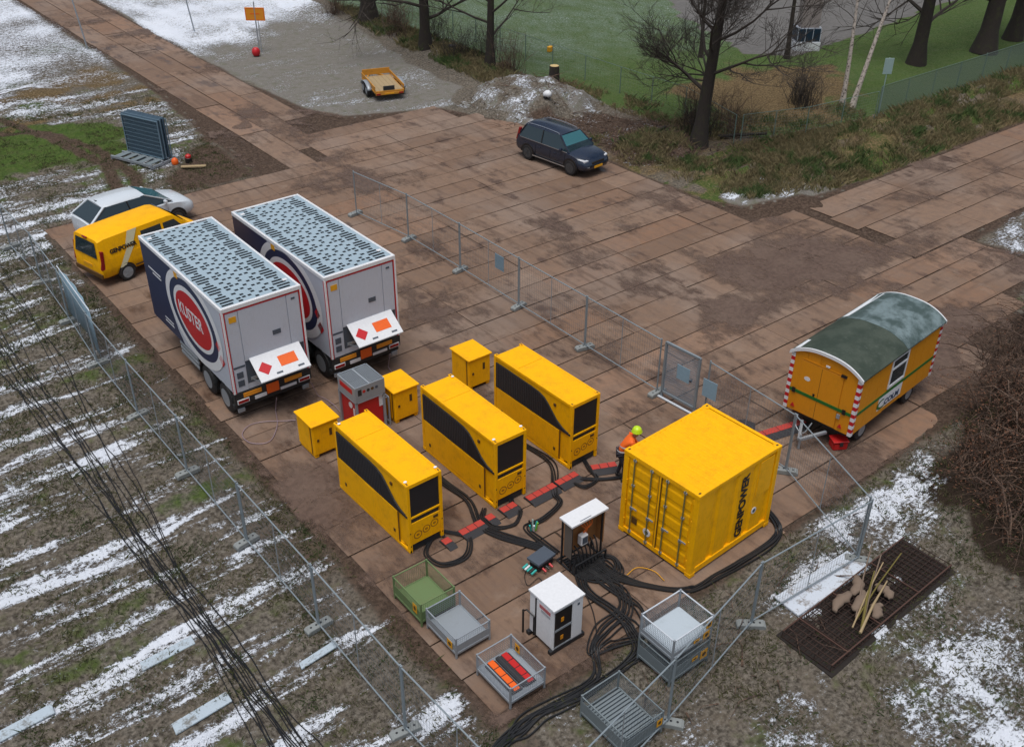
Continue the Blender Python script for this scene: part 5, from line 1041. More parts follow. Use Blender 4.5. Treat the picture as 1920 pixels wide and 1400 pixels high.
# ------------------------------------------------------------------ stacked fence panels on a rack
t = thing('fence_rack', 'tall stack of blue-grey fence panels upright on a low steel rack', 'panel rack', (15.50, 46.55, 0.03), 1.965)
b_ = MB(); [b_.box(-0.1, 2.6, a, a + 0.08, 0.08, 0.19) for a in (-0.55, 0.15, 0.85)]; [b_.box(a, a + 0.08, -0.55, 0.93, 0.0, 0.10) for a in (-0.1, 1.2, 2.52)]; b_.build('rack_base', GALV, t)
RP = paint('rack_plank_grey', (0.16, 0.20, 0.22), .7)
for k in range(5): MB().box(0.0 + k * 0.5, 0.3 + k * 0.5, 0.12, 0.9, 0.19, 0.21).build('rack_plank', RP, t)
BL = paint('panel_blue_grey', (0.07, 0.12, 0.17), 0.5, 0.3); BL2 = paint('panel_pale_blue', (0.17, 0.26, 0.33), 0.5, 0.3)
for k in range(13):
    y_ = 0.04 - k * 0.045; hh = 2.0 + 0.03 * (k % 3); dx_ = 0.03 * (k % 4); f = MB(); [f.bar(a, c_, 0.036) for a, c_ in (((dx_, y_, 0.18), (dx_, y_, hh)), ((2.35 + dx_, y_, 0.18), (2.35 + dx_, y_, hh)), ((dx_, y_, 0.2), (2.35 + dx_, y_, 0.2)), ((dx_, y_, hh), (2.35 + dx_, y_, hh)))]
    [f.bar((q * 0.08 + dx_, y_, 0.2), (q * 0.08 + dx_, y_, hh), 0.010) for q in range(1, 29)]; [f.bar((dx_, y_, 0.2 + q * 0.2), (2.35 + dx_, y_, 0.2 + q * 0.2), 0.010) for q in range(1, 9)]
    f.build('stored_panel', BL2 if k in (0, 4, 12) else BL, t)
MB().box(0.1, 2.3, -0.26, -0.25, 0.25, 1.95).build('inner_sheet', BL, t)
# warning lamps and plank
t = thing('warning_lamp', 'round orange lamp lying in the snow beside the plank', 'lamp', (*(15.85, 46.16), 0.02)); MB().loft([[(0.17 * math.cos(a) * r_, 0.17 * math.sin(a) * r_, z_) for a in [2 * PI * i / 14 for i in range(14)]] for r_, z_ in ((0.9, 0), (1.0, 0.1), (0.85, 0.22), (0.4, 0.29))]).build('lamp_dome', ORSIGN, t, smooth=True); MB().box(-0.1, 0.1, -0.1, 0.1, 0, 0.02).build('lamp_base', BLKP, t)
t = thing('warning_lamp', 'red-topped black warning lamp standing at the end of the plank', 'lamp', (*(16.43, 45.90), 0.02)); MB().cyl((0, 0, 0), (0, 0, 0.26), 0.16, 14).build('battery_case', BLKP, t, bevel=0.02); MB().loft([[(0.14 * math.cos(a) * r_, 0.14 * math.sin(a) * r_, z_) for a in [2 * PI * i / 14 for i in range(14)]] for r_, z_ in ((1.0, 0.26), (1.0, 0.36), (0.5, 0.42))]).build('lamp_dome', REDP, t, smooth=True)
o = MB().box(0, 1.15, -0.1, 0.1, 0.0, 0.06).build('wooden_plank', WOODL, bevel=0.005); place(o, (*(15.88, 45.53), 0.03), -0.55); tag(o, 'short pale wooden plank lying in the snow beside the lamps', 'plank')

# ------------------------------------------------------------------ roadside sign, red ball, poles, posts
t = thing('road_sign', 'amber rectangular sign on two thin legs beside the far road', 'sign', (*(27.88, 61.71), 0.0), -0.72)
MB().box(-0.62, 0.62, -0.02, 0.02, 1.95, 2.75).build('sign_face', AMB, t, bevel=0.01); bo = MB(); [bo.box(*q) for q in ((-0.58, 0.58, -0.026, -0.02, 2.68, 2.71), (-0.58, 0.58, -0.026, -0.02, 1.99, 2.02), (-0.58, -0.55, -0.026, -0.02, 2.02, 2.68), (0.55, 0.58, -0.026, -0.02, 2.02, 2.68), (-0.3, 0.3, -0.026, -0.02, 2.34, 2.40))]; bo.build('sign_border', ORSIGN, t)
MB().bar((0.0, 0, 0), (0.0, 0, 3.1), 0.06).build('post', GALV, t); MB().bar((0.15, 0, 0), (0.15, 0, 2.0), 0.04).build('post', GALV, t)
t = thing('red_marker', 'round red marker on the verge below the amber sign', 'marker', (*(27.28, 60.92), 0.0)); MB().loft([[(0.26 * math.cos(a) * r_, 0.26 * math.sin(a) * r_, z_) for a in [2 * PI * i / 16 for i in range(16)]] for r_, z_ in ((0.5, 0.02), (0.9, 0.12), (1.0, 0.28), (0.9, 0.44), (0.5, 0.54))]).build('red_ball', RED, t, smooth=True); MB().cyl((0, 0, 0), (0, 0, 0.05), 0.18, 12).build('base_disc', DRK, t)
for (px_, py_, tx, lb, hh) in (((19.40, 69.04), 0, 0, 'tall thin grey pole left of the far road', 4.6), ((26.64, 69.00), 0, 0, 'tall thin grey pole at the snow edge right of the far road', 3.6)) if False else ():
    pass
for p_, lb, hh, dx in (((19.40, 69.04), 'tall thin leaning pole at the left edge of the far road', 4.4, (-0.35, 0.25)), ((26.64, 69.00), 'tall thin leaning pole at the snow edge right of the far road', 3.2, (-0.3, 0.2))):
    o = MB().tube([(0, 0, 0), (dx[0] * .5, dx[1] * .5, hh / 2), (dx[0], dx[1], hh)], [0.05, 0.045, 0.035], 7).build('marker_pole', GALV); place(o, (*p_, 0)); tag(o, lb, 'pole')

# ------------------------------------------------------------------ vehicles (local +X forward, origin on the ground at the centre)
RIMD = plain('dark_alloy', (0.10, 0.11, 0.12), 0.35, 0.6)
def car_wheel(t, xc, yc, R0, sg, wdt=0.22, spoke=True, rimmat=None):
    prof = [(0.0, R0 * 0.60), (0.0, R0 * 0.90), (0.03, R0), (wdt - 0.02, R0), (wdt, R0 * 0.9), (wdt, R0 * 0.4)]
    w = MB().loft([[(xc + r_ * math.cos(2 * PI * i / 24), yc - sg * a_, R0 + r_ * math.sin(2 * PI * i / 24)) for i in range(24)] for a_, r_ in prof]).build('wheel', RUB, t, smooth=True)
    rm = MB(); rm.loft([[(xc + r_ * math.cos(2 * PI * i / 20), yc - sg * a_, R0 + r_ * math.sin(2 * PI * i / 20)) for i in range(20)] for a_, r_ in ((-0.004, R0 * 0.66), (0.0, R0 * 0.60), (0.06, R0 * 0.56), (0.07, R0 * 0.2))])
    for k in range(5):
        a = 2 * PI * k / 5; rm.bar((xc + 0.03 * math.cos(a), yc - sg * 0.01, R0 + 0.03 * math.sin(a)), (xc + R0 * .58 * math.cos(a), yc - sg * 0.01, R0 + R0 * .58 * math.sin(a)), 0.05, 0.02)
    rm.build('rim', rimmat or RIMD, w)
def side_ring(st):
    x_, zb, zt, zs, w = st
    h_ = [(0, zb), (0.84 * w, zb), (w * 0.985, zb + 0.12), (w, zb + (zs - zb) * 0.55), (w * 0.965, zs), (w * 0.80, zt), (0, zt + 0.025)]
    return [(x_, -a, z_) for a, z_ in h_] + [(x_, a, z_) for a, z_ in h_[-2:0:-1]]
def make_car(name, label, cat, mat, stations, gh, R0, wheels, loc, rz, rail=False, extra=None, glass=GLASS):
    t = thing(name, label, cat, loc, rz)
    b = MB().loft([side_ring(s_) for s_ in stations]).build('body', mat, t, smooth=50)
    xr0, xr1, xf1, xf0, zb, zr, wb, wt = gh; xm = (xr1 + xf1) / 2
    def hr(x_, z_, wb_, wt_): return [(x_, -wb_, zb - 0.03), (x_, -wt_, z_), (x_, wt_, z_), (x_, wb_, zb - 0.03)]
    g_ = MB().loft([hr(xr0, zb, wb * .95, wb * 0.93), hr(xr1, zr - 0.03, wb, wt * .97), hr(xm, zr, wb, wt), hr(xf1, zr - 0.02, wb, wt * .97), hr(xf0, zb, wb * .95, wb * 0.93)]).build('windows', glass, t, smooth=20)
    r = MB(); rr_ = []
    for k in range(9):
        u = k / 8; x_ = xr1 - 0.06 + (xf1 + 0.03 - xr1 + 0.06) * u; cr_ = 0.045 * (1 - (2 * u - 1) ** 2) + 0.005; ww = wt * (0.95 + 0.07 * (1 - (2 * u - 1) ** 4)); dz = -0.05 if k in (0, 8) else 0
        rr_.append([(x_, -ww, zr - 0.045 + cr_ * .5), (x_, -ww * .93, zr + cr_ + dz * .3), (x_, 0, zr + cr_ + 0.035 + dz * .3), (x_, ww * .93, zr + cr_ + dz * .3), (x_, ww, zr - 0.045 + cr_ * .5), (x_, 0, zr - 0.05)])
    r.loft(rr_).build('roof', mat, t, smooth=60)
    for sg in (-1, 1):
        MB().bar((xf0 + 0.01, sg * wb * .95, zb - 0.02), (xf1, sg * wt * .975, zr - 0.01), 0.06, 0.035).build('pillar', mat, t)
        MB().bar((xr0 - 0.01, sg * wb * .95, zb - 0.02), (xr1, sg * wt * .975, zr - 0.01), 0.10, 0.04).build('pillar', mat, t)
        xb = xm + 0.12; MB().bar((xb, sg * (wb + 0.005), zb - 0.02), (xb - 0.05, sg * (wt + 0.008), zr - 0.02), 0.035, 0.05).build('pillar', BLKP, t)
        m_ = MB().box(xf0 - 0.42, xf0 - 0.30, sg * (wb + 0.02) if sg > 0 else sg * (wb + 0.22), sg * (wb + 0.22) if sg > 0 else sg * (wb + 0.02), zb - 0.0, zb + 0.14); m_.build('mirror', mat, t, bevel=0.03)
        for wx in wheels:
            W_ = stations[3][4]
            a_ = MB(); a_.loft([[(wx + q_ * math.cos(PI * i / 14), sg * (W_ * d_), R0 * 1.0 + q_ * math.sin(PI * i / 14)) for i in range(15)] for q_, d_ in ((R0 * 1.10, 0.80), (R0 * 1.10, 1.012), (R0 * 1.24, 1.008), (R0 * 1.24, 0.90))], close=False, caps=False)
            a_.add([(wx + R0 * 1.12 * math.cos(PI * i / 14), sg * W_ * 1.004, R0 + R0 * 1.12 * math.sin(PI * i / 14)) for i in range(15)], [tuple(range(15))]); a_.build('wheel_arch', BLKP, t)
            car_wheel(t, wx, sg * (W_ * 1.02), R0, sg, 0.24)
        if rail: MB().tube(catmull([(xr1 + 0.1, sg * wt * .93, zr), (xr1 + 0.25, sg * wt * .93, zr + 0.07), (xm, sg * wt * .95, zr + 0.10), (xf1 - 0.25, sg * wt * .93, zr + 0.06), (xf1 - 0.1, sg * wt * .93, zr)]), 0.014, 6).build('roof_rail', CHR, t, smooth=True)
    if extra: extra(t)
    return t
def suv_extra(t):
    for sg in (-1, 1):
        MB().prism([(1.72, sg * 0.62), (2.20, sg * 0.56), (2.14, sg * 0.80), (1.80, sg * 0.885)], 'z', 0.70, 0.84).build('headlight', LAMP, t, bevel=0.02)
        MB().box(-1.1, 1.05, sg * 0.945 - 0.01, sg * 0.945 + 0.02 * (sg > 0) + (0.0 if sg > 0 else 0.005), 0.30, 0.345).build('sill_trim', CHR, t)
        for x_ in (-0.9, 0.08, 1.02): MB().box(x_, x_ + 0.008, sg * 0.948 - 0.004, sg * 0.948 + 0.004, 0.38, 0.9).build('door_gap', BLKP, t)
        for x_ in (-0.72, 0.30): MB().box(x_, x_ + 0.16, sg * 0.945 - 0.012, sg * 0.945 + 0.012, 0.80, 0.83).build('door_handle', CARD, t, bevel=0.004)
        MB().prism([(-2.30, 0.80), (-2.14, 0.80), (-1.98, 1.42), (-2.10, 1.42)], 'y', sg * 0.80 - 0.06, sg * 0.80 + 0.06).build('tail_light', TAIL, t, bevel=0.01)
        MB().bar((-1.95, sg * 0.93, 1.035), (1.15, sg * 0.93, 1.02), 0.02).build('window_trim', CHR, t)
    MB().box(2.24, 2.30, -0.42, 0.42, 0.52, 0.74).build('grille', BLKP, t, bevel=0.02); MB().box(2.285, 2.325, -0.28, 0.28, 0.42, 0.53).build('number_plate', YSTK, t, bevel=0.003)
    m_ = MB(); m_.add([(1.12, -0.80, 1.06), (1.12, 0.80, 1.06), (0.50, 0.62, 1.585), (0.50, -0.62, 1.585)], [(0, 1, 2, 3)]); o = m_.build('windscreen', GLASSL, t); o.location.x = 0.012; o.location.z = 0.012
    MB().box(-2.33, -2.28, -0.3, 0.3, 0.62, 0.73).build('number_plate', YSTK, t)
SUV = [(-2.30, .48, .72, .70, .72), (-2.27, .36, 1.0, .94, .86), (-2.1, .30, 1.06, 1.02, .915), (-1.0, .28, 1.06, 1.02, .945), (0.5, .28, 1.05, 1.00, .945), (1.05, .28, 1.05, .98, .94), (1.6, .28, .98, .90, .93), (2.05, .30, .87, .78, .88), (2.24, .36, .74, .68, .78), (2.31, .44, .60, .56, .62)]
make_car('parked_suv', 'dark blue estate-style SUV parked on the road plates by the earth heap', 'car', CARD, SUV, (-2.16, -1.80, 0.45, 1.20, 1.04, 1.62, .90, .66), 0.36, (-1.42, 1.38), (30.66, 35.15, PT), math.radians(-84), True, suv_extra)
def white_extra(t):
    for sg in (-1, 1):
        MB().prism([(1.70, sg * 0.60), (2.18, sg * 0.52), (2.12, sg * 0.78), (1.80, sg * 0.88)], 'z', 0.68, 0.82).build('headlight', LAMP, t, bevel=0.02)
        MB().prism([(-2.28, 0.80), (-2.16, 0.80), (-2.10, 0.98), (-2.2, 0.98)], 'y', sg * 0.72 - 0.14, sg * 0.72 + 0.14).build('tail_light', TAIL, t, bevel=0.01)
        for x_ in (-0.9, 0.08, 1.02): MB().box(x_, x_ + 0.008, sg * 0.938 - 0.004, sg * 0.938 + 0.004, 0.38, 0.9).build('door_gap', GREY, t)
    MB().box(2.24, 2.30, -0.42, 0.42, 0.50, 0.70).build('grille', BLKP, t, bevel=0.02); MB().tube([(-1.45, 0, 1.62), (-1.55, 0, 1.68)], 0.02, 5).build('aerial', BLKP, t)
    m_ = MB(); m_.add([(1.22, -0.78, 1.12), (1.22, 0.78, 1.12), (0.30, 0.62, 1.55), (0.30, -0.62, 1.55)], [(0, 1, 2, 3)]); o = m_.build('windscreen', GLASSL, t); o.location.x = 0.014; o.location.z = 0.014
make_car('parked_car', 'white hatchback car parked on the far side of the yellow van', 'car', CARW, [(a, b_, c * 1.03, d * 1.04, e * .985) for a, b_, c, d, e in SUV], (-2.20, -1.50, 0.25, 1.30, 1.10, 1.57, .87, .66), 0.34, (-1.38, 1.38), (11.75, 40.15, PT), 0.13, False, white_extra)
# yellow van
t = thing('yellow_van', 'yellow GENPOWER van with side windows parked between the white car and the left trailer', 'van', (10.90, 36.98, PT), 0.235)
ST = [(-2.36, .42, .8, .78, .80), (-2.33, .34, 1.06, 1.04, .90), (-2.1, .32, 1.10, 1.08, .93), (-1.0, .32, 1.10, 1.08, .94), (0.5, .32, 1.10, 1.08, .94), (1.5, .32, 1.10, 1.06, .93), (1.9, .32, 1.06, 0.98, .92), (2.22, .34, .94, .86, .86), (2.34, .40, .78, .72, .76), (2.38, .5, .62, .6, .6)]
MB().loft([side_ring(s_) for s_ in ST]).build('body', YEL, t, smooth=50)
zb, zr, wb, wt = 1.07, 1.88, .905, .78
def vr(x_, zt_, w1, w2): return [(x_, -w1, zb - 0.03), (x_, -(w2 + (w1 - w2) * .25), zb + (zt_ - zb) * .72), (x_, -w2, zt_ - 0.06 * (zt_ > 1.3)), (x_, -w2 * .85, zt_), (x_, 0, zt_ + 0.025 * (zt_ > 1.3)), (x_, w2 * .85, zt_), (x_, w2, zt_ - 0.06 * (zt_ > 1.3)), (x_, (w2 + (w1 - w2) * .25), zb + (zt_ - zb) * .72), (x_, w1, zb - 0.03)]
MB().loft([vr(-2.33, 1.16, .88, .87), vr(-2.25, zr - .06, .89, .76), vr(-2.0, zr, wb, wt), vr(-.5, zr + .01, wb, wt), (vr(0.75, zr, wb, wt)), vr(0.98, zr - .05, .90, .77), vr(1.72, zb + .06, .88, .86)]).build('upper_body', YEL, t, smooth=35)
def vq(x0, x1, z0, z1, sg, x0t=None, x1t=None):
    x0t = x0 if x0t is None else x0t; x1t = x1 if x1t is None else x1t
    def yy(z_): return sg * (np.interp(z_, [zb - .03, zb + (zr - zb) * .72, zr - .06], [wb, wt + (wb - wt) * .25, wt]) + 0.008)
    zm = zb + (zr - zb) * .72; pts = [(x0, yy(z0), z0), (x1, yy(z0), z0), (x1t, yy(min(z1, zm)), min(z1, zm)), (x0t, yy(min(z1, zm)), min(z1, zm))]
    return pts
for sg in (-1, 1):
    for q, nm_ in ((((-0.50, 0.38, 1.10, 1.66, sg)), 'side_window'), ((0.48, 1.42, 1.12, 1.64, sg, 0.48, 0.98), 'cab_window')):
        m_ = MB(); m_.add(vq(*q), [(0, 1, 2, 3)]); o = m_.build(nm_, GLASS, t); o.modifiers.new('thick', 'SOLIDIFY').thickness = 0.006
    for wx in (-1.40, 1.50):
        a_ = MB(); R0 = 0.33
        a_.add([(wx + R0 * 1.16 * math.cos(PI * i / 14), sg * 0.945, R0 + R0 * 1.16 * math.sin(PI * i / 14)) for i in range(15)], [tuple(range(15))]); a_.build('wheel_arch', BLKP, t); car_wheel(t, wx, sg * 0.96, R0, sg, 0.24, rimmat=GALV)
    MB().box(-1.0, 1.15, sg * 0.945 - 0.012, sg * 0.945 + 0.012, 0.46, 0.52).build('side_moulding', SEAM, t)
    for x_ in (-0.5, 0.43): MB().box(x_, x_ + 0.01, sg * 0.942 - 0.005, sg * 0.942 + 0.005, 0.45, 1.05).build('door_gap', SEAM, t)
    MB().prism([(-2.36, 0.72), (-2.22, 0.72), (-2.16, 1.42), (-2.28, 1.46)], 'y', sg * 0.86 - 0.05, sg * 0.86 + 0.055).build('tail_light', TAIL, t, bevel=0.01)
    MB().box(1.52, 1.62, sg * 1.08 - 0.1, sg * 1.08 + 0.1, 1.1, 1.3).build('mirror', BLKP, t, bevel=0.03)
m_ = MB(); m_.add([(-2.352, -0.70, 1.14), (-2.352, 0.70, 1.14), (-2.288, 0.60, 1.72), (-2.288, -0.60, 1.72)], [(0, 1, 2, 3)]); o = m_.build('rear_window', GLASS, t); o.modifiers.new('thick', 'SOLIDIFY').thickness = 0.008
m_ = MB(); m_.add([(1.74, -0.78, 1.12), (1.74, 0.78, 1.12), (1.02, 0.68, 1.82), (1.02, -0.68, 1.82)], [(0, 1, 2, 3)]); o = m_.build('windscreen', GLASS, t); o.location.x = 0.02; o.location.z = 0.02; o.modifiers.new('thick', 'SOLIDIFY').thickness = 0.006
MB().box(-2.40, -2.34, -0.88, 0.88, 0.36, 0.56).build('bumper', SEAM, t, bevel=0.02); MB().box(-2.375, -2.35, -0.28, 0.28, 0.70, 0.82).build('number_plate', YSTK, t); MB().box(-2.30, -2.22, -0.14, 0.14, 1.80, 1.84).build('brake_light', TAIL, t)
for k, q in enumerate(([(-1.02, 1.84), (-0.62, 1.84), (-0.92, 1.32), (-1.26, 1.32)], [(-1.22, 1.24), (-0.90, 1.24), (-1.42, 0.60), (-1.66, 0.60)])):
    m_ = MB(); m_.add([(a, -(np.interp(z_, [0.6, 1.05, 1.65, 1.82], [.948, .918, .825, .795]) + .006), z_) for a, z_ in q], [(0, 1, 2, 3)]); m_.build('white_flash', plain('cream_print', (0.72, 0.68, 0.45)), t)
text('van_lettering', 'GENPOWER', 0.22, BLKP, t, frame_m((-1.90, -0.897, 1.24), (1, 0, 0), (0, 0.18, 1)), 0.01, sx=0.92)
# flat orange trailer
t = thing('flatbed_trailer', 'small orange twin-axle plant trailer standing on the gravel verge', 'trailer', (*(28.44, 48.56), 0.02), math.radians(-17))
fr = MB(); [fr.box(*q) for q in ((0, 0.07, 0, 3.0, 0.42, 0.52), (1.63, 1.70, 0, 3.0, 0.42, 0.52), (0.07, 1.63, 0, 0.07, 0.42, 0.52), (0.07, 1.63, 2.93, 3.0, 0.42, 0.52), (0.07, 1.63, 1.45, 1.52, 0.42, 0.5))]; fr.build('frame', TRAY, t, bevel=0.008)
for k in range(6): MB().box(0.08 + k * 0.26, 0.33 + k * 0.26, 0.08, 2.92, 0.50, 0.53).build('bed_plank', WOODL, t)
for a in (0.0, 1.66): MB().box(a, a + 0.04, 0.0, 3.0, 0.62, 0.80).build('side_rail', TRAY, t, bevel=0.006); [MB().box(a, a + 0.04, b_, b_ + 0.05, 0.5, 0.62).build('stake', TRAY, t) for b_ in (0.02, 1.45, 2.93)]
MB().box(0.04, 1.66, 2.96, 3.0, 0.62, 0.95).build('headboard', TRAY, t, bevel=0.006); MB().box(0.05, 1.65, -0.02, 0.02, 0.30, 0.42).build('rear_beam', TRAY, t, bevel=0.008)
for a in (0.08, 1.38): l = MB().box(a, a + 0.24, -0.04, -0.02, 0.32, 0.41).build('tail_light', TAIL, t)
MB().box(0.55, 1.1, -0.04, -0.02, 0.33, 0.41).build('number_plate', YSTK, t); MB().box(0.5, 1.15, 0.02, 0.06, 0.55, 0.78).build('tool_box', DRK, t, bevel=0.01)
MB().bar((0.3, 3.0, 0.45), (0.85, 4.2, 0.42), 0.08).build('drawbar', TRAY, t); MB().bar((1.4, 3.0, 0.45), (0.85, 4.2, 0.42), 0.08).build('drawbar', TRAY, t); MB().cyl((0.85, 3.9, 0.03), (0.85, 3.9, 0.7), 0.03, 8).build('jockey_wheel', GALV, t)
for yc in (1.05, 1.78):
    for sg, xo in ((-1, -0.24), (1, 1.72)):
        w = MB().cyl((xo, yc, 0.32), (xo + 0.22, yc, 0.32), 0.32, 18).build('wheel', RUB, t, bevel=0.03); MB().cyl((xo - 0.005, yc, 0.32), (xo + 0.225, yc, 0.32), 0.17, 12).build('rim', GALV, w)
for xo in (-0.26, 1.71): m_ = MB(); m_.loft([[(x_, 1.415 + (0.80) * math.cos(PI * i / 12), 0.42 + 0.34 * math.sin(PI * i / 12)) for i in range(13)] for x_ in (xo, xo + 0.25)], close=False, caps=False); o = m_.build('mudguard', GALV, t, smooth=True); o.modifiers.new('thick', 'SOLIDIFY').thickness = 0.012

# ------------------------------------------------------------------ worker
def skinned(name, mat, chains, parent, sub=2):
    me_ = bpy.data.meshes.new(name); vs = []; es = []; rs = []; ix = {}
    for ch in chains:
        prev = None
        for p_, r_ in ch:
            key = tuple(round(c, 4) for c in p_)
            if key not in ix: ix[key] = len(vs); vs.append(p_); rs.append(r_)
            i = ix[key]
            if prev is not None and prev != i: es.append((prev, i))
            prev = i
    me_.from_pydata(vs, es, []); o = bpy.data.objects.new(name, me_); S.collection.objects.link(o)
    md = o.modifiers.new('skin', 'SKIN'); sk = me_.skin_vertices[0].data
    for i, r_ in enumerate(rs): sk[i].radius = (r_, r_) if not isinstance(r_, tuple) else r_
    sk[0].use_root = True
    sd = o.modifiers.new('sub', 'SUBSURF'); sd.levels = sub; sd.render_levels = sub
    bpy.context.view_layer.update(); m2 = bpy.data.meshes.new_from_object(o.evaluated_get(bpy.context.evaluated_depsgraph_get())); bpy.data.objects.remove(o)
    m2.name = name; m2.materials.clear(); m2.materials.append(mat); m2.polygons.foreach_set('use_smooth', [True] * len(m2.polygons))
    o2 = bpy.data.objects.new(name, m2); S.collection.objects.link(o2); o2.parent = parent; return o2
per = thing('person', 'worker in orange jacket and lime helmet bending behind the yellow container', 'person', (16.15, 15.66, PT), 0)
fa = -0.72                                  # the way the worker faces
F = Vector((math.cos(fa), math.sin(fa), 0)); Lf = Vector((-F.y, F.x, 0))
def q_(f, l, z_): v = F * f + Lf * l; return (v.x, v.y, z_)
legs = [[(q_(0, 0, 0.95), 0.13), (q_(0.0, 0.10, 0.88), 0.10), (q_(0.05, 0.13, 0.50), 0.068), (q_(-0.04, 0.14, 0.12), 0.05)], [(q_(0, 0, 0.95), 0.13), (q_(0.0, -0.10, 0.88), 0.10), (q_(0.12, -0.12, 0.52), 0.068), (q_(0.10, -0.13, 0.12), 0.05)]]
skinned('trousers', CLOTH, legs, per)
for s_, f0 in ((0.14, -0.04), (-0.13, 0.10)): skinned('boot', BLKP, [[(q_(f0 - 0.03, s_, 0.12), 0.05), (q_(f0 - 0.03, s_, 0.05), 0.05), (q_(f0 + 0.10, s_, 0.045), 0.045), (q_(f0 + 0.17, s_, 0.04), 0.035)]], per)
jk = [[(q_(0.0, 0, 0.92), 0.15), (q_(0.10, 0, 1.15), 0.145), (q_(0.24, 0, 1.36), 0.16), (q_(0.31, 0, 1.46), 0.09)]]
for s_ in (1, -1): jk.append([(q_(0.24, 0, 1.36), 0.16), (q_(0.26, 0.19 * s_, 1.38), 0.075), (q_(0.40, 0.23 * s_, 1.12), 0.058), (q_(0.60, 0.16 * s_, 1.06), 0.045)])
body = skinned('jacket', HIVIS, jk, per)
for k, z_ in enumerate((1.02, 1.16)):
    m_ = MB(); c_ = F * (0.05 + 0.065 * k * 1.0); c_ = (c_.x, c_.y, z_); m_.loft([[(c_[0] + 0.172 * math.cos(a), c_[1] + 0.172 * math.sin(a), c_[2] + dz) for a in [2 * PI * i / 20 for i in range(20)]] for dz in (0, 0.045)], caps=False); m_.build('reflective_band', WHTP, per, smooth=True)
hd_c = q_(0.40, 0, 1.58)
skinned('head', SKIN, [[(q_(0.31, 0, 1.46), 0.055), (q_(0.36, 0, 1.52), 0.06), (q_(0.40, 0, 1.60), (0.085)), (q_(0.40, 0, 1.68), 0.07)]], per)
for s_ in (0.035, -0.035): MB().cyl(q_(0.475, s_, 1.60), q_(0.49, s_, 1.60), 0.012, 8).build('eye', BLKP, per)
MB().prism([(0, 0), (0.03, 0), (0.012, 0.035)], 'z', -0.012, 0.012); MB().bar(q_(0.47, 0, 1.60), q_(0.51, 0, 1.565), 0.025).build('nose', SKIN, per, bevel=0.006); MB().bar(q_(0.478, -0.025, 1.53), q_(0.478, 0.025, 1.53), 0.010).build('mouth', plain('lips', (0.3, 0.1, 0.08)), per)
for s_ in (0.085, -0.085): MB().bar(q_(0.39, s_, 1.57), q_(0.39, s_ * 1.05, 1.625), 0.025).build('ear', SKIN, per, bevel=0.006)
hm = MB(); hc = Vector(q_(0.385, 0, 1.655)); hm.loft([[(hc.x + r_ * math.cos(a), hc.y + r_ * math.sin(a), hc.z + z_) for a in [2 * PI * i / 20 for i in range(20)]] for r_, z_ in ((0.152, -0.01), (0.150, 0.0), (0.132, 0.03), (0.124, 0.075), (0.095, 0.12), (0.05, 0.145), (0.01, 0.152))]); hm.build('helmet', HELM, per, smooth=True)
for s_ in (1, -1):
    w0 = Vector(q_(0.60, 0.16 * s_, 1.06)); ch = [[(tuple(w0), 0.030), (tuple(w0 + F * 0.07 + Vector((0, 0, -0.02))), 0.034)]]
    skinned('glove', GREY, ch, per, 1)
    for k in range(4):
        b0 = w0 + F * 0.09 + Lf * (0.024 * (k - 1.5)) + Vector((0, 0, -0.02)); ln = (0.030, 0.036, 0.034, 0.026)[k]
        skinned('finger', GREY, [[(tuple(b0 - F * 0.02), 0.010), (tuple(b0 + F * ln * .8), 0.0095), (tuple(b0 + F * ln * 1.3 + Vector((0, 0, -ln))), 0.008)]], per, 1)
    b0 = w0 + F * 0.04 - Lf * 0.03 * s_; skinned('thumb', GREY, [[(tuple(b0), 0.012), (tuple(b0 - Lf * 0.025 * s_ + F * 0.025), 0.010), (tuple(b0 - Lf * 0.022 * s_ + F * 0.05), 0.009)]], per, 1)

# ------------------------------------------------------------------ rebar mat, sacks, sticks, snowy boards
t = thing('rebar_cage', 'long dark rusty rebar cage lying on the ground outside the fence', 'rebar cage', (15.15, 7.75, gz(17, 8.4) + 0.02), 0.035)
m_ = MB(); nL, nW = 9, 30
for z_ in (0.03, 0.20):
    for k in range(nL + 1): m_.bar((0, k * 1.32 / nL, z_), (5.0, k * 1.32 / nL, z_), 0.016)
    for k in range(nW + 1): m_.bar((k * 5.0 / nW, 0, z_ + 0.016), (k * 5.0 / nW, 1.32, z_ + 0.016), 0.014)
for k in range(nW + 1):
    for j in range(0, nL + 1, 3): m_.bar((k * 5.0 / nW, j * 1.32 / nL, 0), (k * 5.0 / nW, j * 1.32 / nL, 0.21), 0.012)
m_.build('bar_grid', RUSTD, t, kind='stuff'); e = MB(); [e.bar(a, b_, 0.03) for a, b_ in (((0, 0, 0.22), (5, 0, 0.22)), ((0, 1.32, 0.22), (5, 1.32, 0.22)), ((0.6, 0, 0.23), (0.6, 1.32, 0.23)), ((1.9, 0, 0.23), (1.9, 1.32, 0.23)), ((3.5, 0, 0.23), (3.5, 1.32, 0.23)))]; e.build('edge_bar', paint('brown_rust', (0.075, 0.036, 0.026), .8), t)
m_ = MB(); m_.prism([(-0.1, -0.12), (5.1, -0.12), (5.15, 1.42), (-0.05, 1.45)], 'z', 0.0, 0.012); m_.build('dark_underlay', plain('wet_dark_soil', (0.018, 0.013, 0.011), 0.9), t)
rr = random.Random(11)
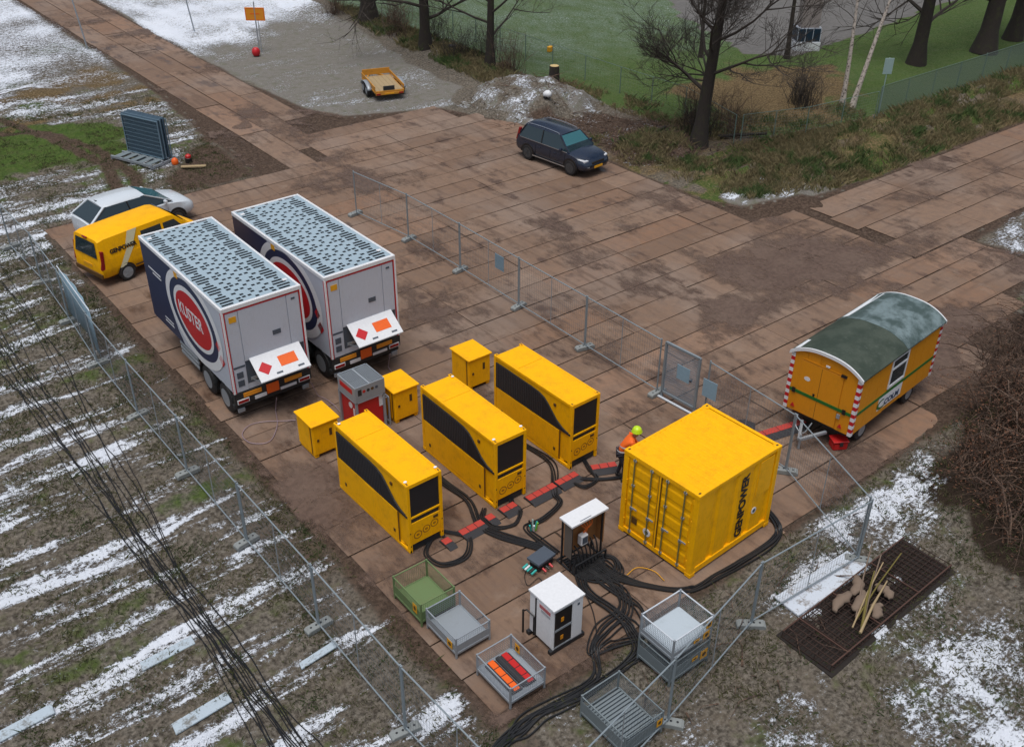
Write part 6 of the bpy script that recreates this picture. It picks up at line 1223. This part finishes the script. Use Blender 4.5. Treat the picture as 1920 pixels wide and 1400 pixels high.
for k, (sx_, sy_, sl, sr, lb) in enumerate(((1.35, 0.95, 0.8, 0.25, 'pale burlap sack on the rebar cage, closest to the snow-covered board'), (1.75, 0.62, 0.75, 0.45, 'folded burlap sack lying in the middle of the rebar cage'), (2.15, 0.98, 0.7, 0.5, 'crumpled burlap sack at the back of the rebar cage'), (2.75, 0.38, 0.5, 1.2, 'small burlap sack by the wooden stakes on the rebar cage'), (1.9, 0.30, 0.5, 0.2, 'brown burlap sack at the front edge of the rebar cage'))):
    m_ = MB(); nr = 9; rg = []
    for i in range(nr):
        u = i / (nr - 1); wr = 0.11 * math.sin(PI * min(max(u, 0.06), 0.94)) ** 0.5 * rr.uniform(0.8, 1.2)
        rg.append([(u * sl, wr * 1.3 * math.cos(a) * rr.uniform(.85, 1.15) + 0.05 * math.sin(u * 5 + k), 0.10 + wr * 0.9 * math.sin(a) * rr.uniform(.85, 1.15)) for a in [2 * PI * q / 10 for q in range(10)]])
    o = m_.loft(rg).build('burlap_sack', SACK, smooth=80); place(o, (15.15 + sx_, 7.75 + sy_, gz(17, 8.4) + 0.20), sr); tag(o, lb, 'sack')
for k in range(6):
    a = 0.29 + rr.uniform(-0.16, 0.2); L_ = rr.uniform(1.7, 2.9); o = MB().tube([(0, 0, 0), (L_ * .5, 0.03, 0.10), (L_, 0, 0.16)], [0.035 if k < 2 else 0.02, 0.03 if k < 2 else .018, 0.015], 6).build('wooden_stick', (WOODL, plain('lichen_stick', (0.16, 0.13, 0.03), .9), SACK)[k % 3])
    place(o, (16.40 + (k % 3) * 0.16, 7.92 + 0.07 * k, gz(17, 8.4) + 0.30), a); tag(o, 'wooden stick lying across the rebar cage', 'stick', 'sticks piled on the rebar cage')
o = MB().prism([(0, 0), (2.75, -0.12), (2.8, 0.62), (0.05, 0.74)], 'z', 0.0, 0.07).build('snow_covered_board', paint('patchy_snow', (0.56, 0.62, 0.70), 0.8, 0.8, (0.16, 0.13, 0.10), scale=2.5, lo=.5, hi=.62), bevel=0.015); place(o, (15.9, 9.24, gz(17, 9.6) + 0.02), 0.02); tag(o, 'long board covered with smooth snow beside the rebar cage', 'board')
for k, (p_, L_, w_, r_, lb) in enumerate((((3.10, 17.07), 1.25, 0.30, 0.02, 'snowy board under the cable bundle in the lower left field'), ((3.03, 15.06), 1.3, 0.34, 0.05, 'snowy board nearest the bottom edge of the picture, left of the fence'), ((0.03, 17.09), 1.2, 0.32, 0.03, 'snowy board at the lower left corner of the picture'), ((5.92, 15.01), 1.0, 0.22, 0.08, 'snowy board just outside the left fence'))):
    o = MB().prism([(0, 0), (L_, 0.02), (L_ + .02, w_), (0.05, w_ - .03)], 'z', 0, 0.05).build('field_board', paint('thin_snow', (0.42, 0.50, 0.57), 0.7, 0.85, (0.13, 0.12, 0.10), scale=2.6, lo=.5, hi=.66), bevel=0.01); place(o, (*p_, gz(*p_) + 0.02), r_); tag(o, lb, 'board')

# ------------------------------------------------------------------ trees
def tree(name, label, loc, h_, r0, seed, lean=(0, 0), limbs=14, first=0.25, group=None, mat=BARK, depth=4, spread=0.9, twigmat=None):
    rr = random.Random(seed); t = thing(name, label, 'tree', (*loc, gz(*loc) - 0.05), 0, group)
    tk = MB(); br = MB(); pts = []; n = 10; w = Vector((0, 0, 0))
    for i in range(n + 1):
        u = i / n; pts.append(Vector((lean[0] * u ** 1.1 + 0.10 * math.sin(u * 5 + seed) * u, lean[1] * u ** 1.1 + 0.10 * math.cos(u * 4 + seed) * u - 0.0, h_ * u)))
    rad = [r0 * (1.45 if i == 0 else 1.0) * (1 - 0.88 * (i / n)) + 0.01 for i in range(n + 1)]
    tk.tube(pts, rad, 10).build('trunk', mat, t, smooth=True)
    def grow(p, d, L_, r_, lv):
        k = 4 if lv < 2 else 3; q = [p]; dd = d.copy()
        for i in range(k):
            dd = (dd + Vector((rr.gauss(0, .16), rr.gauss(0, .16), rr.gauss(0.05, .12)))).normalized(); q.append(q[-1] + dd * L_ / k)
        br.tube(q, [max(0.006, r_ * (1 - 0.6 * i / k)) for i in range(k + 1)], 6 if lv < 1 else (4 if lv < 2 else 3), caps=False)
        if lv < depth:
            for c in range(rr.randint(4, 6)):
                u = rr.uniform(0.25, 1.0); j = min(k - 1, int(u * k)); b0 = q[j].lerp(q[j + 1], u * k - j)
                side = Vector((rr.gauss(0, 1), rr.gauss(0, 1), rr.gauss(0.25, 0.6))).normalized(); grow(b0, (dd * 0.9 + side * 0.85).normalized(), L_ * rr.uniform(.45, .75), r_ * 0.44, lv + 1)
    for k in range(limbs):
        u = first + (1 - first) * (k + rr.random()) / limbs; u = min(u, .98); j = min(n - 1, int(u * n)); b0 = pts[j].lerp(pts[j + 1], u * n - j); a = k * 2.4 + rr.uniform(-.5, .5)
        up = 0.25 + 0.9 * u; d = Vector((math.cos(a) * spread, math.sin(a) * spread, up)).normalized(); grow(b0, d, h_ * (0.36 - 0.20 * u) * rr.uniform(.8, 1.2), r0 * 0.33 * (1.08 - u), 1 if r0 < 0.2 else 0)
    br.build('crown', twigmat or TWIG, t); return t
TG = 'bare trees lining the verge'
tree('bare_tree', 'big bare leaning tree with spreading limbs on the corner embankment', (37.5, 32.7), 12.5, 0.36, 25, (1.5, 0.3), 19, 0.16, None, depth=4, spread=1.3)
tree('bare_tree', 'bare tree behind the gravel verge, nearest the stump', (36.98, 49.3), 12.5, 0.26, 8, (0.5, 0.3), 20, 0.12, TG, depth=3)
tree('bare_tree', 'bare dark tree behind the gravel verge, middle of the three', (36.2, 55.1), 13, 0.36, 9, (0.2, 0.2), 20, 0.12, TG, depth=3)
tree('bare_tree', 'thick black tree trunk behind the gravel verge, farthest of the three', (36.9, 63.1), 14, 0.55, 12, (0.1, 0.3), 18, 0.16, TG, depth=3)
tree('bare_tree', 'dark forked tree on the lawn behind the birches', (59.3, 34.7), 13, 0.45, 14, (0.2, 0.1), 18, 0.16, 'trees on the lawn', depth=3)
tree('bare_tree', 'thick dark leaning tree on the lawn behind the wire fence', (65.2, 33.6), 14, 0.62, 15, (1.8, 0.6), 18, 0.14, 'trees on the lawn', depth=3)
tree('bare_tree', 'dark leaning tree at the right edge of the lawn', (69.8, 34.2), 14, 0.50, 16, (1.8, 0.5), 16, 0.2, 'trees on the lawn', depth=3)
tree('bare_tree', 'slim bare tree beside the white kiosk', (53.77, 40.35), 9.5, 0.15, 17, (0.2, 0.2), 9, 0.3, 'trees on the lawn', depth=3)
tree('bare_tree', 'slim bare tree standing alone on the frosty lawn', (49.59, 43.81), 8, 0.13, 18, (0.1, 0.4), 9, 0.3, 'trees on the lawn', depth=3)
tree('birch_tree', 'white birch stem, the upright one of the pair', (48.75, 32.4), 8.5, 0.13, 21, (0.9, 0.9), 9, 0.45, None, BIRCH, 3, .8)
tree('birch_tree', 'white birch stem, the one leaning right of the pair', (48.95, 31.9), 8.5, 0.14, 22, (3.2, 0.2), 9, 0.45, None, BIRCH, 3, .8)
for k, (p_, lb) in enumerate((((38.6, 33.8), 'leafless grey shrub right behind the big leaning tree'), ((37.2, 47.5), 'leafless shrub between the nearest verge tree and the heap'), ((36.6, 52.0), 'leafless shrub between two verge trees'), ((36.4, 58.5), 'leafless shrub beside the thick black trunk'), ((47.46, 34.28), 'reddish bare shrub in front of the kiosk'), ((40.4, 33.0), 'low frosty shrub behind the corner embankment'), ((46.8, 33.4), 'reddish undergrowth shrub beside the birches'), ((37.6, 60.8), 'leafless shrub left of the thick black trunk'), ((38.2, 56.8), 'leafless shrub on the lawn side of the middle verge tree'), ((36.0, 66.5), 'farthest leafless shrub at the top of the verge'), ((38.0, 51.0), 'leafless shrub on the lawn side of the nearest verge tree'), ((39.3, 34.9), 'leafless shrub at the corner of the green wire fence'))):
    rr = random.Random(60 + k); t = thing('bare_shrub', lb, 'shrub', (*p_, gz(*p_)), 0, 'bare shrubs'); m_ = MB()
    for q in range(70):
        a = rr.uniform(0, 2 * PI); r_ = rr.uniform(0, 0.9); hh = rr.uniform(0.8, 2.6); p0 = Vector((r_ * math.cos(a), r_ * math.sin(a), 0)); p1 = p0 + Vector((rr.gauss(0, .25), rr.gauss(0, .25), hh * .5)); p2 = p1 + Vector((rr.gauss(0, .4), rr.gauss(0, .4), hh * .5))
        m_.tube([p0, p1, p2], [0.014, 0.009, 0.004], 3, caps=False)
        for z_ in range(4): s0 = p1.lerp(p2, rr.random()); m_.tube([s0, s0 + Vector((rr.gauss(0, .3), rr.gauss(0, .3), rr.uniform(0, .4)))], [0.006, 0.003], 3, caps=False)
    m_.build('stems', (TWIG, BROWNT)[k % 2], t)
t = thing('tree_stump', 'freshly cut tall tree stump beside the earth heap', 'tree stump', (*(37.30, 43.68), gz(*(37.30, 43.68)) - 0.05)); MB().cyl((0, 0, 0), (0, 0, 0.95), 0.33, 16, 0.27).build('trunk', BARK, t, smooth=True); MB().prism(ellipse(0, 0, 0.255, 0.255, 16), 'z', 0.945, 0.96).build('cut_face', plain('fresh_cut_wood', (0.62, 0.45, 0.2)), t)

# ------------------------------------------------------------------ park fences, sign, kiosk
def park_fence(label, pts, h_, sp, group=None, wire=0.006, gap=0.12):
    t = thing('park_fence', label, 'fence', (pts[0][0], pts[0][1], 0), 0, group); m_ = MB(); tw = MB(); x0, y0 = pts[0]
    for a, b_ in zip(pts[:-1], pts[1:]):
        L_ = math.hypot(b_[0] - a[0], b_[1] - a[1]); n = max(1, round(L_ / sp))
        for k in range(n + 1):
            p_ = (a[0] + (b_[0] - a[0]) * k / n, a[1] + (b_[1] - a[1]) * k / n)
            if k < n or b_ == pts[-1]: zz_ = gz(*p_); MB().cyl((p_[0] - x0, p_[1] - y0, zz_ - .1), (p_[0] - x0, p_[1] - y0, zz_ + h_), 0.028, 6).build('post', POSTG, t)
        A_ = Vector((a[0] - x0, a[1] - y0, 0)); B_ = Vector((b_[0] - x0, b_[1] - y0, 0)); za, zb_ = gz(*a), gz(*b_); A_.z = za; B_.z = zb_
        tw.bar(A_ + Vector((0, 0, h_)), B_ + Vector((0, 0, h_)), 0.022); nn = int(L_ / gap)
        for k in range(nn): q = A_.lerp(B_, k / nn); m_.bar(q, q + Vector((0, 0, h_)), wire)
        for k in range(int(h_ / gap)): m_.bar(A_ + Vector((0, 0, k * gap)), B_ + Vector((0, 0, k * gap)), wire)
    m_.build('wire_mesh', plain('grey_green_wire', (0.17, 0.22, 0.21), 0.6), t, kind='stuff'); tw.build('top_wire', POSTG, t)
park_fence('dense grey-green wire fence along the top of the embankment', [(48.1, 29.75), (56, 29.95), (64, 30.0), (75, 30.2)], 1.75, 3.0, wire=0.010, gap=0.07)
park_fence('low green wire fence curving from the big tree to the birches', [(39.5, 31.7), (43.1, 30.5), (48.0, 29.8)], 1.5, 2.4, wire=0.004, gap=0.15)
park_fence('faint green wire fence running away along the lawn edge', [(39.2, 31.9), (40.6, 36.6), (40.4, 41.5), (40.4, 47.5), (40.4, 58)], 1.5, 3.0, wire=0.003, gap=0.2)
t = thing('sign_post', 'pale sign board on a thin post at the bend of the park fence', 'sign', (49.3, 30.4, 0), -0.6); MB().cyl((0, 0, -.1), (0, 0, 2.95), 0.03, 8).build('post', OLIVE, t); MB().box(-0.25, 0.25, -0.05, -0.03, 2.1, 2.95).build('sign_board', OLIVE, t, bevel=0.02)
kx = (56.51, 41.13)
t = thing('white_kiosk', 'small white kiosk with dark blue panels under a brick pillar on the lawn', 'kiosk', (*kx, 0.0), -0.60)
MB().box(-0.8, 0.8, -0.6, 0.6, 0, 0.55).build('base', WHTP, t, bevel=0.01); MB().box(-0.76, 0.76, -0.56, 0.56, 0.55, 1.45).build('body', WHT, t)
for k in range(3): MB().box(-0.72 + k * 0.49, -0.28 + k * 0.49, -0.58, -0.55, 0.62, 1.40).build('blue_panel', BLUEP, t, bevel=0.005)
for k in range(2): MB().box(-0.78, -0.755, -0.5 + k * 0.52, -0.04 + k * 0.52, 0.62, 1.40).build('blue_panel', BLUEP, t)
MB().box(-0.6, 0.6, -0.5, 0.5, 1.45, 5.2).build('brick_pillar', BRICK, t, bevel=0.02)
o = MB().box(-0.18, 0.18, -0.12, 0.12, 0, 0.34).build('yellow_box', YSTK, bevel=0.03); place(o, (*(42.81, 50.63), gz(*(42.81, 50.63))), 0.3); tag(o, 'tiny yellow box on the green lawn beyond the stump', 'box')
o = MB().cyl((0, 0, 0.0), (0, 0, 0.16), 0.34, 18).build('old_tyre', RUB, bevel=0.05, seg=2); place(o, (*(37.34, 53.65), gz(*(37.34, 53.65)) + .1), 0); tag(o, 'old black tyre lying among the shrubs behind the verge', 'tyre')
t = thing('plastic_bag', 'white plastic bag caught on the heap behind the dark car', 'bag', (*(34.60, 41.01), gz(*(34.60, 41.01)) + .15)); MB().loft([[(r_ * math.cos(a) * (1 + .2 * math.sin(3 * a)), r_ * math.sin(a), z_) for a in [2 * PI * i / 12 for i in range(12)]] for r_, z_ in ((.12, -.05), (.24, .05), (.22, .2), (.1, .3))]).build('bag_film', WHTP, t, smooth=80); MB().box(-.2, -.05, -.1, .05, -.1, .02).build('bag_knot', BLKP, t)
for k, (p_, L_, a, lb) in enumerate((((35.25, 33.95), 1.9, 0.35, 'long dark log at the foot of the big leaning tree'), ((39.04, 32.81), 2.6, -0.5, 'dark fallen branch right of the big leaning tree'))):
    o = MB().tube([(0, 0, 0.1), (L_ * .5, .05, .13), (L_, 0, .12)], [0.10, .09, .07], 8).build('fallen_log', BARK, smooth=True); place(o, (*p_, gz(*p_) + .05), a); tag(o, lb, 'log')

# ------------------------------------------------------------------ vegetation nobody could count
def in_poly(px, py, poly): return polysd(np.array(px), np.array(py), poly) < 0
def scatter(name, label, mat, polys, n, hmin, hmax, blades, wid, seed, cat='grass', avoid=0.15, lean=.35):
    R_ = np.random.RandomState(seed); vs = []; fs = []; tot = sum(w_ for _, w_ in polys)
    for poly, w_ in polys:
        P = np.array(poly); m = int(n * w_ / tot); mn, mx = P.min(0), P.max(0); got = 0
        c = R_.uniform(mn, mx, (m * 4, 2)); ok = (polysd(c[:, 0], c[:, 1], poly) < 0) & (polysd(c[:, 0], c[:, 1], ROAD) > avoid) & (vn(c[:, 0] * 0.9, c[:, 1] * 0.9, seed) > R_.uniform(.15, .75, len(c))); c = c[ok][:m]; Z_ = terrain_z(c[:, 0], c[:, 1])
        for (x_, y_), z_ in zip(c, Z_):
            s_ = R_.uniform(.7, 1.3)
            for b_ in range(blades):
                a = R_.uniform(0, 2 * PI); hh = R_.uniform(hmin, hmax) * s_; lx, ly = R_.normal(0, lean, 2) * hh; ox, oy = R_.normal(0, .07, 2) * s_; i = len(vs); ca, sa = math.cos(a) * wid, math.sin(a) * wid
                vs += [(x_ + ox - ca, y_ + oy - sa, z_ - .02), (x_ + ox + ca, y_ + oy + sa, z_ - .02), (x_ + ox + lx * .5 + ca * .8, y_ + oy + ly * .5 + sa * .8, z_ + hh * .62), (x_ + ox + lx * 1.3, y_ + oy + ly * 1.3, z_ + hh)]; fs.append((i, i + 1, i + 2)); fs.append((i, i + 2, i + 3))
    m_ = bpy.data.meshes.new(name); m_.from_pydata(vs, [], fs); m_.materials.append(mat); o = bpy.data.objects.new(name, m_); S.collection.objects.link(o); return tag(o, label, cat, kind='stuff')
scatter('embankment_grass', 'long brown and green grass tufts on the embankment', TUFT, [([(34, 26.2), (38, 25.2), (44, 24.9), (72, 25.0), (72, 29.8), (48, 29.7), (41, 31.2), (37, 32.5), (33.4, 31.5)], 9), ([(35, 46.5), (38.2, 46), (38.5, 66), (37.5, 70), (35.5, 60)], 3), ([(33, 33), (36, 31), (37.5, 34), (34, 37)], 1.0), ([(38, 33), (41, 31.8), (48, 30.2), (49, 32), (41, 36), (39, 46), (38, 46)], 1.5)], 12500, 0.10, 0.38, 7, 0.013, 5)
scatter('field_grass', 'short scattered grass in the field between the snow rows', TUFTG, [([(-0.5, 10), (8.4, 10), (8.4, 42), (4, 42)], 5), ([(5, 42), (18, 42.5), (19, 58), (8, 58)], 2.2), ([(9, 3.5), (22, 3.5), (30, 9), (30, 11.6), (9, 11)], 2.6)], 15000, 0.03, 0.11, 6, 0.008, 6, lean=.6)
def thicket():
    R_ = random.Random(77); m_ = MB(); m_.slot(0)
    poly = [(30.26, 13.84), (27.18, 12.50), (25.15, 10.87), (22.49, 10.71), (22.31, 9.12), (21.23, 7.85), (20.95, 6.41), (20.4, 4.6), (24, 2.5), (38, 8), (38, 13.5), (33.5, 13.9)]
    P = np.array(poly); mn, mx = P.min(0), P.max(0); n = 0; pts = []
    while n < 1800:
        x_, y_ = R_.uniform(mn[0], mx[0]), R_.uniform(mn[1], mx[1]); d = -float(polysd(np.array([x_]), np.array([y_]), poly)[0])
        if d < 0.75: continue
        d -= 0.6; n += 1; z0 = gz(x_, y_); H_ = min(1.0, 0.3 + d * 0.6) * R_.uniform(.3, 1.6); a = R_.uniform(0, 2 * PI); L_ = R_.uniform(.5, 1.8)
        p0 = Vector((x_, y_, z0)); p1 = p0 + Vector((math.cos(a) * L_ * .3, math.sin(a) * L_ * .3, H_ * .8)); p2 = p0 + Vector((math.cos(a) * L_ * .75, math.sin(a) * L_ * .75, H_)); p3 = p0 + Vector((math.cos(a) * L_ * 1.2, math.sin(a) * L_ * 1.2, H_ * .7))
        sr_ = R_.uniform(.7, 1.9); m_.tube([p0, p1, p2, p3], [0.014 * sr_, .012 * sr_, .009 * sr_, .005], 3, caps=False)
        for q in range(3): s0 = p1.lerp(p3, R_.random()); m_.tube([s0, s0 + Vector((R_.gauss(0, .25), R_.gauss(0, .25), R_.gauss(.1, .2)))], [0.005, 0.003], 3, caps=False)
        dens = 22 if vn(np.array([x_ * .6]), np.array([y_ * .6]), 8)[0] > .45 and y_ < 11.5 else 4
        for q in range(dens):
            s0 = p1.lerp(p3, R_.random()) + Vector((R_.gauss(0, .15), R_.gauss(0, .15), R_.gauss(-.1, .2))); u = Vector((R_.gauss(0, 1), R_.gauss(0, 1), R_.gauss(0, .5))).normalized() * .035; v = Vector((R_.gauss(0, 1), R_.gauss(0, 1), R_.gauss(0, .5))).normalized() * .025
            m_.slot(1); m_.add([s0 - u, s0 + v, s0 + u, s0 - v], [(0, 1, 2, 3)]); m_.slot(0)
    o = m_.build('bramble_thicket', [BROWNT, LEAF]); tag(o, 'tangled leafless bramble thicket with brown leaves right of the yard', 'brambles', kind='stuff')
thicket()
def brash():
    R_ = random.Random(78); m_ = MB()
    for poly, n in (([(35.90, 40.14), (39.69, 35.09), (36.17, 31.41), (33.00, 32.93), (33.85, 36.96)], 900), ([(38.55, 34.39), (41.42, 32.22), (37.89, 29.21), (34.73, 30.75)], 200), ([(31.95, 46.02), (38.56, 44.13), (34.93, 38.17), (31.34, 40.38)], 220), ([(8.7, 9.6), (14, 8), (20, 10), (22, 11), (12, 10.9)], 60)):
        P = np.array(poly); mn, mx = P.min(0), P.max(0)
        for k in range(n):
            x_, y_ = R_.uniform(mn[0], mx[0]), R_.uniform(mn[1], mx[1])
            if polysd(np.array([x_]), np.array([y_]), poly)[0] > 0: continue
            z0 = gz(x_, y_); a = R_.uniform(0, 2 * PI); L_ = R_.uniform(.3, 1.3); s_ = R_.uniform(0, .35); m_.tube([(x_, y_, z0 + .02), (x_ + math.cos(a) * L_ * .5, y_ + math.sin(a) * L_ * .5, z0 + .05 + s_ * .6), (x_ + math.cos(a + .3) * L_, y_ + math.sin(a + .3) * L_, z0 + .05 + s_)], [R_.uniform(.008, .03), .008, .004], 4, caps=False)
    o = m_.build('brushwood', BROWNT); tag(o, 'dead twigs and brushwood strewn over the earth heap', 'brushwood', kind='stuff')
brash()
